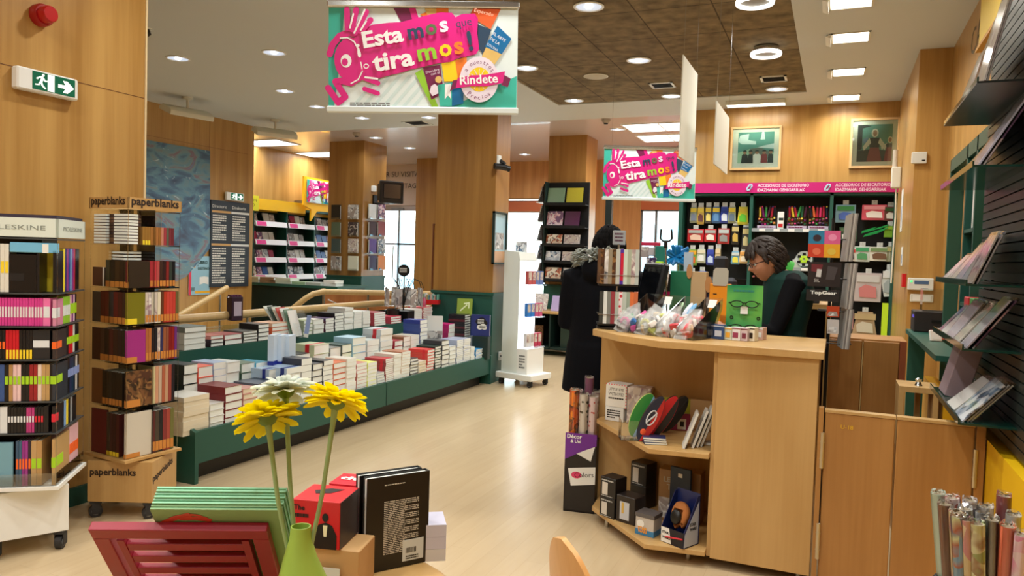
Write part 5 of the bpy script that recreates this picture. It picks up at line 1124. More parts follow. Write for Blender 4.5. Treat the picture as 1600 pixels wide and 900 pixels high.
for x, y, w, h, c, sh_, lb in ((1321, 334, 29, 28, ((60, 140, 80), (130, 170, 190), (80, 110, 190)), 'box', 'green and blue case pack hanging at the top left of the right bay'), (1366, 332, 35, 24, ((226, 150, 160), (214, 90, 110), (240, 236, 230)), 'box', 'pink pack with white label hanging at the top of the right bay'),
                          (1391, 334, 18, 22, ((50, 90, 50), (110, 60, 60), (226, 220, 210)), 'box', 'dark green and red pack hanging at the top right of the right bay'), (1391, 362, 18, 18, ((150, 190, 60), (120, 170, 50)), 'box', 'lime green pack at the right edge of the right bay'),
                          (1325, 366, 26, 22, ((90, 120, 90), (60, 90, 70), (236, 236, 232)), 'box', 'dark green pack hanging behind the magazine rack top'), (1329, 398, 16, 20, ((200, 60, 60), (226, 226, 220), (50, 50, 60)), 'box', 'white pack with red top in the third row of the right bay'),
                          (1347, 397, 22, 24, ((70, 160, 110), (210, 224, 220), (90, 160, 110)), 'box', 'white pack with green top in the third row of the right bay'), (1374, 397, 30, 22, ((120, 150, 100), (224, 226, 214), (120, 90, 70)), 'box', 'wide white picture pack in the third row of the right bay'),
                          (1392, 397, 13, 24, ((190, 180, 120), (150, 150, 120)), 'box', 'narrow olive pack at the right of the third row, right bay'), (1356, 449, 38, 45, ((206, 206, 204), (196, 186, 186), (206, 130, 130)), 'box', 'large clear pack of pink stationery in the fourth row of the right bay'),
                          (1389, 442, 22, 44, ((226, 228, 226), (214, 220, 218), (170, 180, 180)), 'oval', 'white rounded calculator-like pack in the fourth row of the right bay'), (1351, 506, 36, 38, ((190, 170, 130), (180, 156, 124), (210, 204, 186)), 'trap', 'brown trapezoid pack in the lowest row of the right bay'),
                          (1388, 499, 20, 28, ((200, 196, 150), (160, 150, 110)), 'trap', 'olive trapezoid pack at the right of the lowest row'), (1326, 499, 14, 30, ((226, 220, 214), (200, 150, 150), (80, 70, 90)), 'box', 'pink and white narrow pack in the lowest row of the right bay'),
                          (1328, 443, 8, 40, ((226, 228, 228), (226, 230, 228)), 'box', 'narrow white pack left of the large clear pack')):
    pack(x, y, w, h, (c[0], c[1])+((c[2],) if len(c) > 2 else ()), lb, sh_)
o = MB().prism([(-.14, -.03), (.12, .05), (.14, .08), (-.02, .02), (.02, .05), (-.13, .0)], -.01, .01, 'y').prism([(-.12, -.07), (.02, -.03), (.13, .03), (.13, .045), (-.1, -.04)], -.015, -.0, 'y').build('green_ruler', mat((40, 150, 80), .1)); c = at(1367, 361, y=9.4); place(o, (c.x, c.y, c.z)); tag(o, 'shiny green drawing set hanging diagonally in the right bay', 'stationery pack')
# middle bay goods: pen carousels etc.
for i, (px0, px1) in enumerate(((1183, 1212), (1229, 1260), (1262, 1294))):
    c0, c1 = at(px0, 359, y=9.34), at(px1, 359, y=9.34)
    t = thing('pen_display', 'clear display packed with coloured felt pens, %s on the upper middle shelf' % ['left', 'middle', 'right'][i], 'pen display', ((c0.x+c1.x)/2, 9.38, 1.866)); w = (c1.x-c0.x)
    MB().box(-w/2, w/2, -.045, -.03, 0, .04).build('label_plate', mat((206, 190, 214), .4), t)
    m = MB(); m.greek(-w*.4, w*.4, .01, .032, 1, -.0465); m.build('lettering', PLUM, t)
    MB().box(-w/2, -w/2+.004, -.03, .06, 0, .22).box(w/2-.004, w/2, -.03, .06, 0, .22).box(-w/2, w/2, .056, .06, 0, .22).build('case', ACR, t)
    pc = [(30, 90, 60), (180, 30, 60), (40, 50, 140), (120, 30, 110), (230, 110, 60), (20, 30, 50), (226, 60, 120), (60, 160, 80), (230, 200, 60), (80, 30, 60)]
    for r_ in range(3):
        for j in range(6):
            o = MB(); o.M = Matrix.Rotation(R(90+random.uniform(-14, 8)), 4, 'X') if r_ < 2 else Matrix.Rotation(R(random.uniform(-15, 15)), 4, 'Y')
            cc = random.choice(pc); o.cyl((0, 0, -.05), (0, 0, .06), .013, n=8, mi=0).cyl((0, 0, .06), (0, 0, .075), .009, n=8, mi=1)
            o = o.build('felt_pen_bundle', [mat(cc, .35), mat(random.choice(pc), .35)], None, False); place(o, ((c0.x+c1.x)/2-w*.4+j*w*.16, 9.40, 1.866+.062+r_*.052+(.03 if r_ == 2 else 0)))
            tag(o, '%s pens, %s clear display, %s row, %s from left' % (cname(cc), ['left', 'middle', 'right'][i], ['bottom', 'middle', 'top'][r_], ORD[j]), 'pens', 'coloured pens on the upper shelf')
o = MB().rbox(-.035, .035, -.01, .01, 0, .2, .004).box(-.025, .025, -.012, -.01, .02, .06, 1).box(-.02, .03, -.012, -.01, .1, .13, 2).build('pen_pack', [WHITE, RED, DGREEN]); c = at(1220, 340, y=9.33); place(o, (c.x, c.y, 1.866)); tag(o, 'tall white and red pen pack standing between the pen displays', 'pen pack')
for i, (px, w, h, cc, lb) in enumerate(((1223, .07, .07, (110, 190, 210), 'small blue and white items on the middle shelf behind the cashier'), (1237, .05, .06, (60, 120, 130), 'small teal pot on the middle shelf'), (1246, .1, .11, (200, 206, 190), 'white box of small goods on the middle shelf'), (1203, .08, .05, (70, 80, 90), 'dark small box on the middle shelf behind the cashier'))):
    c = at(px, 400, y=9.4); o = MB().rbox(-w/2, w/2, -.03, .03, 0, h*.7, .004, 0)
    for q in range(5): o.rbox(-w/2+q*w/5, -w/2+(q+.8)*w/5, -.02, .02, h*.7, h*(.85+.15*(q % 2)), .003, 1)
    o = o.build('small_box', [mat(cc, .4), mat([(240, 240, 236), (90, 60, 110)][i % 2], .4)]); place(o, (c.x, c.y, 1.421)); tag(o, lb, 'box')
c = at(1257, 392, y=9.4); t = thing('round_tub', 'round clear tub of lime and black pencil sharpeners on the middle shelf', 'tub', (c.x, 9.4, 1.421))
m = MB(); m.M = Matrix.Translation((0, 0, .1)) @ Matrix.Rotation(R(80), 4, 'X'); m.lathe([(.0, .03), (.09, .03), (.1, 0), (.1, -.03), (.0, -.03)], 24); m.build('tub', mat((190, 200, 196), .25), t, True)
m = MB(); random.seed(3)
for q in range(12): m.rbox(*(lambda x, z: (x-.018, x+.018, -.05, -.03, z-.014, z+.014))(.06*math.cos(q*.52)*(.5+.5*(q % 2)), .1+.06*math.sin(q*.52)*(.5+.5*(q % 2))), .003, q % 2)
m.build('contents', [mat((190, 230, 60), .4), BLACK], t)
# lower shelf goods behind the cashier
c = at(1236, 431, y=9.4)
t = thing('highlighter_display', 'cream box above a row of bright highlighters behind the cashier', 'pen display', (c.x, 9.4, 1.0)); MB().rbox(-.09, .09, -.04, .04, .17, .3, .004).build('cream_box', mat((206, 196, 160), .5), t); MB().box(-.1, .1, -.04, .04, .02, .05).build('tray', GREY, t)
MB().box(-.1, .1, .03, .04, .02, .18).build('back_board', BLACK, t)
for i, cc in enumerate(((240, 90, 60), (60, 190, 110), (120, 150, 230), (240, 70, 150))):
    o = MB().tube([(0, 0, 0), (0, 0, .02), (0, 0, .1), (0, 0, .13)], [.006, .018, .018, .01], 10).build('highlighter', mat(cc, .3), None, True); place(o, (c.x-.06+.04*i, 9.385, 1.052)); tag(o, '%s highlighter pen standing in the row behind the cashier' % cname(cc), 'highlighter', 'bright highlighters')
o = MB().rbox(-.06, .06, -.05, .05, 0, .17, .004, 0).box(-.035, .035, -.053, -.05, .02, .12, 1).build('small_box', [mat((170, 160, 150), .4), mat((220, 90, 120), .4)]); c = at(1255, 430, y=9.4); place(o, (c.x, 9.4, 1.021)); tag(o, 'grey box with pink label right of the highlighters', 'box')
# the two framed prints and the lettering
def picture(pa, pb, label, kind):
    a, b2 = at(*pa, y=9.64), at(*pb, y=9.64); w, h = b2.x-a.x, a.z-b2.z
    t = thing('framed_print', label, 'picture', (a.x, 9.648, b2.z)); fr = mat((206, 170, 120), .35)
    MB().box(0, w, -.03, 0, 0, .025).box(0, w, -.03, 0, h-.025, h).box(0, .025, -.03, 0, .025, h-.025).box(w-.025, w, -.03, 0, .025, h-.025).build('frame', fr, t)
    MB().box(.025, w-.025, -.012, -.004, .025, h-.025).build('mount_board', mat((232, 232, 214), .5), t)
    m = MB(); x0, x1, z0, z1 = .15*w, .86*w, (.13 if kind else .16)*h, .87*h; y = -.013
    X = lambda u: x0+(x1-x0)*u
    Z = lambda v: z0+(z1-z0)*v
    P = lambda pts, k, yy: m.face([(X(u), yy, Z(v)) for u, v in pts], k)
    P([(0, 0), (1, 0), (1, 1), (0, 1)], 0, y)
    if kind == 0:
        P([(0, .0), (1, 0), (1, .32), (.55, .5), (.34, .46), (0, .34)], 1, y-.0005); P([(.34, .46), (.6, .5), (.9, .36), (.9, .1), (.34, .1)], 4, y-.001)
        P([(.05, .9), (.3, .95), (.28, .75), (.5, .7), (.5, .6), (.1, .62), (0, .7)], 5, y-.0012); P([(.62, .75), (.75, .75), (.72, 1), (.66, 1)], 5, y-.0014); P([(.55, .5), (1, .45), (1, .62), (.7, .55)], 5, y-.0016)
        for u, wd, c_ in ((.2, .1, 2), (.36, .08, 2), (.54, .13, 3), (.74, .1, 6), (.92, .08, 2)):
            P([(u-wd, 0), (u+wd, 0), (u+wd*.8, .26), (u+wd*.3, .3), (u-wd*.3, .3), (u-wd*.8, .26)], c_, y-.002)
            m.add([(X(u+.05*math.cos(q*.52)), y-.0024, Z(.34+.06*math.sin(q*.52))) for q in range(12)], [list(range(12))], 7); P([(u-.06, .37), (u+.06, .37), (u+.03, .42), (u-.04, .41)], 2, y-.0028)
    else:
        P([(0, 0), (1, 0), (1, .25), (.5, .35), (0, .3)], 2, y-.0005); P([(0, .3), (.14, .34), (.14, .9), (.4, .96), (.2, 1), (0, 1)], 2, y-.001); P([(.15, .6), (.3, .68), (.3, .5), (.15, .5)], 8, y-.0012)
        for u, s in ((.5, 1), (.94, .75)):
            uu = lambda d: min(1, u+d*s)
            P([(uu(-.22), 0), (uu(.22), 0), (uu(.12), .42), (uu(-.12), .42)], 6, y-.0016); P([(uu(-.14), .38), (uu(.14), .38), (uu(.15), .64*s+.0), (uu(-.15), .64*s)], 2, y-.002)
            P([(uu(-.15), .64*s), (uu(-.1), .5), (uu(-.3), .3), (uu(-.34), .4)], 3, y-.0024); P([(uu(.15), .64*s), (uu(.1), .5), (uu(.3), .3), (uu(.34), .4)], 3, y-.0026)
            m.add([(X(uu(.1*math.cos(q*.45))), y-.0028, Z(.77*s+.12*s*math.sin(q*.45))) for q in range(14)], [list(range(14))], 3); m.add([(X(uu(.06*math.cos(q*.45))), y-.0032, Z(.77*s+.08*s*math.sin(q*.45))) for q in range(14)], [list(range(14))], 7)
    m.build('printed_picture', [mat((96, 160, 146), .6), mat((170, 206, 170), .6), mat((30, 52, 52), .6), mat((232, 230, 214), .6), mat((110, 124, 110), .6), mat((214, 230, 224), .6), mat((140, 60, 60), .6), mat((170, 130, 100), .6), mat((110, 150, 180), .6)], t)
    MB().box(.025, w-.025, -.024, -.022, .025, h-.025).build('glass_pane', GLASS, t)
picture((1143, 199), (1219, 265), 'framed print of a group of people before a white building, on the back wall left', 0)
picture((1330, 186), (1403, 262), 'framed print of a woman in white headscarf and red skirt, on the back wall right', 1)
# ================================================================ pillar fittings on the right
def boxy(name, label, cat, px, py, y, w, h, d, m_, extra=None):
    c = at(px, py, y=y); t = thing(name, label, cat, (c.x, y, c.z)); MB().rbox(-w/2, w/2, -d, 0, -h/2, h/2, .006).build('housing', m_, t, bevel=0)
    if extra: extra(t)
    return t
boxy('thermostat', 'small white wall box with a dark button high on the wooden pillar', 'thermostat', 1436, 247, 7.448, .12, .1, .03, mat((214, 214, 206), .5), lambda t: MB().box(.02, .045, -.032, -.03, -.03, -.018).build('button', BLACK, t))
boxy('alarm_keypad', 'white alarm keypad with a green light on the wooden pillar', 'keypad', 1438, 444, 7.448, .2, .105, .035, mat((220, 226, 222), .5), lambda t: (MB().box(-.05, .06, -.037, -.035, -.0, .03).build('display', mat((80, 110, 150), .3), t), MB().box(-.08, -.065, -.037, -.035, .015, .03).build('status_light', mat((60, 240, 120), .4, emit=1.5), t)))
boxy('light_switch', 'cream light switch plate below the alarm keypad', 'switch', 1440, 466, 7.448, .18, .07, .012, OFFW, lambda t: MB().box(-.07, -.0, -.018, -.012, -.025, .025).box(.01, .07, -.018, -.012, -.025, .025).build('rocker', WHITE, t))
c = at(1407, 262, y=9.2); t = thing('wall_telephone', 'white wall device with a handset at the pillar edge beside the pink header', 'telephone', (.54, 8.9, c.z-.05))
MB().rbox(-.05, .04, -.05, .05, -.2, .02, .01).build('base', OFFW, t, bevel=0); MB().tube([(-.02, 0, .0), (-.02, 0, .2)], .025, 10).build('handset', mat((206, 196, 180), .5), t, True); MB().tube([(-.0, 0, -.2), (.01, .02, -.5), (.0, 0, -1.2)], .008, 6).build('cord', OFFW, t)
for px, py0, py1, cc, lb in ((1411, 296, 360, (226, 228, 224), 'white paper notice with blue writing taped to the pillar edge'), (1410, 386, 415, (220, 220, 214), 'small white strip hanging on the pillar edge')):
    a, b2 = at(px, py0, x=.583), at(px, py1, x=.583); t = thing('paper_notice', lb, 'notice', (.583, a.y, b2.z), R(-90)); MB().box(-.1, .1, -.003, 0, 0, a.z-b2.z).build('sheet', mat(cc, .6), t)
    MB().box(-.02, .03, -.004, -.003, .1*(a.z-b2.z), .6*(a.z-b2.z)).build('lettering', mat((60, 110, 170), .5), t)
c = at(1404, 437, y=8.0); o = MB().box(-.03, .0, -.06, .06, -.06, .06).build('red_sticker', RED); place(o, (.583, 7.7, c.z)); tag(o, 'red square plate on the pillar edge', 'plate')
c = at(1397, 500, y=9.1); o = MB().box(-.03, .03, -.02, .02, 0, at(1397, 475, y=9.25).z-.5).build('yellow_folder', mat((200, 240, 50), .4)); place(o, (.52, 9.33, .501)); tag(o, 'fluorescent yellow folder standing by the pillar', 'folder')
m = MB(); m.M = Matrix.Translation((.838, 0, 0)) @ Matrix.Rotation(R(-90), 4, 'Z')
a, b2 = at(1516, 95, x=.838), at(1534, 30, x=.838)
m.text('CAJA', -a.y, a.z+.02, w=.75, h=.2); o = m.build('wall_lettering', mat((96, 80, 50), .5)); tag(o, 'thin dark lettering CAJA on the wall above the right shelves', 'lettering')
m = MB(); m.M = Matrix.Translation((.838, 0, 0)) @ Matrix.Rotation(R(-90), 4, 'Z'); m.text('KUTXA', -a.y-.05, a.z-.32, w=.9, h=.2); o = m.build('wall_lettering', mat((96, 80, 50), .5)); tag(o, 'thin dark lettering half hidden just below the word CAJA', 'lettering')
# ================================================================ right hand shelves
XW, XF2, Y1, Y2 = .64, .45, 3.28, 4.22
slat, nt, bs = nmat('slatwall'); g = nt.nodes.new('ShaderNodeNewGeometry'); sp_ = nt.nodes.new('ShaderNodeSeparateXYZ'); nt.links.new(g.outputs['Position'], sp_.inputs[0]); bs.inputs['Base Color'].default_value = lin((26, 38, 36)); bs.inputs['Roughness'].default_value = .35
t = thing('slatwall_unit', 'dark grooved display wall with green glass shelves at the right edge', 'display wall', (0, 0, 0))
m = MB().box(XW+.03, .835, 2.2, Y2+.03, .76, 2.6)
z = .77
while z < 2.6: m.box(XW, XW+.03, 2.2, Y2+.03, z, z+.034, 0); z += .04
m.build('slat_panel', [mat((34, 42, 40), .35)], t)
MB().box(XW-.035, .835, 2.2, Y2, 0, .755).build('base_cabinet', mat((232, 186, 14), .45), t)
t = thing('yellow_sign_board', 'yellow board fixed above the right shelves at the top edge', 'sign board', (0, 0, 0)); a = at(1532, 78, x=.76)
MB().box(.74, .84, 2.2, at(1530, 60, x=.74).y, at(1532, 74, x=.74).z, 3.2).build('board', mat((240, 206, 40), .4), t); MB().box(.72, .84, 2.2, at(1530, 60, x=.74).y-.02, at(1532, 74, x=.74).z-.02, at(1532, 74, x=.74).z).build('lower_edge', mat((206, 150, 50), .5), t)
SG = mat((18, 54, 46), .12)
SHZ = [(.873, 'lowest'), (1.155, 'second'), (1.40, 'third'), (1.845, 'fourth'), (2.155, 'top')]
for z, nm in SHZ:
    t = thing('glass_shelf', '%s dark green shelf on the grooved wall at the right' % nm, 'shelf', (0, 0, z))
    MB().box(XF2, XW, Y1, Y2, -.008, 0).build('shelf_panel', SG if z < 2 else mat((14, 22, 20), .3), t)
    MB().box(XF2, XF2+.006, Y1, Y2, 0, .016).build('front_lip', SG, t)
def leaning(z, y, w, h, th, lean, cv, label, cat='greeting card', group='sleeved cards on the right shelves', x0=None, sleeve=True, name='greeting_card'):
    t = thing(name, label, cat, ((x0 or XF2+.02), y, z+.002), 0, group, rot=(0, lean, R(random.uniform(-3, 3))))
    MB().box(0, th, -w/2, w/2, 0, h).build('card', cv if not isinstance(cv, tuple) else mat(cv, .35), t)
    if sleeve: MB().box(-.0015, th+.0015, -w/2-.003, w/2+.003, -.0, h+.01).build('clear_sleeve', CELLO, t)
SIL = [A_PALE, (214, 210, 218), (196, 190, 186), (232, 228, 222), (200, 194, 206), A_PINK, (220, 214, 200)]
ns = {'top': [(3.36, .15, .33, 8), (3.56, .17, .31, 9), (3.76, .17, .3, 12), (3.97, .17, .28, 12), (4.12, .14, .26, 14)],
      'fourth': [(3.42, .2, .3, 22), (3.62, .17, .3, 24), (3.83, .18, .28, 26), (4.05, .18, .27, 28)],
      'third': [(3.36, .14, .2, 16), (3.5, .16, .22, 20), (3.68, .16, .23, 24), (3.84, .15, .2, 26), (4.0, .16, .18, 30), (4.12, .14, .16, 30)],
      'second': [(3.4, .2, .23, 26), (3.62, .17, .2, 28), (3.8, .17, .19, 24), (4.0, .17, .17, 30), (4.12, .14, .16, 30)],
      'lowest': [(3.42, .22, .2, 30), (3.66, .2, .18, 34)]}
for z, nm in SHZ:
    L = ns[nm]
    for i, (y, w, h, ln) in enumerate(L):
        for k in range(2 if nm not in ('lowest',) else 3):
            cv = SIL[(i*2+k+int(z*10)) % len(SIL)]
            if nm == 'lowest' and i == 0 and k == 0: cv = A_COOL
            leaning(z, y+.01*k, w, h, .006, R(ln*(1.5 if nm == 'top' else 1.35)), cv, '%s card, %s right-hand shelf, %s from the near end, %s' % ('patterned' if not isinstance(cv, tuple) else cname(cv), nm, ORD[i], ['front', 'behind', 'rearmost'][k]), x0=XF2+.02+.014*k)
t = thing('gift_bag', 'mauve paper gift bag standing at the far end of the lowest right shelf', 'gift bag', (XF2+.03, 4.05, .876), 0, rot=(0, R(14), 0))
MB().rbox(0, .09, -.11, .1, 0, .27, .003).build('bag', mat((150, 130, 136), .5), t); MB().tube([(0, -.05, .27), (0, -.04, .33), (0, .03, .33), (0, .04, .27)], .003, 6).build('handle', mat((120, 100, 110), .5), t)
# green framed wall cabinets further along
t = thing('wall_cabinet', 'tall green framed cabinet with light wooden back beyond the right shelves', 'cabinet', (0, 0, 0))
CY = [at(px, 400, x=.66).y for px in (1550, 1518, 1503, 1478)]
CYs = sorted(CY)
MB().box(.74, .84, 4.27, CYs[-1], .3, 2.1).build('back_panel', wood('cab', (206, 150, 90), (224, 170, 108), .45), t)
for y in CYs+[4.27]: MB().box(.66, .84, y-.018, y+.018, 0, 2.17).build('side_panel', GREEN, t)
MB().box(.66, .84, 4.27, CYs[-1], 2.09, 2.17).build('top_panel', GREEN, t)
MB().box(.70, .84, CYs[1], CYs[2], .3, 2.1).build('dark_back', MBLACK, t)
for z in (.45, 1.0, 1.25, 1.66): MB().box(.66, .84, CYs[1], CYs[2], z, z+.02).build('shelf', GREEN, t)
MB().box(.64, .84, 4.27, CYs[-1], 0, .35).build('base', GREEN, t)
for i, cc in enumerate(((214, 214, 210), (190, 194, 196), (226, 226, 222))):
    o = MB().rbox(0, .12, 0, .04, 0, .25, .003).build('binder', mat(cc, .4)); place(o, (.68, CYs[1]+.05+i*.06, 1.681)); tag(o, '%s binder standing high in the green cabinet beyond the right shelves' % cname(cc), 'binder', 'binders in the cabinet')
for cc, y, lb in (((200, 40, 50), CYs[1]-.12, 'red and white box on the cabinet shelf behind the cards'), ((70, 150, 70), CYs[1]-.3, 'green and yellow box on the cabinet shelf behind the cards')):
    o = MB().rbox(0, .1, 0, .14, 0, .16, .003, 0).box(-.001, 0, .02, .12, .03, .1, 1).build('small_box', [mat(cc, .4), WHITE]); place(o, (.64, y, 1.15)); tag(o, lb, 'box')
    
t = thing('cabinet_ledge', 'green ledge shelf under the dark speaker box beyond the right shelves', 'shelf', (0, 0, 0)); z = 1.0
a = at(1434, 545, y=6.2)
MB().box(.5, .635, 4.5, 6.35, .97, 1.0).build('ledge', GREEN, t); MB().box(.52, .63, 6.3, 6.35, 0, .97).build('side_panel', GREEN, t); MB().box(.56, .63, 4.6, 5.6, 0, .75).build('yellow_panel', mat((226, 170, 20), .5), t)
c = at(1452, 515, y=6.2)
t = thing('black_cabinet_box', 'black box-shaped machine with a purple-lit edge on the green ledge', 'machine', (c.x, 6.2, 1.001)); w = .22; h = at(1452, 486, y=6.2).z-1.0
MB().rbox(-w/2, w/2+.05, -.1, .15, 0, h, .006).build('housing', mat((40, 34, 34), .5), t); MB().box(-w/2-.004, -w/2, -.1, .0, .1, h-.03).build('side_light', mat((90, 80, 200), .4, emit=.4), t); MB().box(.0, .12, -.103, -.1, h-.08, h-.06).build('slot', BLACK, t); MB().box(-.06, .12, -.08, .1, h, h+.16).build('clear_holder', ACR, t)
for px, py, cc, lb in ((1468, 540, (210, 40, 60), 'red card leaning on the green ledge'), (1478, 538, (196, 120, 110), 'pink comb-shaped item on the green ledge'), (1466, 556, (236, 234, 226), 'white paper tag on the green ledge'), (1484, 552, (220, 226, 226), 'white paper roll on the green ledge')):
    c = at(px, py, y=5.4); o = MB().rbox(-.035, .035, -.01, .01, 0, .07, .004).rbox(-.02, .025, -.012, -.01, .01, .05, .0005, 1).build('small_item', [mat(cc, .4), WHITE]); place(o, (max(.53, c.x-.02), 5.4+.25*(px-1468)/20, 1.001), rot=(R(-18), 0, R(20))); tag(o, lb, 'item')
# ================================================================ gate and cupboards
t = thing('swing_gate', 'low two-leaf wooden swing gate at the end of the counter', 'gate', (0, 0, 0)); GY = 3.62; GZ = .80
for x0, x1 in ((-.015, .264), (.272, .56)):
    lf = MB().rbox(x0, x1, GY, GY+.03, .02, GZ, .003).build('gate_leaf', GATEW, t)
    MB().box(x0-.002, x1+.002, GY-.002, GY+.05, GZ, GZ+.012).build('top_edge', COUNT, lf)
    hx = x0-.006 if x0 < .1 else x1+.006
    for z0 in (.14, .55):
        h_ = MB().tube([(hx, GY-.01, z0), (hx, GY-.01, z0+.16)], .009, 10); h_.tube([(hx, GY-.01, z0+.04), (hx, GY-.01, z0+.045)], .0105, 10); h_.tube([(hx, GY-.01, z0+.115), (hx, GY-.01, z0+.12)], .0105, 10); h_.build('hinge', mat((206, 196, 170), .3, .8), lf)
m = MB(); m.text('U-18', .05, .735, w=.05, y=GY-.003); m.build('lettering', mat((236, 190, 40), .5), t)
MB().box(-.042, -.021, GY-.01, GY+.04, 0, GZ+.02).build('post', GATEW, t); MB().box(.566, .598, GY-.01, GY+.04, 0, GZ+.01).build('post', GATEW, t)
t = thing('low_cupboard', 'low orange-brown wooden cupboard doors behind the gate', 'cupboard', (0, 0, 0)); y = 5.2
MB().box(-.04, .42, y+.02, y+.4, 0, 1.0).build('body', GATEW, t)
for x0, x1 in ((-.03, .17), (.18, .38)): MB().rbox(x0, x1, y, y+.02, .06, .99, .003).build('door', GATEW, t)
MB().box(.174, .178, y-.004, y+.02, .06, .98).build('edge_strip', mat((226, 200, 140), .4), t); MB().box(.383, .42, y-.0, y+.02, 0, 1.0).build('end_post', mat((150, 80, 46), .5), t)
t = thing('wooden_stool_box', 'small light wooden cubby with black items inside, beyond the gate', 'cubby', (0, 0, 0)); a, b2 = at(1405, 603, y=4.6), at(1469, 610, y=4.6); x0, x1, zt = a.x, b2.x, a.z
MB().box(x0, x1, 4.6, 4.85, zt-.03, zt).build('top', CRATE, t)
for x in (x0, x1-.03, (x0+x1)/2): MB().box(x, x+.025, 4.6 if x != (x0+x1)/2 else 4.78, 4.84, .5, zt-.03).build('side_panel', CRATE, t)
MB().box(x0, x1, 4.6, 4.85, .47, .5).build('shelf', CRATE, t); MB().box(x0, x1, 4.62, 4.84, 0, .47).build('base', GATEW, t)
o = MB().rbox(0, .16, 0, .15, 0, .03, .003).rbox(.02, .17, .01, .13, .03, .055, .003).build('black_book', BLACK); place(o, (x0+.035, 4.63, .501)); tag(o, 'black folders lying inside the small wooden cubby', 'folder')
c = at(1436, 598, y=4.65); o = MB().lathe([(0, 0), (.02, 0), (.012, .02), (.018, .035), (0, .045)], 14).build('knob_clip', METAL, None, True); place(o, (c.x, 4.68, zt)); tag(o, 'small metal knob standing on the wooden cubby', 'knob')
# desk cubby behind the cashier
t = thing('desk_cabinet', 'light wooden open desk cabinet behind the cashier', 'cabinet', (0, 0, 0)); y = 5.0; a, b2 = at(1228, 473, y=y), at(1299, 480, y=y); zt = a.z; x1 = b2.x
MB().box(a.x-.15, x1, y, y+.5, zt-.03, zt).build('top', COUNT, t); MB().box(x1-.03, x1, y, y+.5, 0, zt-.03).build('side_panel', COUNT, t); MB().box(a.x-.15, a.x-.12, y, y+.5, 0, zt-.03).build('side_panel', COUNT, t)
MB().box(a.x-.15, x1, y+.46, y+.48, 0, zt-.03).build('back_panel', mat((60, 26, 14), .6), t); MB().box(a.x-.15, x1-.03, y+.02, y+.46, zt-.32, zt-.3).build('shelf', COUNT, t)
for k, (px, w, h, cc, lb) in enumerate(((1240, .16, .05, (160, 166, 170), 'grey stack of papers on the desk cabinet behind the cashier'), (1262, .14, .06, (30, 34, 40), 'dark printer-like box on the desk cabinet'))):
    c = at(px, 470, y=y+.15); o = MB().rbox(-w/2, w/2, -.08, .08, 0, h, .003).rbox(-w/2+.01, w/2-.02, -.07, .06, h, h+.012, .002, 1).build('paper_stack' if k == 0 else 'desk_machine', [mat(cc, .5), WHITE if k == 0 else GREY]); place(o, (c.x, y+.15, zt+.001)); tag(o, lb, 'papers' if k == 0 else 'machine')
# magazine / calendar rack
y = 4.55
t = thing('calendar_rack', 'black wire rotating rack of calendars and magazines right of the cashier', 'wire rack', (at(1297, 450, y=y).x, y+.08, 0))
MB().tube([(0, 0, .02), (0, 0, 1.72)], .009).build('pole', BLACK, t); MB().lathe([(0, 0), (.14, 0), (.14, .015), (.02, .03), (0, .03)], 20).build('base', BLACK, t, True)
for z in (1.02, 1.2, 1.38, 1.6):
    MB().tube([(-.06, -.07, z), (.12, -.07, z), (.12, .07, z), (-.06, .07, z)], .003, 6, closed=True).build('wire_basket', BLACK, t)
cx = at(1297, 450, y=y).x
def cal(px0, px1, py0, py1, yy, cv, label, face=None, th=.012):
    a, b2 = at(px0, py0, y=yy), at(px1, py1, y=yy); w, h = b2.x-a.x, a.z-b2.z
    t = thing('calendar', label, 'calendar', (a.x, yy, b2.z), 0); MB().box(0, w, 0, th, 0, h).build('cover', cv if not isinstance(cv, tuple) else mat(cv, .25), t)
    if face: face(t, w, h)
    return t
def four(t, w, h):
    m = MB(); e = -.001
    for i, (u0, u1, v0, v1) in enumerate(((0, .5, .5, 1), (.5, 1, .5, 1), (0, .5, 0, .5), (.5, 1, 0, .5))): m.face([(u0*w, e, v0*h), (u1*w, e, v0*h), (u1*w, e, v1*h), (u0*w, e, v1*h)], i)
    for i, (u, v) in enumerate(((.27, .72), (.75, .75), (.27, .22), (.74, .22))): m.add([(u*w+.13*w*math.cos(q*.4), e*1.6, v*h+.13*h*math.sin(q*.4)) for q in range(16)], [list(range(16))], [4, 5, 6, 7][i])
    m.build('cover_picture', [mat(c_, .3) for c_ in ((50, 130, 170), (220, 100, 150), (206, 70, 50), (232, 170, 50), (60, 50, 60), (240, 150, 190), (230, 120, 90), (220, 190, 80))], t)
cal(1264, 1312, 360, 403, 4.5, (200, 150, 120), 'bright four-panel pink, blue, red and yellow calendar at the top of the wire rack', four)
def darkc(t, w, h):
    m = MB(); m.face([(.1*w, -.001, .62*h), (.4*w, -.001, .56*h), (.45*w, -.001, .9*h), (.1*w, -.001, .92*h)], 0); m.face([(.55*w, -.001, .3*h), (.8*w, -.001, .28*h), (.9*w, -.001, .8*h), (.6*w, -.001, .85*h)], 1); m.face([(.25*w, -.0012, .4*h), (.4*w, -.0012, .38*h), (.42*w, -.0012, .7*h), (.28*w, -.0012, .72*h)], 2); m.text('SIL', .2*w, .18*h, h=.14*h, y=-.0015, mi=2); m.build('cover_picture', [mat((110, 40, 50), .4), mat((70, 66, 70), .4), mat((206, 206, 206), .4)], t)
cal(1263, 1313, 409, 449, 4.5, (44, 42, 46), 'dark calendar with grey figures in the middle of the wire rack', darkc)
def topg(t, w, h):
    m = MB(); m.text('TopGear', .12*w, .62*h, w=.8*w, h=.3*h, y=-.001, bold=.04); m.build('lettering', WHITE, t)
cal(1260, 1311, 452, 472, 4.5, (40, 42, 46), 'dark calendar with large white TopGear title below the dark calendar', topg)
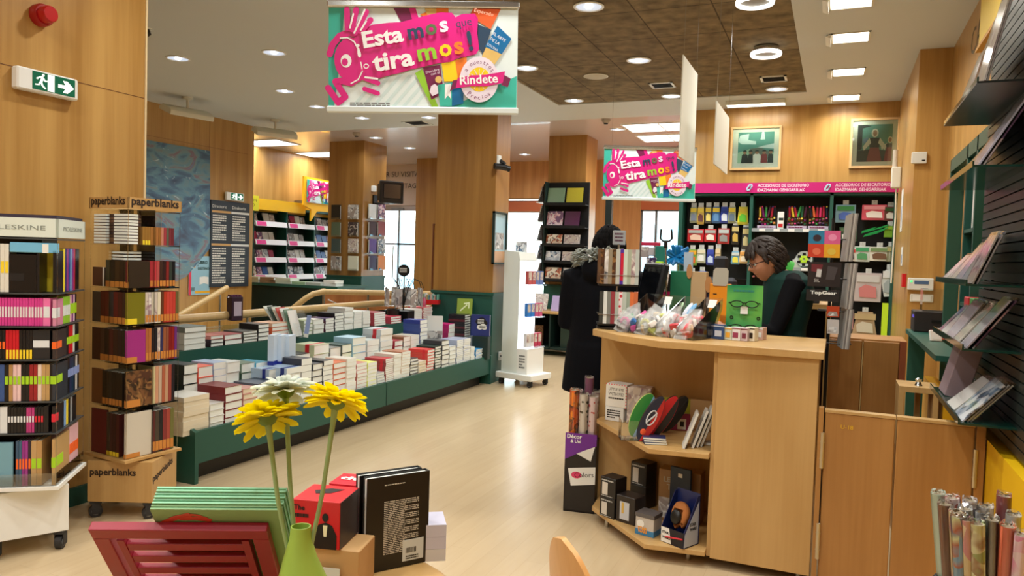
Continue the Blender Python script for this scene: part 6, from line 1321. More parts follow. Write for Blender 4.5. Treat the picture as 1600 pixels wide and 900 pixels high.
def ftb(t, w, h): MB().face([(.05*w, -.001, .1*h), (.9*w, -.001, .1*h), (.8*w, -.001, .5*h), (.2*w, -.001, .5*h)]).build('cover_picture', A_GREY, t)
cal(1292, 1311, 478, 496, 4.51, (190, 70, 40), 'small orange and white calendar low on the wire rack', ftb); cal(1293, 1310, 499, 522, 4.52, (206, 200, 196), 'small white and red calendar at the foot of the wire rack', ftb)
for i, (px, z0, h, lb) in enumerate(((1319, 1.48, .26, 'top'), (1322, 1.22, .25, 'middle'), (1320, 1.0, .22, 'lower'))):
    for k in range(5):
        c = at(px-4+2.2*k, 450, y=4.58); o = MB().box(-.003, .003, -.12, .08, 0, h).build('calendar', [mat((176, 172, 166), .3), mat((130, 124, 120), .3), mat((206, 200, 194), .3)][k % 3]); place(o, (c.x, 4.6, z0), rot=(0, R(4), R(8))); tag(o, 'edge-on calendar, right side of the wire rack, %s tier, %s from left' % (lb, ORD[k]), 'calendar', 'edge-on calendars in the wire rack')
# ================================================================ the counter
t = thing('sales_counter', 'light maple sales counter with open display shelves on its left end', 'counter', (0, 0, 0))
CT = 1.07
top = [(-1.2, 3.93), (-1.0, 3.72), (-.76, 3.57), (-.62, 3.585), (-.03, 3.60), (-.03, 4.27), (-1.2, 4.27)]
MB().prism(top, CT-.035, CT).build('counter_top', COUNT, t, bevel=.003)
MB().box(-.49, -.05, 3.62, 3.645, .05, CT-.035).build('front_panel', COUNT, t, bevel=.002)
MB().box(-.075, -.05, 3.645, 4.25, .05, CT-.035).build('side_panel', COUNT, t)
MB().box(-1.22, -.49, 4.18, 4.2, .05, CT-.035).build('back_panel', COUNT, t)
MB().box(-.51, -.49, 3.645, 4.18, .05, CT-.035).build('inner_side_panel', COUNT, t)
MB().box(-.49, -.05, 4.2, 4.23, .05, .78).build('rear_panel', COUNT, t)
for z in (.525, .06):
    MB().prism([(-1.2, 4.18), (-1.2, 4.07) if z > .2 else (-1.18, 3.97), (-.79, 3.56), (-.51, 3.60), (-.51, 4.18)], z-.0, z+.025).build('shelf', COUNT, t, bevel=.003)
for x, y in ((-.60, 3.68), (-1.08, 3.93), (-.1, 3.7), (-1.05, 4.18), (-.1, 4.15)): MB().cyl((x, y, 0), (x, y, .055), .012, n=12).build('leg', METAL, t)
z2, z1 = .551, .086
def box_at(px, py, z, w, h, d, mats, label, cat, name, rz=R(20), draw=None, group=None, lid=None):
    c = at(px, py, z=z)
    if c.y > 4.11: c = at(px, py, y=4.11)
    t = thing(name, label, cat, (c.x, c.y, z), rz, group)
    MB().rbox(-w/2, w/2, -d/2, d/2, 0, h, .002).build('carton', mats if not isinstance(mats, tuple) else mat(mats, .4), t)
    if draw: draw(t, w, h, d)
    return t
# upper shelf
def eye(t, w, h, d):
    m = MB(); m.box(-w/2+.006, w/2-.006, -d/2-.001, -d/2-.0004, .006, h-.006, 1); e = -d/2-.0016
    m.text('LITTLE EYE', 0, .72*h, w=.72*w, h=.12*h, y=e, align='c'); m.text('WITH ME!', 0, .5*h, w=.74*w, h=.15*h, y=e, align='c'); m.greek(-.36*w, .36*w, .34*h, .42*h, 1, e, 0, 1, .8)
    for q in range(8): m.box(-w/2+q*w/8, -w/2+(q+.45)*w/8, -d/2-.0008, -d/2, h-.006, h, 2); m.box(w/2-.006, w/2, -d/2-.0008, -d/2, q*h/8, (q+.45)*h/8, 2)
    m.build('front_label', [BLACK, WHITE, mat((226, 100, 100), .5)], t)
b_ = lambda t, w, h, d: (lambda m: (m.greek(-w*.4, w*.4, .2*h, .85*h, 4, -d/2-.001), m.build('front_label', BLACK, t)))(MB())
box_at(967, 648, z2, .125, .13, .1, (232, 236, 236), 'white carton reading LITTLE EYE WITH ME standing on a smaller carton, counter shelf', 'box', 'mug_box', R(-8), eye).location.z = z2+.078
box_at(965, 655, z2, .11, .077, .1, (228, 232, 232), 'small white lettered carton at the left end of the upper counter shelf', 'box', 'mug_box', R(-8), b_)
box_at(1000, 640, z2, .13, .2, .1, A_PALE, 'pale patterned carton with red striped edge behind the pencil case stand', 'box', 'mug_box', R(5))
t = thing('pencil_case_stand', 'clear acrylic holder with rounded zip cases at the middle of the upper counter shelf', 'display stand', tuple(at(990, 686, z=z2)[:2])+(z2,), R(22))
MB().box(-.07, .08, -.04, -.037, 0, .1).box(-.07, .08, -.04, .06, 0, .003).box(-.07, -.067, -.04, .06, 0, .1).box(.077, .08, -.04, .06, 0, .1).build('holder', ACR, t)
def case(px, py, z, rx, rz_, th, cols, label, tilt, yaw=R(20)):
    c = at(px, py, z=z); o = MB(); o.M = Matrix.Rotation(tilt, 4, 'Y'); pts = [(rx*math.cos(q*.2618)*(1.0), rz_+rz_*math.sin(q*.2618)) for q in range(24)]
    o.prism(pts, -th/2, th/2, 'y', 0, 1); o.prism([(p_[0]*.96, p_[1]) for p_ in pts[18:]+pts[:6]], -th/2-.001, th/2+.001, 'y', 2)
    o = o.build('zip_case', [mat(c_, .4) for c_ in cols], None, False, .002); place(o, (c.x, c.y, z), yaw); return tag(o, label, 'case')
case(985, 684, z2+.004, .052, .12, .02, ((200, 220, 120), (60, 150, 70), (130, 180, 220)), 'green round zip case in the clear holder', R(22)).location.y += .035
cz = case(998, 688, z2+.004, .042, .125, .022, ((60, 20, 24), (36, 44, 66), (190, 40, 40)), 'dark navy and red zip case in front of the green one', R(26))
m = MB(); m.tube([(.02*math.cos(q*.52)+.0, -.0125, .13+.04*math.sin(q*.52)) for q in range(12)], .0035, 6, closed=True).tube([(-.012, -.0125, .10), (.004, -.0125, .135), (.014, -.0125, .165)], .004, 6)
m.v = [(x*math.cos(R(26))+z*math.sin(R(26)), y, -x*math.sin(R(26))+z*math.cos(R(26))) for x, y, z in m.v]; m.build('white_emblem', mat((220, 224, 230), .4), cz)
m = MB().ell((-.004, -.012, .05), .014, .003, .016, 12, 8); m.v = [(x*math.cos(R(26))+z*math.sin(R(26)), y, -x*math.sin(R(26))+z*math.cos(R(26))) for x, y, z in m.v]; m.build('orange_emblem', mat((230, 90, 50), .4), cz)
case(1014, 685, z2+.004, .042, .125, .02, ((20, 20, 24), (206, 30, 40), (30, 30, 34)), 'red and black zip case right of the navy one', R(30)).location.y += .02
case(1030, 676, z2+.004, .042, .115, .03, ((26, 26, 28), (32, 34, 38), (20, 20, 22)), 'black zip case leaning at the right of the clear holder', R(34)).location.y += .03
box_at(1056, 655, z2, .15, .155, .02, (176, 186, 60), 'yellow-green notebook standing upright at the back of the upper counter shelf', 'notebook', 'notebook', R(4), lambda t, w, h, d: (MB().add([(.04*w*0+.26*w*math.cos(q*.4), -d/2-.001, .76*h+.12*h*math.sin(q*.4)) for q in range(16)], [list(range(16))]).build('oval_label', mat((76, 70, 90), .4), t)))
box_at(1096, 650, z2, .12, .16, .02, (206, 176, 130), 'beige notebook with a black figure at the back right of the upper counter shelf', 'notebook', 'notebook', R(2), lambda t, w, h, d: MB().face([(-.1*w, -d/2-.001, .3*h), (.3*w, -d/2-.001, .25*h), (.36*w, -d/2-.001, .5*h), (.1*w, -d/2-.001, .55*h)]).build('cover_picture', BLACK, t))
box_at(1058, 672, z2, .13, .09, .015, (150, 40, 90), 'magenta notebook with a small framed girl picture on the upper counter shelf', 'notebook', 'notebook', R(14), lambda t, w, h, d: MB().box(-.0*w, .34*w, -d/2-.002, -d/2, .08*h, .7*h, 0).box(.1*w, .26*w, -d/2-.003, -d/2-.002, .25*h, .55*h, 1).build('picture_label', [WHITE, BLACK], t))
for k in range(3):
    c = at(1022, 692, z=z2); o = MB().rbox(-.055, .055, -.04, .04, 0, .011, .001, 0).box(-.053, .0555, -.0405, .038, .002, .009, 1).build('notebook', [mat((40, 50, 90), .4), PAGE]); place(o, (c.x, c.y, z2+.0115*k), R(24-6*k)); tag(o, 'small navy notebook, %s of three lying flat on the upper counter shelf' % ['lowest', 'middle', 'topmost'][k], 'notebook')
for k, px in enumerate((1064, 1078, 1085, 1091)):
    c = at(px, 702-1.2*k, z=z2); o = MB().rbox(-.006, .006, -.05, .05, 0, .185+.01*k, .001, 0).box(.0045, .0065, -.05, .05, .001, .183, 1).build('white_box_book', [mat((222, 226, 222), .4), mat((130, 130, 128), .5)]); place(o, (c.x-.0+.0, c.y+.06, z2), rot=(0, R(19), R(12))); tag(o, 'slim white notebook leaning to the right, %s from the left on the upper counter shelf' % ORD[k], 'notebook')
o = MB().rbox(-.03, .03, -.03, .03, 0, .012, .001).build('white_box_book', mat((222, 226, 222), .4)); 
c = at(1098, 645, z=z2); o.data.materials[0] = WHITE; place(o, (-.56, 3.8, z2)); tag(o, 'small white tray behind the leaning slim notebooks', 'tray')
# lower shelf
def mugwin(t, w, h, d):
    MB().box(-.36*w, .0*w, -d/2-.001, -d/2, .12*h, .75*h).build('window_panel', mat((206, 200, 190), .3), t); m = MB(); m.greek(-.4*w, .45*w, .8*h, .92*h, 1, -d/2-.0015); m.greek(-.4*w, .4*w, .03*h, .1*h, 1, -d/2-.0015); m.build('lettering', mat((180, 180, 176), .5), t)
DK = (30, 27, 26)
box_at(957, 805, z1, .1, .105, .1, DK, 'lower black window carton at the left of the bottom counter shelf', 'box', 'mug_box', R(-24), mugwin)
box_at(957, 805, z1, .1, .105, .1, DK, 'upper black window carton stacked at the left of the bottom counter shelf', 'box', 'mug_box', R(-22), mugwin).location.z = z1+.106
box_at(1004, 788, z1, .105, .125, .1, DK, 'black carton under another at the back of the bottom counter shelf', 'box', 'mug_box', R(-22))
box_at(1004, 788, z1, .105, .125, .1, DK, 'tall-stacked black carton at the back of the bottom counter shelf', 'box', 'mug_box', R(-22), mugwin).location.z = z1+.126
box_at(985, 814, z1, .115, .14, .1, (40, 34, 32), 'black carton with a pale window and gold figure on the bottom counter shelf', 'box', 'mug_box', R(-20), lambda t, w, h, d: (MB().box(-.3*w, .2*w, -d/2-.001, -d/2, .12*h, .78*h).build('window_panel', mat((196, 200, 206), .3), t), MB().box(-.2*w, -.08*w, -d/2-.002, -d/2-.001, .35*h, .75*h).build('gold_figure', mat((206, 170, 80), .3), t)))
def bb(t, w, h, d):
    MB().box(-w/2-.002, w/2+.002, -d/2-.002, d/2+.002, h, h+.018).build('lid', mat((96, 92, 92), .4), t); MB().box(-w/2-.001, w/2+.001, -d/2-.001, d/2+.001, 0, .028).build('blue_band', mat((60, 130, 180), .4), t)
    m = MB(); m.text('STAR', -.1*w, .3*h, w=.5*w, y=-d/2-.002, bold=.05, align='c'); m.text('WARS', -.1*w, .14*h, w=.5*w, y=-d/2-.002, bold=.05, align='c'); m.build('logo', mat((240, 160, 40), .4), t)
    MB().add([(-.22*w+.2*w*math.cos(q*.5), -d/2-.0015, .62*h+.22*h*math.sin(q*.5)) for q in range(13)], [list(range(13))]).build('white_picture', WHITE, t)
box_at(1013, 833, z1, .1, .09, .09, (196, 190, 182), 'small grey carton with a blue foot and orange STAR WARS lettering', 'box', 'mug_box', R(-14), bb)
def legends(t, w, h, d):
    m = MB(); m.text('LEGION', -.38*w, .76*h, w=.6*w, y=-d/2-.001, bold=.03); m.text('TROOP', -.3*w, .62*h, w=.6*w, y=-d/2-.001, bold=.03); m.build('lettering', mat((176, 170, 150), .4), t); MB().box(-w/2+.004, w/2-.004, -d/2-.0006, -d/2, .05*h, .45*h).build('lower_picture', A_GREY, t)
box_at(1063, 812, z1, .22, .27, .1, (156, 118, 72), 'large brown board game carton at the back of the bottom counter shelf', 'box', 'game_box', R(-4), legends)
c = at(1064, 850, z=z1); t = thing('toy_box', 'dark blue open-front carton with white STAR WARS lettering holding a brown hood', 'toy box', (c.x-.01, c.y+.02, z1), R(-26)); w = .135; d = .12
SIDE_ = [(-d/2, 0), (d/2, 0), (d/2, .235), (d/2-.02, .235), (-d/2, .075)]
MB().prism([(p_[0], p_[1]) for p_ in SIDE_], -w/2, -w/2+.003, 'x').prism([(p_[0], p_[1]) for p_ in SIDE_], w/2-.003, w/2, 'x').box(-w/2, w/2, d/2-.003, d/2, 0, .245).box(-w/2, w/2, -d/2, d/2, 0, .003).build('carton', mat((26, 40, 96), .35), t)
MB().box(-w/2, w/2, -d/2, -d/2+.003, 0, .075).build('front_flap', mat((20, 22, 36), .35), t)
MB().prism([(-d/2, .005), (d/2-.01, .005), (d/2-.01, .21), (-d/2+.005, .065)], w/2, w/2+.0008, 'x').build('side_print', mat((170, 180, 200), .35), t)
m = MB(); m.face([(-w/2, -d/2-.0006, .002), (-.05*w, -d/2-.0006, .002), (-.15*w, -d/2-.0006, .074), (-w/2, -d/2-.0006, .074)]); m.build('white_label', WHITE, t)
m = MB(); m.text('STAR', -.45*w, .045, w=.3*w, y=-d/2-.0012, bold=.05); m.text('WARS', -.45*w, .02, w=.36*w, y=-d/2-.0012, bold=.05)
m.M = Matrix.Rotation(R(90), 4, 'Z'); m.text('STAR', -.02, .1, w=.05, y=-w/2-.0016, bold=.05); m.text('WARS', -.02, .078, w=.055, y=-w/2-.0016, bold=.05); m.build('lettering', mat((10, 12, 24), .4), t)
MB().tube([(-.04, -.063, .03), (.06, -.063, .045)], .004, 6).build('red_stripe', mat((200, 50, 60), .4), t)
m = MB(); m.ell((0, 0, 0), .048, .05, .062, 20, 14, 0, lambda p, q: Vector((q.x, q.y*(1 if p.y > -.2 else .55)+(0.03 if p.y < -.55 and abs(p.x) < .5 and p.z < .4 else 0), q.z+(.012*math.sin(7*p.x) if p.z < 0 else .0))))
o = m.build('plush_hood', mat((176, 110, 56), .85), None, True); place(o, (c.x-.012, c.y+.012, z1+.14), rot=(R(-14), 0, R(-26))); tag(o, 'brown cloth hood toy sitting in the dark blue STAR WARS carton', 'toy')
o = MB().ell((0, 0, 0), .03, .015, .036, 16, 10).build('hood_opening', BLACK, None, True); o.parent = bpy.data.objects[[x.name for x in bpy.data.objects if x.name.startswith('plush_hood')][0]]; o.location = (-.004, -.026, -.014)
o = MB().rbox(-.06, .06, -.015, .0, 0, .3, .003, 0).box(-.012, .012, -.017, -.015, .25, .27, 1).build('toy_card', [mat((28, 46, 70), .4), WHITE]); c2 = at(1054, 828, z=z1); place(o, (c2.x+.01, c2.y+.09, z1), R(-20)); tag(o, 'dark toy backing card rising behind the STAR WARS carton', 'card')
# gift wrap stand left of the counter
c = at(912, 812, z=0); WX, WY = -1.36, 4.08
t = thing('gift_wrap_stand', 'tall narrow black cardboard stand of wrapping paper rolls left of the counter', 'display stand', (WX+.11, WY, 0), R(8))
MB().box(-.13, .05, 0, .004, 0, .42).box(-.13, .05, .2, .204, 0, .6).box(-.13, -.126, 0, .2, 0, .42).box(.046, .05, 0, .2, 0, .42).box(-.13, .05, 0, .2, 0, .01).build('carton', mat((30, 26, 24), .5), t)
m = MB().face([(-.13, -.001, .42), (-.13, -.001, .3), (-.0, -.001, .37), (.05, -.001, .42)], 0).face([(-.13, -.001, .42), (-.08, -.001, .345), (.02, -.001, .30), (.05, -.001, .42)], 1)
m.face([(-.13, -.0014, .455), (.05, -.0014, .455), (.05, -.0014, .39), (-.13, -.0014, .31)], 0); m.build('header_label', [mat((110, 40, 150), .4), WHITE], t)
m = MB(); m.text('Décor', -.12, .425, w=.085, y=-.002, bold=.03); m.text('& Uni', -.1, .4, w=.06, y=-.002, bold=.03); m.build('lettering', WHITE, t)
MB().add([(-.11, -.001, .25), (.048, -.001, .27), (.048, -.001, .17), (-.09, -.001, .15)], [(0, 1, 2, 3)]).build('white_label', WHITE, t)
m = MB(); m.text('Colors', -.07, .20, w=.11, y=-.002, ang=R(6)); m.build('lettering', BLACK, t); MB().add([(-.06+.03*math.cos(q*.5), -.0016, .215+.02*math.sin(q*.5)) for q in range(13)], [list(range(13))]).build('splash_picture', mat((220, 60, 110), .4), t)
def roll(name, loc, h, r, m_, label, group, tilt=(0, 0), top=GREY, film=True):
    t = thing(name, label, 'wrapping paper roll', loc, 0, group, rot=(tilt[0], tilt[1], random.uniform(0, 6)))
    MB().lathe([(r, 0), (r, h), (r-.003, h), (r-.003, 0), (r, 0)], 20).build('paper', m_, t, True)
    MB().lathe([(r-.003, h-.012), (r-.003, h-.001), (r*.72, h-.001), (r*.72, h-.05), (r*.76, h-.05)], 16).build('card_core', mat((226, 216, 196), .7), t, True)
    if film:
        m = MB(); vs = []
        m.lathe([(r+.001, .0), (r+.001, h+.002), (r*.9, h+.012), (r*.35, h+.004)], 14); m.v = [(x+random.uniform(-.002, .002) if z > h else x, y, z+random.uniform(-.004, .004) if z > h else z) for x, y, z in m.v]; m.build('clear_film', CELLO, t)
POLKA = None
def dots(name, base, dot, scale=22, size=.3):
    m, nt, b = nmat(name); tc = nt.nodes.new('ShaderNodeTexCoord'); v = nt.nodes.new('ShaderNodeTexVoronoi'); v.inputs['Scale'].default_value = scale; v.inputs['Randomness'].default_value = .5
    nt.links.new(tc.outputs['Object'], v.inputs[0]); nt.links.new(ramp(nt, v.outputs[0], [(0, dot), (size, base)], True), b.inputs['Base Color']); b.inputs['Roughness'].default_value = .3; return m
D1 = dots('dotted_white_paper', (240, 236, 230), (40, 60, 50), 34, .34); D2 = dots('dotted_red_paper', (220, 50, 44), (250, 200, 120), 26, .25); D3 = dots('red_dot_paper', (244, 226, 230), (206, 60, 70), 34, .32)
ca, sa = math.cos(R(8)), math.sin(R(8))
for k, (lx, ly_, h, m_, lb) in enumerate(((-.095, .05, .68, art('orange_print', [(230, 80, 30), (250, 150, 40), (60, 30, 30), (240, 110, 40)], 20), 'orange and black wrapping roll at the left front of the narrow stand'), (-.038, .045, .66, D1, 'white wrapping roll with dark green dots in the narrow stand'), (.015, .05, .65, D3, 'pale wrapping roll with red dots in the narrow stand'), (-.04, .1, .63, D2, 'red dotted wrapping roll in the middle of the narrow stand'),
                                        (-.09, .15, .66, A_PINK, 'pink pale wrapping roll behind the orange one in the narrow stand'), (-.03, .16, .74, mat((130, 80, 110), .4), 'plain mauve wrapping roll sticking up highest in the narrow stand'), (.015, .15, .66, A_PALE, 'pale patterned wrapping roll at the back right of the narrow stand'))):
    roll('wrapping_roll', (WX+.11+lx*ca-ly_*sa, WY+lx*sa+ly_*ca, .012), h, .027, m_, lb, 'wrapping rolls in the narrow black stand')
# basket of wrapping rolls at the right foreground
t = thing('wrap_basket', 'bin of upright wrapping paper rolls at the lower right corner', 'bin', (.5, 2.55, 0)); 
MB().lathe([(0, 0), (.17, 0), (.19, .5), (.185, .5), (.165, .01), (0, .01)], 28).build('basket', mat((70, 66, 64), .5), t, True); MB().lathe([(.185, .49), (.197, .49), (.197, .51), (.185, .51)], 28).build('rim', BLACK, t, True)
STRW = art('swirl_paper', [(220, 190, 130), (230, 150, 170), (250, 236, 200), (190, 110, 60), (236, 220, 170)], 18, 1, .3, (1, 1, .5))
KID = art('kids_paper', [(206, 220, 150), (80, 60, 140), (230, 240, 190), (196, 100, 60), (130, 180, 210)], 14, 1, .3)
FL = art('floral_paper', [(196, 206, 140), (226, 226, 170), (236, 240, 200), (176, 140, 90), (170, 190, 110)], 18, 2, .3)
RP = art('red_paper', [(206, 20, 24), (214, 26, 28), (204, 22, 24), (226, 120, 90)], 9, 1, .3); PP = art('pink_paper', [(244, 214, 224), (250, 230, 236), (240, 150, 200), (250, 236, 240)], 10, 1, .3)
SR = [(1466, 771, .76, mat((206, 226, 210), .3), 'pale mint roll at the far left of the corner bin'), (1488, 778, .76, D3, 'pink flowered roll at the back left of the corner bin'), (1477, 788, .75, mat((110, 66, 40), .4), 'brown roll second from the left in the corner bin'),
      (1494, 800, .745, STRW, 'tall pink edged roll at the front left of the corner bin'), (1498, 806, .74, KID, 'roll with purple and green children pattern at the front of the corner bin'), (1515, 782, .76, mat((226, 220, 226), .3), 'white roll with crimson marks at the back of the corner bin'),
      (1511, 812, .735, STRW, 'cream swirl-patterned roll in the front of the corner bin'), (1527, 818, .73, FL, 'yellow-green floral roll in the front middle of the corner bin'), (1541, 792, .75, mat((206, 200, 196), .35), 'pale grey roll in the middle of the corner bin'),
      (1550, 812, .74, mat((120, 120, 118), .25, .6), 'shiny silver grey roll in the corner bin'), (1569, 775, .78, mat((170, 90, 100), .4), 'tall mauve and brown roll sticking up highest at the back of the corner bin'), (1584, 805, .74, mat((226, 226, 220), .3), 'white film-covered roll behind the red roll'),
      (1575, 822, .735, RP, 'red roll with a heart motif at the right front of the corner bin'), (1598, 836, .725, PP, 'pale pink roll at the right edge of the corner bin'), (1535, 800, .74, A_GREY, 'grey patterned roll in the centre of the corner bin'), (1508, 795, .745, mat((200, 206, 206), .3), 'plain pale roll near the centre of the corner bin')]
for k, (px, py, h, m_, lb) in enumerate(SR):
    q = at(px, py, z=h); dx, dy = q.x-.5, q.y-2.55; s = min(1.0, .2/max(.001, math.hypot(dx, dy)))
    base = (.5+dx*.55*s, 2.55+dy*.55*s, .02); topx = q
    v = Vector((q.x-base[0], q.y-base[1], h-.02)); 
    roll('wrapping_roll', base, v.length, .0195 if k != 6 else .017, m_, lb, 'wrapping rolls in the corner bin', (-math.asin(v.y/v.length), math.asin(v.x/v.length)))
for o in [o for o in bpy.data.objects if o.name.startswith('wrapping_roll') and o.get('group') == 'wrapping rolls in the corner bin']: o.rotation_euler[2] = 0
# ---------------------------------------------------------------- things standing on the counter
Z = CT+.001
# card spinner
c = at(966, 514, z=Z); y = 4.05; c = Vector((at(965, 440, y=y).x, y, Z))
t = thing('card_spinner', 'two-tier rotating rack of greeting cards at the left end of the counter', 'card rack', c, R(20))
MB().lathe([(0, 0), (.11, 0), (.11, .012), (.02, .02), (0, .02)], 24).build('base', BLACK, t, True); MB().tube([(0, 0, .01), (0, 0, .47)], .006).build('pole', METAL, t)
for z in (.02, .235): 
    MB().box(-.105, .105, -.075, .075, z, z+.01).build('wire_tray', BLACK, t)
    MB().tube([(-.105, -.075, z+.06), (.105, -.075, z+.06), (.105, .075, z+.06), (-.105, .075, z+.06)], .002, 6, closed=True).build('wire_tray', METAL, t)
sg = MB().rbox(-.035, .035, -.006, .006, .46, .54, .004).build('price_sign', mat((150, 156, 160), .4), t); m = MB(); m.greek(-.025, .025, .475, .53, 3, -.0065); m.build('lettering', mat((80, 40, 60), .5), sg)
CC = [[A_BROWN, A_GREY, (150, 140, 120), A_BROWN, (190, 196, 190), (80, 50, 160), (206, 220, 206), (170, 180, 160), A_PALE, (190, 200, 196)], [(60, 64, 62), (226, 232, 230), (130, 134, 130), (150, 60, 70), (180, 190, 180), D3, (190, 200, 190), (160, 176, 160), (226, 120, 70), (200, 110, 70)]]
for ti, z in enumerate((.246, .03)):
    for k in range(10):
        cv = CC[ti][k]; wv = .024 if k != 5 else .03
        lx = -.1+.0205*k; yy_ = -.072
        o = MB().box(0, wv*.9, 0, .1, 0, .19 if ti == 0 else .175, 0).build('greeting_card', cv if not isinstance(cv, tuple) else mat(cv, .3)); Mx = Matrix.Translation(c) @ Matrix.Rotation(R(20), 4, 'Z') @ Matrix.Translation((lx, yy_, z)) @ Matrix.Rotation(R(random.uniform(-8, 8)), 4, 'Z'); o.matrix_world = Mx
        tag(o, '%s greeting card, %s from left, %s tier of the counter card rack' % ('patterned' if not isinstance(cv, tuple) else cname(cv), ORD[k], ['upper', 'lower'][ti]), 'greeting card', 'cards in the counter rack')
        if k == 5 and ti == 0: MB().box(.004, .02, -.001, -.0004, .02, .17).build('red_lettering', mat((200, 30, 60), .4), o)
# acrylic bin with packets
CLOUD = bpy.data.materials.new('cloudy_plastic'); CLOUD.use_nodes = True; nt = CLOUD.node_tree; nt.nodes.clear(); o_ = nt.nodes.new('ShaderNodeOutputMaterial'); a_ = nt.nodes.new('ShaderNodeBsdfTransparent'); b2_ = nt.nodes.new('ShaderNodeBsdfPrincipled'); b2_.inputs['Base Color'].default_value = (.8, .82, .82, 1); b2_.inputs['Roughness'].default_value = .15; x_ = nt.nodes.new('ShaderNodeMixShader'); x_.inputs[0].default_value = .3; nt.links.new(a_.outputs[0], x_.inputs[1]); nt.links.new(b2_.outputs[0], x_.inputs[2]); nt.links.new(x_.outputs[0], o_.inputs[0])
c0, c1 = at(985, 527, z=Z), at(1070, 534, z=Z)
bx0 = Vector((-.96, 3.78, Z)); ang = math.atan2(3.66-3.80, -.62+.98)
t = thing('acrylic_bin', 'clear acrylic four-compartment bin of small plastic packets on the counter', 'acrylic bin', (-1.05, 3.87, Z), math.atan2(-.19, .43))
LB_ = .47; DB_ = .17
prof = [(0, 0), (DB_, 0), (DB_+.08, .15), (DB_+.08, .2), (0, .06)]
m = MB()
for x in (0, .125, .25, .375, LB_): m.prism(prof, x, x+.003, 'x')
m.build('divider', ACR2, t); MB().box(0, LB_, 0, .003, 0, .06).build('front_panel', ACR2, t); MB().box(0, LB_, 0, DB_, 0, .003).build('bottom_panel', ACR, t)
m = MB(); m.add([(0, DB_, 0), (LB_, DB_, 0), (LB_, DB_+.08, .2), (0, DB_+.08, .2), (0, DB_+.003, 0), (LB_, DB_+.003, 0), (LB_, DB_+.083, .2), (0, DB_+.083, .2)], [(0, 1, 2, 3), (4, 7, 6, 5), (0, 4, 5, 1), (3, 2, 6, 7)]); m.build('back_panel', ACR2, t)
for x in (.13, .4): MB().add([(x, DB_+.055, .15), (x+.045, DB_+.055, .15), (x+.045, DB_+.073, .19), (x, DB_+.073, .19)], [(0, 1, 2, 3)]).build('price_label', WHITE, t)
Tb = Matrix.Translation((-1.05, 3.87, Z)) @ Matrix.Rotation(math.atan2(-.19, .43), 4, 'Z')
random.seed(21)
comp = [[(60, 60, 70), (210, 80, 150), (60, 120, 190), (80, 170, 110), (226, 220, 216)], [(226, 196, 150), (206, 210, 120), (230, 220, 210), (150, 140, 150), (236, 236, 236)], [(230, 50, 60), (236, 236, 232), (206, 60, 70), (120, 100, 96), (230, 60, 70)], [(236, 60, 76), (240, 90, 100), (230, 200, 170), (240, 70, 80), (236, 226, 214)]]
for ci, cols in enumerate(comp):
    for k in range(12):
        cc = cols[k % 5]; u = .125*ci+.03+.06*(k % 2)+random.uniform(-.008, .008); v = .03+.045*((k//2) % 3)+random.uniform(-.005, .005); zz = .022+.03*(k//6)+.02*((k//2) % 3)
        if u > .44: u = .43
        sh_ = k % 3; m = MB()
        if sh_ == 0: m.tube([(.022*math.cos(q*.785), 0, .022*math.sin(q*.785)) for q in range(8)], .009, 7, 0, closed=True)
        elif sh_ == 1: m.rbox(-.024, .024, -.01, .01, -.014, .02, .006)
        else: m.tube([(-.03, 0, -.012), (0, 0, .012), (.03, 0, -.004)], [.009, .014, .009], 8)
        o = m.build('small_toy', mat(cc, .35), None, True); o.matrix_world = Tb @ Matrix.Translation((u, v, zz)) @ Euler((random.uniform(-.6, .6), random.uniform(-.6, .6), random.uniform(0, 3))).to_matrix().to_4x4()
        tag(o, '%s small plastic novelty in %s compartment of the acrylic bin' % (cname(cc), ['the leftmost', 'the second', 'the third', 'the rightmost'][ci]), 'novelty', '%s novelties in %s compartment' % (cname(cc), ORD[ci]))
        if k % 2 == 0:
            o = MB().add([(-.036, -.006, -.04), (.036, -.004, -.04), (.038, -.006, .044), (-.038, -.004, .05), (-.034, .012, -.038), (.034, .01, -.04), (.036, .008, .044), (-.036, .01, .05)], [(0, 1, 2, 3), (4, 7, 6, 5), (0, 4, 5, 1), (3, 2, 6, 7), (0, 3, 7, 4), (1, 5, 6, 2)]).build('plastic_bag', CLOUD); o.matrix_world = Tb @ Matrix.Translation((u, v-.012, zz+.01)) @ Euler((R(-30), random.uniform(-.5, .5), 0)).to_matrix().to_4x4()
            tag(o, 'clear cellophane packet in %s compartment of the acrylic bin' % ['the leftmost', 'the second', 'the third', 'the rightmost'][ci], 'packet', 'clear packets in compartment '+ORD[ci])
for (u, cc, lb) in ((.24, (190, 226, 190), 'pale green oval clip leaning on the back of the acrylic bin'), (.32, (120, 180, 226), 'pale blue rubber toy on the back panel of the acrylic bin'), (.295, (226, 236, 250), 'white tag toy on the back panel of the acrylic bin')):
    o = MB().ell((0, 0, 0), .014, .007, .045, 12, 10).tube([(-.006, -.006, .02), (.006, -.006, .0)], .003, 6, 0).build('rubber_toy', mat(cc, .3), None, True); o.matrix_world = Tb @ Matrix.Translation((u, DB_+.035, .13)) @ Euler((R(-25), R(25), 0)).to_matrix().to_4x4(); tag(o, lb, 'toy')
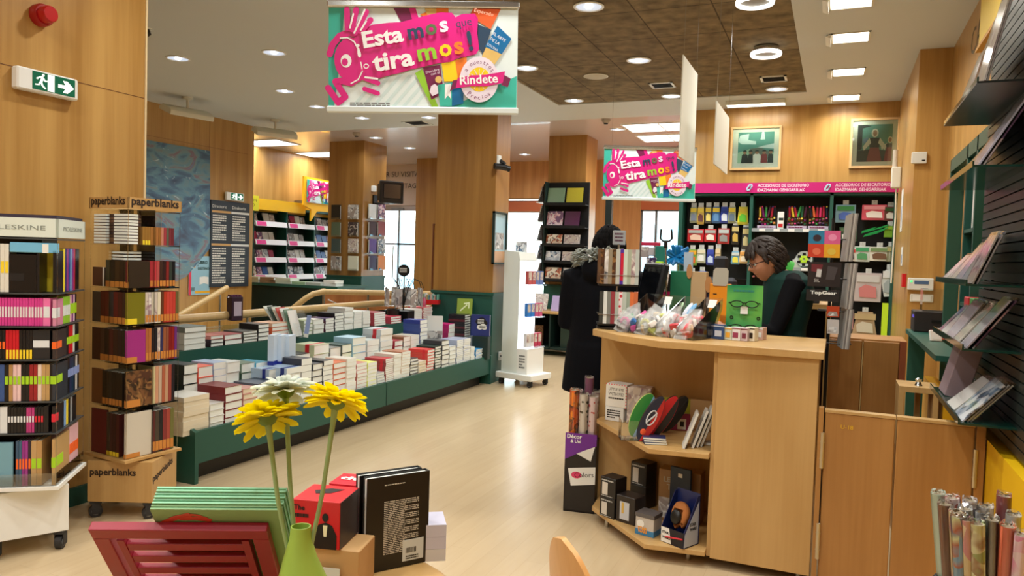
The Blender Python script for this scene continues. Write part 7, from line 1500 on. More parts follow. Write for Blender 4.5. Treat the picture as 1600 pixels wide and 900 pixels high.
# spectacles board
c = at(1163, 519, z=Z); c = Vector((at(1163, 480, y=3.96).x, 3.96, Z))
t = thing('spectacles_display', 'translucent green board of reading glasses standing on the counter', 'display board', c, R(4)); w = .175; h = .27
GA, nt, bs = nmat('green_board'); tc = nt.nodes.new('ShaderNodeTexCoord'); n = nt.nodes.new('ShaderNodeTexNoise'); n.inputs['Scale'].default_value = 5; nt.links.new(tc.outputs['Object'], n.inputs[0]); nt.links.new(ramp(nt, n.outputs[0], [(.35, (20, 130, 90)), (.6, (110, 190, 90))]), bs.inputs['Base Color']); bs.inputs['Roughness'].default_value = .2
MB().box(-w/2, w/2, 0, .004, 0, h).box(-w/2, w/2, .0, .08, 0, .004).build('board', GA, t)
m = MB(); m.greek(-.055, .055, h*.86, h*.93, 1, -.001); m.build('lettering', mat((40, 130, 120), .4), t)
for z in (.175, .055):
    g_ = MB()
    for sx in (-1, 1): g_.tube([(sx*.036+.03*math.cos(q*.5236)*1.0, -.016, z+.016*math.sin(q*.5236)) for q in range(12)], .0028, 6, closed=True)
    g_.tube([(-.008, -.016, z+.004), (0, -.018, z+.008), (.008, -.016, z+.004)], .0025, 6)
    for sx in (-1, 1): g_.tube([(sx*.066, -.016, z+.006), (sx*.074, -.01, z+.006), (sx*.076, .03, z+.004)], .003, 6)
    gl = g_.build('spectacles', mat((20, 20, 24), .3), None, True); gl.location = c; gl.rotation_euler = (0, 0, R(4)); tag(gl, 'dark framed reading glasses on the %s half of the green board' % ('upper' if z > .1 else 'lower'), 'glasses')
    MB().box(-.018, .018, -.012, -.01, z-.05, z-.012).build('price_tag', WHITE, t); MB().tube([(0, -.02, z-.004), (0, .0, z-.004)], .008).build('nose_peg', ACR, t)
for sx in (-.06, .07): MB().lathe([(.009, 0), (.009, .002), (.005, .002)], 14).build('hole_ring', BLACK, t).matrix_local = Matrix.Translation((sx, -.001, .105)) @ Matrix.Rotation(R(90), 4, 'X')
# little boxes on the counter
for k, (px, py, w, h, cc, c2, lb) in enumerate(((1123, 530, .056, .072, (50, 80, 130), (200, 210, 226), 'small dark blue carton, leftmost of the row on the counter'), (1139, 531, .04, .062, (206, 214, 196), (230, 170, 60), 'small white carton with a yellow arc on the counter'), (1151, 532, .046, .066, (226, 226, 228), (150, 60, 90), 'small white carton with dark red marks on the counter'),
                                          (1164, 533, .034, .064, (206, 190, 196), (120, 50, 70), 'small pale pink carton on the counter'), (1174, 533, .046, .068, (232, 226, 206), (50, 40, 30), 'small white carton with a gold cat-like mark on the counter'), (1189, 531, .034, .062, (206, 170, 160), (226, 226, 226), 'small pinkish carton, rightmost of the row on the counter'))):
    c_ = at(px, py, z=Z); o = MB().rbox(-w/2, w/2, -.022, .022, 0, h, .001, 0).box(-w*.3, w*.3, -.0235, -.022, h*.2, h*.6, 1).box(-w/2, w/2, -.0232, -.022, h*.86, h*.93, 1).build('small_carton', [mat(cc, .35), mat(c2, .35)]); place(o, (c_.x, c_.y+.02, Z), R(random.uniform(-24, -10))); tag(o, lb, 'carton')
# items on the inner side of the counter, lower work surface
WS = .86
t = thing('work_surface', 'dark work surface inside the counter', 'desk', (0, 0, 0)); MB().box(-1.05, -.1, 4.28, 4.46, WS-.03, WS).build('desk_top', mat((60, 50, 44), .5), t); MB().box(-1.04, -1.01, 4.3, 4.45, 0, WS-.03).box(-.14, -.11, 4.3, 4.45, 0, WS-.03).build('side_panel', COUNT, t)
def item(px, py, y): c = at(px, py, y=y); return c
# flat screen seen from the side
c = item(1012, 470, 4.37)
t = thing('monitor', 'black flat screen seen from its side behind the card rack', 'monitor', (c.x, 4.37, WS), R(-58)); MB().lathe([(0, 0), (.1, 0), (.1, .01), (0, .015)], 20).build('stand_base', BLACK, t, True); MB().tube([(0, .03, .01), (0, .03, .3)], .02).build('stand_neck', BLACK, t)
m = MB(); m.M = Matrix.Translation((0, 0, .34)) @ Matrix.Rotation(R(-12), 4, 'X'); m.rbox(-.17, .17, -.02, .02, -.2, .24, .01); m.build('screen_housing', mat((26, 28, 32), .35), t)
m = MB(); m.M = Matrix.Translation((0, 0, .34)) @ Matrix.Rotation(R(-12), 4, 'X'); m.box(-.15, .15, -.0215, -.02, -.14, .22); m.build('screen', mat((14, 16, 20), .1), t)
# card and toy display block behind (white-black patterned with magenta foot)
y = 5.15
def blockq(px0, px1, py0, py1, y, d, cv, lab, cat, name, zb=None, r_=0):
    a, b2 = at(px0, py0, y=y), at(px1, py1, y=y); z0 = b2.z if zb is None else zb
    o = MB().rbox(0, b2.x-a.x, 0, d, 0, a.z-z0, .003).build(name, cv if not isinstance(cv, tuple) else mat(cv, .4)); place(o, (a.x, y, z0), r_); return tag(o, lab, cat)
t = thing('novelty_table', 'side table behind the counter carrying novelties', 'table', (0, 0, 0)); a, b2 = at(1010, 470, y=5.1), at(1128, 470, y=5.1); ZT = at(1040, 462, y=5.1).z-.0
MB().box(a.x, b2.x, 5.05, 5.4, ZT-.03, ZT).build('table_top', COUNT, t)
for x in (a.x+.02, b2.x-.05): MB().box(x, x+.03, 5.07, 5.1, 0, ZT-.03).box(x, x+.03, 5.34, 5.37, 0, ZT-.03).build('leg', COUNT, t)
blockq(1012, 1050, 452, 462, 5.1, .2, MAG, 'magenta printed tray under the patterned novelty packs', 'tray', 'tray', ZT+.001)
o = blockq(1010, 1024, 402, 452, 5.12, .05, art('spots_print', [(236, 236, 240), (30, 24, 40), (240, 240, 244), (60, 40, 90)], 60, 0), 'black and white patterned card behind the flat screen', 'card', 'card')
blockq(1002, 1012, 385, 402, 5.15, .04, A_PALE, 'pale photo card with a brown picture behind the card rack', 'card', 'card'); blockq(1013, 1022, 386, 400, 5.15, .04, (206, 200, 206), 'small grey card beside the photo card', 'card', 'card')
blockq(1002, 1030, 378, 384, 5.2, .05, (200, 40, 80), 'crimson box top behind the customer rack', 'box', 'box')
blockq(1024, 1040, 384, 420, 5.13, .05, (40, 130, 116), 'teal blister pack beside the selfie stick', 'pack', 'blister_pack')
o = MB(); random.seed(5)
for q in range(34): 
    a_ = random.uniform(0, 6.28); b_a = random.uniform(-1, 1.4); o.tube([(0, 0, 0), (.03*math.cos(a_), .02*math.sin(a_), .03*b_a), (.075*math.cos(a_), .04*math.sin(a_), .06*b_a)], [.014, .02, .010], 6)
o = o.build('ribbon_bow', mat((20, 130, 200), .35), None, True); c = at(1058, 402, y=5.1); place(o, c); tag(o, 'large bright blue ribbon bow behind the counter', 'ribbon'); 
t = thing('ribbon_bow_stand', 'thin stand holding the blue ribbon bow', 'stand', (c.x, c.y+.05, ZT)); MB().tube([(0, 0, 0), (0, 0, c.z-ZT)], .005).build('rod', METAL, t); MB().lathe([(0, 0), (.03, 0), (.03, .01), (0, .012)], 12).build('foot', METAL, t)
# lime and white robot-like novelties
t = thing('novelty', 'lime green plastic figure-shaped pencil holder left of the selfie stick', 'novelty', tuple(at(1028, 450, y=5.06))); t.location.z = ZT+.04
MB().rbox(-.02, .03, -.02, .02, .09, .19, .004).build('body', mat((176, 226, 30), .35), t); MB().tube([(-.02, 0, 0), (.0, 0, .1)], .01).tube([(.03, 0, .0), (.015, 0, .1)], .01).tube([(-.03, 0, .06), (.04, 0, .09)], .008).build('leg', mat((176, 226, 30), .35), t)
t = thing('novelty', 'white jointed plastic clip right of the lime green holder', 'novelty', tuple(at(1040, 450, y=5.05))); t.location.z = ZT+.03
MB().tube([(0, 0, 0), (.01, 0, .08), (-.02, 0, .13)], .007).tube([(.02, 0, .14), (.01, 0, .08), (-.012, 0, .06)], .006).ell((.005, 0, .1), .016, .012, .016).build('body', mat((230, 220, 214), .4), t, True); MB().rbox(-.03, .03, .02, .03, 0, .12, .003).build('dark_backing', BLACK, t)
# selfie stick
y = 4.4; c = at(1047, 470, y=y); tp = at(1040, 385, y=y)
t = thing('selfie_stick', 'silver selfie stick with a black phone clamp standing upright on the counter', 'selfie stick', (c.x, y, WS)); dx = tp.x-c.x; hz = tp.z-WS
MB().tube([(0, 0, 0), (dx, 0, hz)], [.006, .004], 8).build('rod', METAL, t); MB().lathe([(0, 0), (.035, 0), (.03, .02), (0, .02)], 14).build('foot', BLACK, t, True)
MB().tube([(dx-.03, 0, hz+.1), (dx-.032, 0, hz+.045), (dx-.015, 0, hz+.03), (dx+.02, 0, hz+.03), (dx+.035, 0, hz+.045), (dx+.03, 0, hz+.1)], .006, 8).tube([(dx, 0, hz-.01), (dx, 0, hz+.03)], .011).build('clamp', BLACK, t, True)
# green and tan cardboard pockets, orange box, grey device
y = 4.36
a, b2 = at(1048, 423, y=y), at(1078, 478, y=y)
t = thing('leaflet_box', 'dark green cardboard leaflet box with tan oval cut-outs behind the acrylic bin', 'box', (a.x, y, WS)); w = b2.x-a.x; h = a.z-WS
MB().rbox(0, w, 0, .08, 0, h, .002).build('green_panel', mat((10, 106, 74), .5), t); MB().rbox(w, w+.085, .0, .08, 0, h, .002).build('tan_panel', mat((186, 158, 118), .6), t)
for x, z, rz_, rx in ((w-.01, h-.0, .042, .016), (w+.1, h-.07, .045, .02)):
    MB().prism([(x+rx*math.cos(q*.35), z+rz_*math.sin(q*.35)) for q in range(18)], -.006, -.003, 'y').build('oval_flap', mat((176, 126, 76), .6), t)
MB().box(w-.05, w-.0, .03, .05, h, h+.11).build('clear_cards', mat((170, 190, 210), .3), t)
a, b2 = at(1110, 443, y=y), at(1139, 498, y=y)
t = thing('collection_box', 'orange cardboard box with a raised rounded grey back card on the counter', 'box', (a.x, y-.02, WS)); w = b2.x-a.x; h = a.z-WS
MB().rbox(0, w, 0, .08, 0, h, .002).build('carton', mat((226, 140, 16), .5), t); MB().prism([(.02, h-.01), (w-.02, h-.01), (w-.01, h+.01), (w-.01, h+.075), (w-.02, h+.09), (.03, h+.09), (.018, h+.075), (.015, h+.01)], -.004, -.001, 'y').build('back_card', mat((176, 172, 160), .5), t)
MB().box(.02, .04, -.001, 0, h-.06, h-.054).build('small_mark', BLACK, t)
t = thing('chair_headrest', 'black curved headrest shape of an office chair behind the orange box', 'chair', tuple(at(1124, 470, y=6.2))); t.location.z = 0; zz = at(1124, 400, y=6.2).z
MB().rbox(-.055, .055, -.03, .03, zz-.18, zz, .02).build('headrest', mat((24, 26, 34), .5), t); MB().rbox(-.17, .13, -.03, .05, .95, zz-.17, .03).build('backrest', mat((28, 32, 44), .5), t)
MB().rbox(-.22, .22, -.45, .0, .45, .53, .03).build('seat', BLACK, t); MB().tube([(0, -.2, .08), (0, -.2, .45)], .025).build('column', BLACK, t); MB().rbox(-.03, .03, .03, .07, .45, 1.0, .01).build('back_support', BLACK, t)
m = MB()
for q in range(5): m.tube([(0, -.2, .1), (.27*math.cos(q*1.2566), -.2+.27*math.sin(q*1.2566), .05)], [.025, .015]); m.ell((.27*math.cos(q*1.2566), -.2+.27*math.sin(q*1.2566), .03), .03, .02, .03)
m.build('star_base', BLACK, t, True)
c = at(1105, 462, y=4.43); o = MB().rbox(-.022, .022, -.008, .008, 0, .1, .006, 0).rbox(-.014, .014, -.01, -.008, .05, .085, .002, 1).build('handheld_timer', [mat((190, 200, 214), .35), mat((40, 60, 120), .2)]); place(o, (c.x, 4.40, at(1105, 478, y=4.4).z)); tag(o, 'small white and blue handheld device left of the orange box', 'device')
t = thing('timer_stand', 'dark stand carrying the small handheld device', 'stand', (c.x, 4.42, WS)); MB().box(-.03, .03, -.02, .02, 0, at(1105, 478, y=4.4).z-WS-.001).build('block', BLACK, t)
c = at(1152, 434, y=4.9); t = thing('pen_pot', 'pot of scissors and coloured pens behind the glasses board', 'pen pot', (c.x, 4.75, WS+.0)); t.location.y = 4.38
MB().lathe([(0, 0), (.04, 0), (.045, .3), (.04, .3), (.035, .01), (0, .01)], 18).build('pot', ACR, t, True)
for q, cc in enumerate(((120, 60, 130), (60, 60, 140), (180, 40, 70), (40, 40, 44), (200, 200, 206))):
    o = MB().tube([(0, 0, 0), (0, 0, .3)], .005, 8).ell((0, 0, .31), .016, .006, .02, 10, 6).build('pen', mat(cc, .4), None, True); place(o, (c.x+.02*math.cos(q*1.26), 4.38+.02*math.sin(q*1.26), WS+.012), rot=(R(6*math.sin(q*1.26)), R(7*math.cos(q*1.26+2)), 0)); tag(o, '%s handled pen in the clear pot behind the glasses board' % cname(cc), 'pen')
o = MB().rbox(-.12, .12, -.06, .06, 0, .03, .004, 0)
for r_ in range(3):
    for q in range(9): o.rbox(-.11+.024*q, -.09+.024*q, -.05+.035*r_, -.025+.035*r_, .03, .037, .002, 1)
o = o.build('keyboard', [BLACK, RUB]); place(o, (-.66, 4.385, WS+.001)); tag(o, 'black keyboard at the cashier\'s hand', 'keyboard')
# ================================================================ foreground table
TBZ = .74
t = thing('display_table', 'small round wooden table carrying the flower vase, book stand and boxes', 'table', (-1.0, 1.13, 0))
MB().lathe([(0, TBZ-.03), (.40, TBZ-.03), (.41, TBZ-.025), (.41, TBZ-.005), (.40, TBZ), (0, TBZ)], 48).build('table_top', COUNT, t, True)
MB().lathe([(0, 0), (.25, 0), (.25, .02), (.04, .04), (.035, TBZ-.03), (0, TBZ-.03)], 32).build('pedestal', STEEL, t, True)
# vase: lathe, offset belly
vb = at(470, 826, d=1.2); VX, VY = vb.x, vb.y; vz = TBZ+.001; nz = at(468, 822, d=1.2).z
t = thing('vase', 'lime green narrow-necked vase holding three gerberas', 'vase', (VX, VY, vz)); hh = nz-vz
prof = [(0, 0), (.05, 0), (.062, .02), (.066, .07), (.06, .12), (.045, .165), (.026, hh-.05), (.0175, hh-.02), (.0158, hh), (.0135, hh), (.015, hh-.03), (.02, hh-.06)]
m = MB(); m.lathe(prof, 36); m.v = [(x+_r.x*.018*max(0, 1-abs(z-.08)/.13), y+_r.y*.018*max(0, 1-abs(z-.08)/.13), z) for x, y, z in m.v]
m.build('vessel', mat((160, 196, 84), .4, coat=.2), t, True)
def petal_mat(col):
    k = ('petal',)+col
    if k in _M: return _M[k]
    m = bpy.data.materials.new('petal'); m.use_nodes = True; nt = m.node_tree; b = nt.nodes['Principled BSDF']; b.inputs['Base Color'].default_value = lin(col); b.inputs['Roughness'].default_value = .6
    tr = nt.nodes.new('ShaderNodeBsdfTranslucent'); tr.inputs[0].default_value = lin(col); x = nt.nodes.new('ShaderNodeMixShader'); x.inputs[0].default_value = .5
    nt.links.new(b.outputs[0], x.inputs[1]); nt.links.new(tr.outputs[0], x.inputs[2]); nt.links.new(x.outputs[0], nt.nodes['Material Output'].inputs[0]); _M[k] = m; return m
def gerbera(head, col, label, tiltv, r=.048, back=False):
    hd = Vector(head); base = Vector((VX+random.uniform(-.004, .004), VY+random.uniform(-.004, .004), vz+.05))
    t = thing('gerbera', label, 'flower', tuple(base)); L = hd-base; ST = mat((150, 178, 120), .6); nk = Vector((VX, VY, vz+hh))-base
    pts = []
    for i in range(13):
        u = i/12; p_ = L*u; w_ = 4*u*(1-u)*.5; p_ = p_.lerp(Vector((nk.x+(L.x*.02), nk.y, p_.z)), max(0, 1-u*1.6)*.9); pts.append(p_)
    nrm = Vector(tiltv).normalized(); pts[-1] = L-nrm*.004
    MB().tube(pts, [.0036]*10+[.0038, .0042, .006], 10).build('stem', ST, t, True)
    q = Vector((0, 0, 1)).rotation_difference(nrm).to_matrix().to_4x4(); Mh = Matrix.Translation(L) @ q
    m = MB(); m.M = Mh; m.lathe([(.004, -.012), (.012, -.006), (.016, .001), (.012, .004)], 18); m.build('calyx', mat((110, 140, 70), .7), t, True)
    random.seed(int(abs(hd.x)*9999))
    m = MB()
    for ring_, (n, rr, el) in enumerate(((26, r, .08), (24, r*.96, .35), (20, r*.66, .75))):
        for k in range(n):
            a = 6.2832*(k+.5*ring_+random.uniform(-.2, .2))/n; wd = .0082 if ring_ < 2 else .0055; ln = rr*random.uniform(.93, 1.05); e = el+random.uniform(-.3, .15)
            m.M = Mh @ Matrix.Rotation(a, 4, 'Z') @ Matrix.Rotation(-e, 4, 'Y')
            st = [(.008, .35), (.3, .75), (.6, 1), (.85, .85), (.97, .45), (1, .12)]; vs = []
            for u, ww in st:
                x = .008+(ln-.008)*u; zz = .004*u-.012*u*u
                vs += [(x, -wd*ww, zz+.0012), (x, 0, zz), (x, wd*ww, zz+.0012)]
            top_ = [(p_[0], p_[1], p_[2]+.0006) for p_ in vs]; n_ = len(vs); fs = []
            for i in range(len(st)-1):
                for j in (0, 1): b_i = i*3+j; fs += [[b_i, b_i+1, b_i+4, b_i+3], [n_+b_i, n_+b_i+3, n_+b_i+4, n_+b_i+1]]
            m.add(vs+top_, fs)
    m.build('petals', petal_mat(col), t, True)
    m = MB(); m.M = Mh
    for k in range(60):
        a = k*2.39996; rr = .0015*math.sqrt(k)*1.05; m.ell((rr*math.cos(a), rr*math.sin(a), .005+.003*(k/60)), .0014, .0014, .003, 5, 4)
    m.build('flower_centre', mat((200, 190, 70) if col[2] < 100 else (206, 214, 150), .7), t, True)
gerbera(at(418, 655, d=1.19), (250, 240, 20), 'lowest yellow gerbera, to the left, in the green vase', (-.5, .35, .8), .054)
gerbera(at(446, 612, d=1.22), (240, 244, 238), 'white gerbera in the green vase', (-.3, .3, .9), .054)
gerbera(at(525, 630, d=1.2), (255, 244, 20), 'bright yellow gerbera leaning to the right in the green vase', (-.05, .5, .85), .052)
# red book stand: lattice frame leaning, seen from behind
tl, tr = at(140, 812, d=1.20), at(418, 832, d=1.22)
ex = (tr-tl); ex.z = 0; Wd = ex.length; ex.normalize(); ey = Vector((-ex.y, ex.x, 0))
t = thing('book_stand', 'crimson wooden slatted book stand seen from behind with green books on it', 'book stand', (0, 0, 0)); zt = (tl.z+tr.z)/2
slope = R(38)   # from vertical, top leaning towards the camera side
dn = (Vector((0, 0, -math.cos(slope))) + ey*math.sin(slope)*1.0).normalized(); nn = ex.cross(dn).normalized()
Mf = Matrix(((ex.x, nn.x, -dn.x, tl.x), (ex.y, nn.y, -dn.y, tl.y), (ex.z, nn.z, -dn.z, zt), (0, 0, 0, 1)))
t.matrix_world = Mf
LH = min(.30, (zt-TBZ-.004)/math.cos(slope)); CR = mat((150, 18, 44), .4)
m = MB(); m.box(0, Wd, -.008, .008, -.026, 0).box(0, .026, -.008, .008, -LH, -.026).box(Wd-.026, Wd, -.008, .008, -LH, -.026).box(.026, Wd-.026, -.008, .008, -LH, -LH+.026); m.build('frame', CR, t, bevel=.0015)
m = MB(); m.box(.034, .046, -.006, .006, -LH+.03, -.034).box(Wd-.046, Wd-.034, -.006, .006, -LH+.03, -.034); m.build('inner_rail', CR, t, bevel=.001)
for k in range(5): 
    z = -.046-.037*k
    if z < -LH+.04: break
    MB().box(.046, Wd-.046, -.005, .005, z-.02, z).build('slat', CR, t, bevel=.001)
MB().tube([(.04, .01, -.17), (.02, .012, -.25)], .0022, 8).tube([(Wd-.045, .01, -.16), (Wd-.05, .012, -.25)], .0022, 8).build('wire_prop', METAL, t)
# green books resting on the far face
side = -1 if (nn.dot(CAM-tl) > 0) else 1
GB = mat((150, 212, 176), .35); GBK = mat((134, 176, 124), .4)
for k in range(4):
    o = thing('green_book', 'mint green hardback, %s of four on the red book stand' % ['nearest', 'second', 'third', 'farthest'][k], 'book', (0, 0, 0), 0, 'green books on the red stand'); w_, h_ = .205, .30; th = .009
    off = side*(.009+th*k)
    o.matrix_world = Mf @ Matrix.Translation((.098+.0012*k, off, .018-.26+.0035*k))
    y0, y1 = (0, side*(th-.0006)); y0, y1 = min(y0, y1), max(y0, y1)
    MB().box(0, w_, y0, y0+.003, 0, .275, 0).box(0, w_, y1-.003, y1, 0, .275).box(w_-.0018, w_, y0, y1, 0, .275).build('cover', GBK if k == 0 else GB, o)
    MB().box(.003, w_-.0022, y0+.003, y1-.003, .003, .273).build('page_block', mat((120, 190, 150), .6), o)
    if k == 0:
        m = MB(); s_ = -side; yy_ = (y1 if s_ > 0 else y0)+s_*.0006
        for a, b2, r_ in (((.0, .235), (.05, .262), .009), ((.03, .25), (.08, .245), .008), ((.045, .262), (.075, .25), .005)): m.tube([(a[0]+.01, yy_, a[1]), ((a[0]+b2[0])/2+.01, yy_, (a[1]+b2[1])/2+.004), (b2[0]+.01, yy_, b2[1])], r_*.6, 6)
        m.v = [(x, yy_+(y-yy_)*.08, z) for x, y, z in m.v]; m.build('red_drawing', mat((196, 70, 50), .4), o)
# red cube carton on a brown carton, white books behind
c = at(520, 862, d=1.55)
w = .105
t = thing('brown_carton', 'brown cardboard carton under the red cube carton', 'box', (c.x-.02, c.y+.055, TBZ+.001), R(14)); hB = c.z-TBZ-.002
MB().rbox(-.035-w/2, w/2+.005, -w/2+.01, w/2, 0, hB, .002).build('carton', mat((190, 150, 100), .6), t); MB().box(-.03, .02, -w/2-.001, -w/2, .01, hB*.6).build('address_label', mat((206, 212, 210), .5), t)
t = thing('red_carton', 'red and black cube-shaped carton with The lettering and a dark suited figure shape', 'box', (c.x-.056, c.y+.05, TBZ+.001+hB+.001), R(14)); h = .1
MB().rbox(-w/2, w/2, -w/2, w/2, 0, h, .0015).build('carton', mat((206, 20, 30), .4), t); MB().box(w/2, w/2+.001, -w/2+.001, w/2-.001, .001, h-.001).build('black_side', mat((36, 22, 26), .4), t)
m = MB(); e = -w/2-.001
m.face([(-.005, e, .0), (.046, e, 0), (.046, e, .03), (.036, e, .05), (.022, e, .056), (.006, e, .05), (-.003, e, .03)], 0); m.face([(.016, e-.0004, .05), (.026, e-.0004, .05), (.024, e-.0004, .026), (.018, e-.0004, .026)], 1)
m.add([(.021+.007*math.cos(q*.5), e-.0004, .066+.009*math.sin(q*.5)) for q in range(13)], [list(range(13))], 0)
m.build('printed_figure', [mat((16, 10, 12), .4), mat((236, 226, 190), .4)], t)
m = MB(); m.text('The', -w/2+.004, h-.022, w=.024, h=.011, y=e, bold=.03); m.greek(-w/2+.004, -w/2+.04, h-.04, h-.026, 1, e); m.build('lettering', mat((30, 8, 12), .4), t)
MB().prism([(-.03, .01), (.0, .03), (.03, .028), (.01, -.002), (-.02, -.01)], h, h+.0008, 'z').build('top_picture', mat((30, 26, 26), .4), t)
t = thing('red_carton', 'second red carton lying behind the red cube carton with white lettering on top', 'box', (c.x-.075, c.y+.165, TBZ+.001+.0), R(12)); h2 = hB+h-.005
MB().rbox(-.04, .05, -.03, .05, 0, h2, .0015).build('carton', mat((214, 30, 50), .4), t); m = MB(); m.text('the', -.03, .0, w=.07, h=.024, y=h2+.0012, plane='xy', bold=.04); m.build('lettering', WHITE, t)
t = thing('black_book', 'nearer black hardback standing with its text-covered back to the camera', 'book', tuple(at(620, 900, d=1.7))); t.location.z = TBZ+.001
t.rotation_euler = (0, 0, R(56)); BW, BH, BT = .152, .212, .022
def blackbook(t, txt):
    MB().box(-BW/2, BW/2, 0, .0022, 0, BH).box(-BW/2, BW/2, BT-.0022, BT, 0, BH).box(BW/2-.0022, BW/2, 0, BT, 0, BH).build('cover', mat((18, 18, 20), .3), t)
    MB().box(-BW/2+.003, BW/2-.0025, .0022, BT-.0022, .003, BH-.004).build('page_block', PAGE, t)
    if txt:
        m = MB(); m.greek(-.035, .052, .035, BH*.74, 30, -.0008, 0, .98, .5); m.greek(-.035, .02, BH*.9, BH*.92, 1, -.0008); m.build('lettering', mat((206, 206, 200), .5), t)
        MB().box(.012, .064, -.001, 0, .012, .06).build('price_label', mat((206, 216, 222), .4), t); m = MB()
        for q in range(9): m.box(.02+.003*q, .0215+.003*q, -.0015, -.001, .03, .042)
        m.greek(.02, .055, .015, .025, 2, -.0015); m.build('barcode', BLACK, t)
blackbook(t, True)
t0 = t; t = thing('black_book', 'second black hardback standing just behind the text-covered one', 'book', (t0.location.x-.028, t0.location.y+.012, TBZ+.001), R(56)); blackbook(t, False)
for k in range(4):
    q = at(445, 830, d=1.62); flat_book(.16, .12, .03, (232, 234, 232), PAGE, (q.x-.03, q.y+.02, TBZ+.001+.0305*k), R(20), 'white book lying in the pile behind the vase, %s' % count_word(k, 4), 'white pile behind the vase')
for k in range(3):
    q = at(664, 880, d=1.9); flat_book(.12, .09, .028, (196, 196, 216) if k else (206, 206, 210), PAGE, (-.875, 1.53, TBZ+.001+.0285*k), R(34), 'pale book lying right of the black books, %s' % count_word(k, 3), 'pale pile beside the black books')
for k in range(2):
    q = at(172, 890, d=1.35); flat_book(.12, .1, .03, (150, 170, 120), PAGE, (q.x, q.y, TBZ+.001+.0305*k), R(10), 'grey-green book under the red stand at its left, %s' % count_word(k, 2), 'books under the red stand')
# chair in front
c = at(893, 848, d=1.72)
t = thing('plywood_chair', 'wooden chair with a rounded plywood back at the bottom edge', 'chair', (c.x+.02, c.y+.02, 0), R(136)); BE = wood('beech_ply', (206, 150, 86), (226, 176, 112), .35)
def sheet(fn, nu, nv, th, name, mt):
    m = MB(); P_ = [[Vector(fn(i/nu, j/nv)) for j in range(nv+1)] for i in range(nu+1)]; vs = []; fs = []
    for s_ in (0, 1):
        for i in range(nu+1):
            for j in range(nv+1):
                a = P_[min(i+1, nu)][j]-P_[max(i-1, 0)][j]; b2 = P_[i][min(j+1, nv)]-P_[i][max(j-1, 0)]; n_ = a.cross(b2); n_ = n_.normalized() if n_.length > 1e-9 else Vector((0, 1, 0)); vs.append(P_[i][j]+n_*th*(s_-.5))
    K_ = (nu+1)*(nv+1); ix = lambda i, j: i*(nv+1)+j
    for i in range(nu):
        for j in range(nv): fs += [[ix(i, j), ix(i+1, j), ix(i+1, j+1), ix(i, j+1)], [K_+ix(i, j), K_+ix(i, j+1), K_+ix(i+1, j+1), K_+ix(i+1, j)]]
    for i in range(nu): fs += [[ix(i, 0), K_+ix(i, 0), K_+ix(i+1, 0), ix(i+1, 0)], [ix(i, nv), ix(i+1, nv), K_+ix(i+1, nv), K_+ix(i, nv)]]
    for j in range(nv): fs += [[ix(0, j), ix(0, j+1), K_+ix(0, j+1), K_+ix(0, j)], [ix(nu, j), K_+ix(nu, j), K_+ix(nu, j+1), ix(nu, j+1)]]
    m.add(vs, fs); return m.build(name, mt, t, True)
sheet(lambda u, v: ((u*2-1)*.16*max(.0004, 1-v**2.2)**.5, -.03*((u*2-1)**2)*max(0, 1-v**2.2)+.05*v, .47+.345*v), 14, 22, .012, 'backrest', BE)
sheet(lambda u, v: ((u*2-1)*.2*(1-.15*v*v), -.4+.4*(1-v)*1.0-.0, .45+.012*(u*2-1)**2), 10, 10, .012, 'seat', BE)
for sx in (-1, 1):
    MB().tube([(sx*.17, -.38, 0), (sx*.16, -.34, .44)], .011, 10).build('leg', METAL, t, True); MB().tube([(sx*.17, .06, 0), (sx*.15, -.02, .44), (sx*.12, .01, .55)], .011, 10).build('leg', METAL, t, True)
# ================================================================ people
SKIN = mat((206, 150, 122), .5); SKIN.node_tree.nodes['Principled BSDF'].inputs['Subsurface Weight'].default_value = .08
def dull(m_):
    m_.node_tree.nodes['Principled BSDF'].inputs['Specular IOR Level'].default_value = .12; return m_
def remesh(o, vox, smooth=4):
    r_ = o.modifiers.new('r', 'REMESH'); r_.mode = 'VOXEL'; r_.voxel_size = vox; r_.use_smooth_shade = True
    if smooth: s_ = o.modifiers.new('s', 'SMOOTH'); s_.iterations = smooth; s_.factor = .5
def ring_(c, rx, ry, n=20, z=None, tilt=0, yaw=0):
    out = []
    for k in range(n):
        a = 2*math.pi*k/n; x, y = rx*math.cos(a), ry*math.sin(a)
        X, Y_ = x*math.cos(yaw)-y*math.sin(yaw), x*math.sin(yaw)+y*math.cos(yaw)
        out.append((c[0]+X, c[1]+Y_, c[2]+Y_*math.tan(tilt)))
    return out
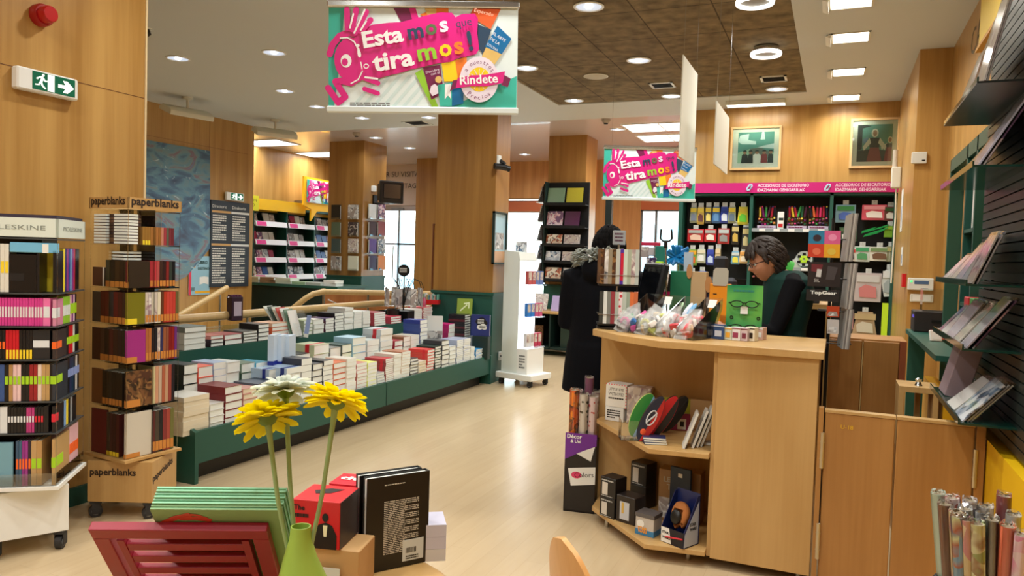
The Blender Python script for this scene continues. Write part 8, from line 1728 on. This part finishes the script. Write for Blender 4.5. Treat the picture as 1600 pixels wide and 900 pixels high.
def head(m, c, s=1.0, Mx=None):
    """head facing local -y, centred on c; eyes at half height"""
    def f(p, q):
        x, y, z = q
        front = max(0, -p.y)
        if p.z < -.15: k = 1-.34*min(1, (-p.z-.15)/.85); x *= k; y *= (1-.12*min(1, (-p.z-.15)/.85)); y -= .012*front*min(1, (-p.z)/.7)
        nose = math.exp(-(p.x/.17)**2-((p.z+.16)/.14)**2)*(p.y < 0); bridge = math.exp(-(p.x/.12)**2-((p.z-.02)/.16)**2)*(p.y < 0)
        y -= .026*nose+.012*bridge
        for sx in (-1, 1): y += .012*math.exp(-((p.x-sx*.38)/.18)**2-((p.z-.04)/.13)**2)*(p.y < 0)
        y -= .008*math.exp(-(p.x/.45)**2-((p.z-.22)/.1)**2)*(p.y < 0)
        y -= .009*math.exp(-(p.x/.26)**2-((p.z+.47)/.06)**2)*(p.y < 0)+.009*math.exp(-(p.x/.24)**2-((p.z+.60)/.055)**2)*(p.y < 0)
        y += .007*math.exp(-(p.x/.3)**2-((p.z+.535)/.03)**2)*(p.y < 0)
        y -= .014*math.exp(-(p.x/.3)**2-((p.z+.86)/.14)**2)*(p.y < 0)
        return Vector((x, y, z))*s
    if Mx is not None: m.M = Mx
    m.ell(c, .073, .092, .116, 40, 34, 0, f)
    for sx in (-1, 1):
        m.ell((c[0]+sx*.073*s, c[1]+.008, c[2]-.008), .009, .017, .03, 10, 8); m.ell((c[0]+sx*.078*s, c[1]+.014, c[2]+.004), .007, .018, .022, 10, 8)
    m.M = Matrix.Identity(4)
def hand(m, p, d, up, s=1.0, curl=.5, side=1):
    """palm with five fingers; p wrist, d direction, up = back of hand"""
    d = Vector(d).normalized(); up = Vector(up).normalized(); r_ = d.cross(up).normalized(); p = Vector(p)
    m.tube([p, p+d*.035*s, p+d*.085*s], [.022*s, .032*s, .036*s], 10)
    for i, (off, ln) in enumerate(((-.028, .062), (-.010, .075), (.010, .078), (.029, .07))):
        b = p+d*.082*s+r_*off*s*side; L = ln*s
        m.tube([b-d*.02, b+d*L*.45-up*L*.12*curl*2, b+d*L*.8-up*L*.45*curl*2*.8, b+d*L*(1.0-.3*curl)-up*L*.8*curl*1.2], [.0095*s, .0088*s, .008*s, .0065*s], 8)
    b = p+d*.03*s+r_*.026*s*side
    m.tube([b, b+d*.03*s+r_*.022*s*side-up*.01, b+d*.06*s+r_*.026*s*side-up*.022], [.013*s, .010*s, .008*s], 8)
# ---- the cashier: local frame faces -y
PB = at(1222, 470, d=4.42)
cx, cy = PB.x, PB.y
rz = R(-70)
t = thing('person', 'person in a dark green vest and glasses, head lowered, behind the counter', 'person', (cx, cy, 0), rz)
iv = Matrix.Translation((-cx, -cy, 0)); iv = (Matrix.Translation((cx, cy, 0)) @ Matrix.Rotation(rz, 4, 'Z')).inverted()
HC = at(1198, 408, d=4.42); hc = iv @ HC; hc.x = 0
Mh = Matrix.Translation(hc) @ Matrix.Rotation(R(20), 4, 'X')   # head lowered
m = MB()
for sx in (-1, 1):
    m.tube([(sx*.09, 0, .05), (sx*.09, 0, .12), (sx*.092, -.01, .30), (sx*.09, 0, .50), (sx*.09, 0, .78), (sx*.085, 0, .9)], [.04, .04, .055, .058, .085, .1], 14); m.ell((sx*.09, -.05, .045), .045, .12, .04, 14, 8)
m.loft([ring_((0, .0, .84), .17, .12), ring_((0, 0, .95), .165, .115), ring_((0, .01, 1.08), .145, .1), ring_((0, .015, 1.22), .165, .11), ring_((0, .02, 1.31), .185, .11), ring_((0, .015, 1.38), .15, .085), ring_((0, 0, 1.42), .07, .06), ring_((0, hc.y*.4, 1.46), .052, .055)])
m.tube([(0, .01, 1.38), (0, hc.y*.55, 1.44), (hc.x, hc.y+.035, hc.z-.05)], [.06, .052, .055], 14)
head(m, (0, 0, 0), 1.0, Mh)
SH = {}; 
for sx, hp in ((1, at(1118, 507, d=4.25)), (-1, at(1105, 512, d=4.62))):
    h_ = iv @ hp; sh = Vector((sx*.175, .015, 1.345)); el = Vector((sx*.21, -.10, 1.07)); wr = Vector((h_.x, h_.y+.09, h_.z))
    SH[sx] = (sh, el, wr); m.tube([sh, sh.lerp(el, .5), el, el.lerp(wr, .5), wr], [.05, .045, .038, .036, .024], 12)
    hand(m, wr, (0, -1, -.12), (0, -.1, 1), 1.0, .45, -sx)
o = m.build('body', SKIN, t, True); remesh(o, .0045, 3)
# clothing
GV = dull(mat((26, 54, 50), .81)); BK = dull(mat((13, 13, 17), .86)); GSH = mat((60, 170, 60), .7)
m = MB(); m.loft([ring_((0, .0, .82), .195, .145, 24), ring_((0, 0, .95), .185, .135, 24), ring_((0, .01, 1.08), .17, .125, 24), ring_((0, .02, 1.2), .195, .14, 24), ring_((0, .03, 1.30), .225, .14, 24), ring_((0, .025, 1.37), .205, .12, 24), ring_((0, .02, 1.405), .12, .092, 24), ring_((0, .015, 1.42), .075, .07, 24)])
o = m.build('vest', GV, t, True); remesh(o, .008, 3)
m = MB()
for sx in (1, -1):
    sh, el, wr = SH[sx]; m.tube([sh+Vector((-sx*.05, 0, .02)), sh, sh.lerp(el, .5), el, el.lerp(wr, .5), wr.lerp(el, .12)], [.05, .062, .054, .05, .046, .036], 14)
o = m.build('sleeves', BK, t, True); remesh(o, .007, 3)
m = MB(); m.tube([(0, .02, 1.405), (0, hc.y*.25, 1.43), (0, hc.y*.42, 1.455)], [.074, .066, .06], 18)
m.build('collar', GSH, t, True)
m = MB()
for sx in (1, -1):
    sh, el, wr = SH[sx]; m.tube([wr.lerp(el, .2), wr.lerp(el, -.02)], [.036, .034], 12)
m.build('cuffs', GSH, t, True)
m = MB()
for sx in (-1, 1): m.tube([(sx*.09, 0, .06), (sx*.092, 0, .3), (sx*.09, 0, .5), (sx*.09, 0, .78), (sx*.085, 0, .9)], [.06, .072, .078, .1, .112], 14)
m.build('trousers', mat((24, 24, 28), .8), t, True)
m = MB()
for sx in (-1, 1): m.ell((sx*.09, -.06, .05), .05, .13, .05, 14, 8)
m.build('shoes', BLACK, t, True)
def hair_shell(m, Mx, cut, puff=1.12, seed=1, nlock=260, rr=.012, lo=-.75):
    random.seed(seed)
    for k in range(nlock):
        z = random.uniform(lo, 1); a = random.uniform(0, 6.283); r_ = math.sqrt(max(0, 1-z*z)); p = Vector((r_*math.cos(a), r_*math.sin(a), z))
        if not cut(p): continue
        q = Vector((p.x*.073*puff, p.y*.094*puff, p.z*.116*puff)); tn = Vector((-p.x*.3, .5 if p.y > 0 else .3, -.9)); tn = (tn-p*tn.dot(p)).normalized()
        m.M = Mx; m.tube([q-tn*.02, q+p*.006, q+tn*.024+p*.003, q+tn*.042-p*.004], [rr*.7, rr, rr*.85, rr*.3], 6)
    m.M = Mx; m.ell((0, .012, .012), .074*puff*.97, .086*puff*.97, .112*puff*.96, 26, 18, 0, lambda p, q: q if cut(p) else q*.8); m.M = Matrix.Identity(4)
HAIR = mat((40, 28, 22), .6)
m = MB(); hair_shell(m, Mh, lambda p: not (p.y < -.35 and p.z < .52) and not (abs(p.x) > .75 and p.z < -.05 and p.y < .15) and p.z > -.62 and not (p.y < .05 and p.z < .05), 1.17, 4, 420, .012)
o = m.build('hair', HAIR, t, True)
m = MB(); m.M = Mh
for sx in (-1, 1):
    m.tube([(sx*.032+.025*math.cos(q*.5236), -.103, .006+.015*math.sin(q*.5236)) for q in range(12)], .0025, 6, closed=True); m.tube([(sx*.056, -.1, .01), (sx*.073, -.06, .012), (sx*.082, .01, .008)], .0026, 6)
m.tube([(-.008, -.104, .01), (0, -.108, .013), (.008, -.104, .01)], .0024, 6)
m.build('spectacles', mat((24, 16, 22), .3), t, True)
m = MB(); m.M = Mh
for sx in (-1, 1): m.ell((sx*.029, -.079, .004), .012, .008, .009, 12, 8, 0); m.ell((sx*.029, -.0865, .002), .005, .002, .005, 8, 6, 1)
m.build('eyes', [WHITE, BLACK], t, True)
m = MB(); m.M = Mh; m.ell((0, -.1, -.0625), .02, .007, .006, 12, 6); m.build('lips', mat((176, 96, 90), .5), t, True)
# ---- the customer in the long black coat, back to the camera
PB = at(943, 470, d=4.85); cx, cy = PB.x, PB.y; rz = R(180+8)
t = thing('person', 'person in a long black coat with a grey fur-trimmed hood, back turned', 'person', (cx, cy, 0), rz)
iv = (Matrix.Translation((cx, cy, 0)) @ Matrix.Rotation(rz, 4, 'Z')).inverted()
hc = iv @ at(951, 391, d=4.85); hc.x = min(.03, max(-.03, hc.x)); hc.y = -.03
Mh = Matrix.Translation(hc) @ Matrix.Rotation(R(10), 4, 'X')
m = MB()
for sx in (-1, 1):
    m.tube([(sx*.09, 0, .05), (sx*.09, 0, .12), (sx*.092, .01, .30), (sx*.09, 0, .50), (sx*.09, 0, .78), (sx*.085, 0, .9)], [.04, .04, .055, .058, .085, .1], 14); m.ell((sx*.09, -.05, .045), .045, .12, .04, 14, 8)
m.loft([ring_((0, .0, .84), .17, .12), ring_((0, 0, 1.0), .15, .11), ring_((0, .01, 1.2), .165, .11), ring_((0, .02, 1.33), .175, .1), ring_((0, .015, 1.39), .12, .08), ring_((0, 0, 1.43), .06, .06)])
m.tube([(0, .01, 1.38), (0, 0, 1.44), (hc.x, hc.y+.03, hc.z-.05)], [.06, .052, .055], 14); head(m, (0, 0, 0), 1.0, Mh)
SH = {}
for sx in (1, -1):
    sh = Vector((sx*.185, .015, 1.33)); el = Vector((sx*.225, -.02, 1.04)); wr = Vector((sx*.12, -.24, 1.05)); SH[sx] = (sh, el, wr)
    m.tube([sh, sh.lerp(el, .5), el, el.lerp(wr, .5), wr], [.05, .045, .038, .036, .024], 12); hand(m, wr, (-sx*.3, -1, .05), (0, .1, 1), .95, .5, -sx)
o = m.build('body', SKIN, t, True); remesh(o, .006, 3)
CO = dull(mat((7, 8, 14), .82))
m = MB(); rs = [(.60, .245, .20), (.61, .25, .205), (.75, .24, .195), (.9, .225, .18), (.93, .215, .17), (1.05, .205, .165), (1.2, .215, .165), (1.30, .215, .15), (1.36, .17, .12), (1.42, .1, .1)]
m.loft([ring_((0, .01, z), a, b2, 28) for z, a, b2 in rs])
for sx in (1, -1):
    sh, el, wr = SH[sx]; m.tube([sh+Vector((-sx*.06, 0, .01)), sh, sh.lerp(el, .5), el, el.lerp(wr, .5), wr], [.075, .09, .085, .078, .07, .055], 14)
m.ell((0, .12, 1.38), .13, .09, .1, 18, 10)
o = m.build('coat', CO, t, True); remesh(o, .009, 5)
random.seed(9); m = MB()
for k in range(420):
    a = R(random.uniform(-60, 240)); r0 = random.uniform(.9, 1.05); p = Vector((.17*r0*math.cos(a), .05+.14*r0*math.sin(a), 1.44+.04*math.sin(a)+random.uniform(-.035, .035))); dd = Vector((math.cos(a)+random.uniform(-.5, .5), math.sin(a)+random.uniform(-.5, .5), random.uniform(-.4, .9))).normalized()
    m.tube([p, p+dd*.02, p+dd*.042+Vector((0, 0, -.008))], [.008, .007, .001], 5)
m.build('fur_trim', mat((150, 156, 150), .9), t, True)
m = MB(); hair_shell(m, Mh, lambda p: not (p.y < -.3 and p.z < .45), 1.3, 8, 560, .014, -1)
m.tube([tuple(hc+Vector((0, .07, 0))), tuple(hc+Vector((0, .09, -.07))), tuple(hc+Vector((0, .07, -.12)))], [.075, .08, .05], 14)
m.build('hair', dull(mat((9, 7, 7), .79)), t, True)
m = MB()
for sx in (-1, 1): m.tube([(sx*.09, 0, .06), (sx*.092, 0, .3), (sx*.09, 0, .5), (sx*.09, 0, .78)], [.06, .07, .078, .1], 14)
m.build('trousers', mat((20, 22, 30), .8), t, True)
m = MB()
for sx in (-1, 1): m.ell((sx*.09, -.06, .05), .05, .13, .05, 14, 8)
m.build('shoes', BLACK, t, True)
m = MB(); m.M = Mh
for sx in (-1, 1): m.ell((sx*.029, -.079, .004), .012, .008, .009, 12, 8, 0); m.ell((sx*.029, -.0865, .002), .005, .002, .005, 8, 6, 1)
m.build('eyes', [WHITE, BLACK], t, True)
# ================================================================ the books that show least become one object
bpy.context.view_layer.update()
dg = bpy.context.evaluated_depsgraph_get()
cand = []
for o in [o for o in bpy.data.objects if o.get('category') == 'book']:
    if o.type == 'EMPTY': cand.append((1e9, o)); continue
    vs = [o.matrix_world @ v.co for v in o.data.vertices[:8]]; bb = [o.matrix_world @ Vector(c) for c in o.bound_box]
    ce = sum(bb, Vector())/8; dep = (ce-CAM).dot(_F); seen = 0; tot = 0
    pts = [ce.lerp(b, k) for b in bb for k in (.93, .5)] + [ce]
    for p in pts:
        d = p-CAM; tot += 1; hit, loc, nrm, idx, ob, mx_ = S.ray_cast(dg, CAM, d.normalized(), distance=d.length+.02)
        hops = 0
        if hit and ob.name.startswith(o.name) and ob == o: seen += 1
        elif hit and ob is o: seen += 1
    us = [((b-CAM).dot(_R)/(b-CAM).dot(_F), (b-CAM).dot(_U)/(b-CAM).dot(_F)) for b in bb]
    ar = (max(u for u, v in us)-min(u for u, v in us))*(max(v for u, v in us)-min(v for u, v in us))
    cand.append((ar*(seen+.02)/tot, o))
cand.sort(key=lambda a: -a[0])
rest = [o for sc, o in cand[295:] if o.type == 'MESH']
if rest:
    vs = []; fs = []; ms = []; mats = []
    for o in rest:
        k0 = len(vs); vs += [tuple(o.matrix_world @ v.co) for v in o.data.vertices]
        for p in o.data.polygons:
            m_ = o.data.materials[p.material_index]
            if m_ not in mats: mats.append(m_)
            fs.append([k0+i for i in p.vertices]); ms.append(mats.index(m_))
        bpy.data.objects.remove(o)
    me = bpy.data.meshes.new('remaining_books'); me.from_pydata(vs, [], fs)
    for m_ in mats: me.materials.append(m_)
    me.polygons.foreach_set('material_index', ms); me.update()
    o = bpy.data.objects.new('remaining_books', me); COL.objects.link(o); tag(o, 'the remaining books, mostly hidden behind the front piles on platform and shelves', 'books'); o['kind'] = 'stuff'
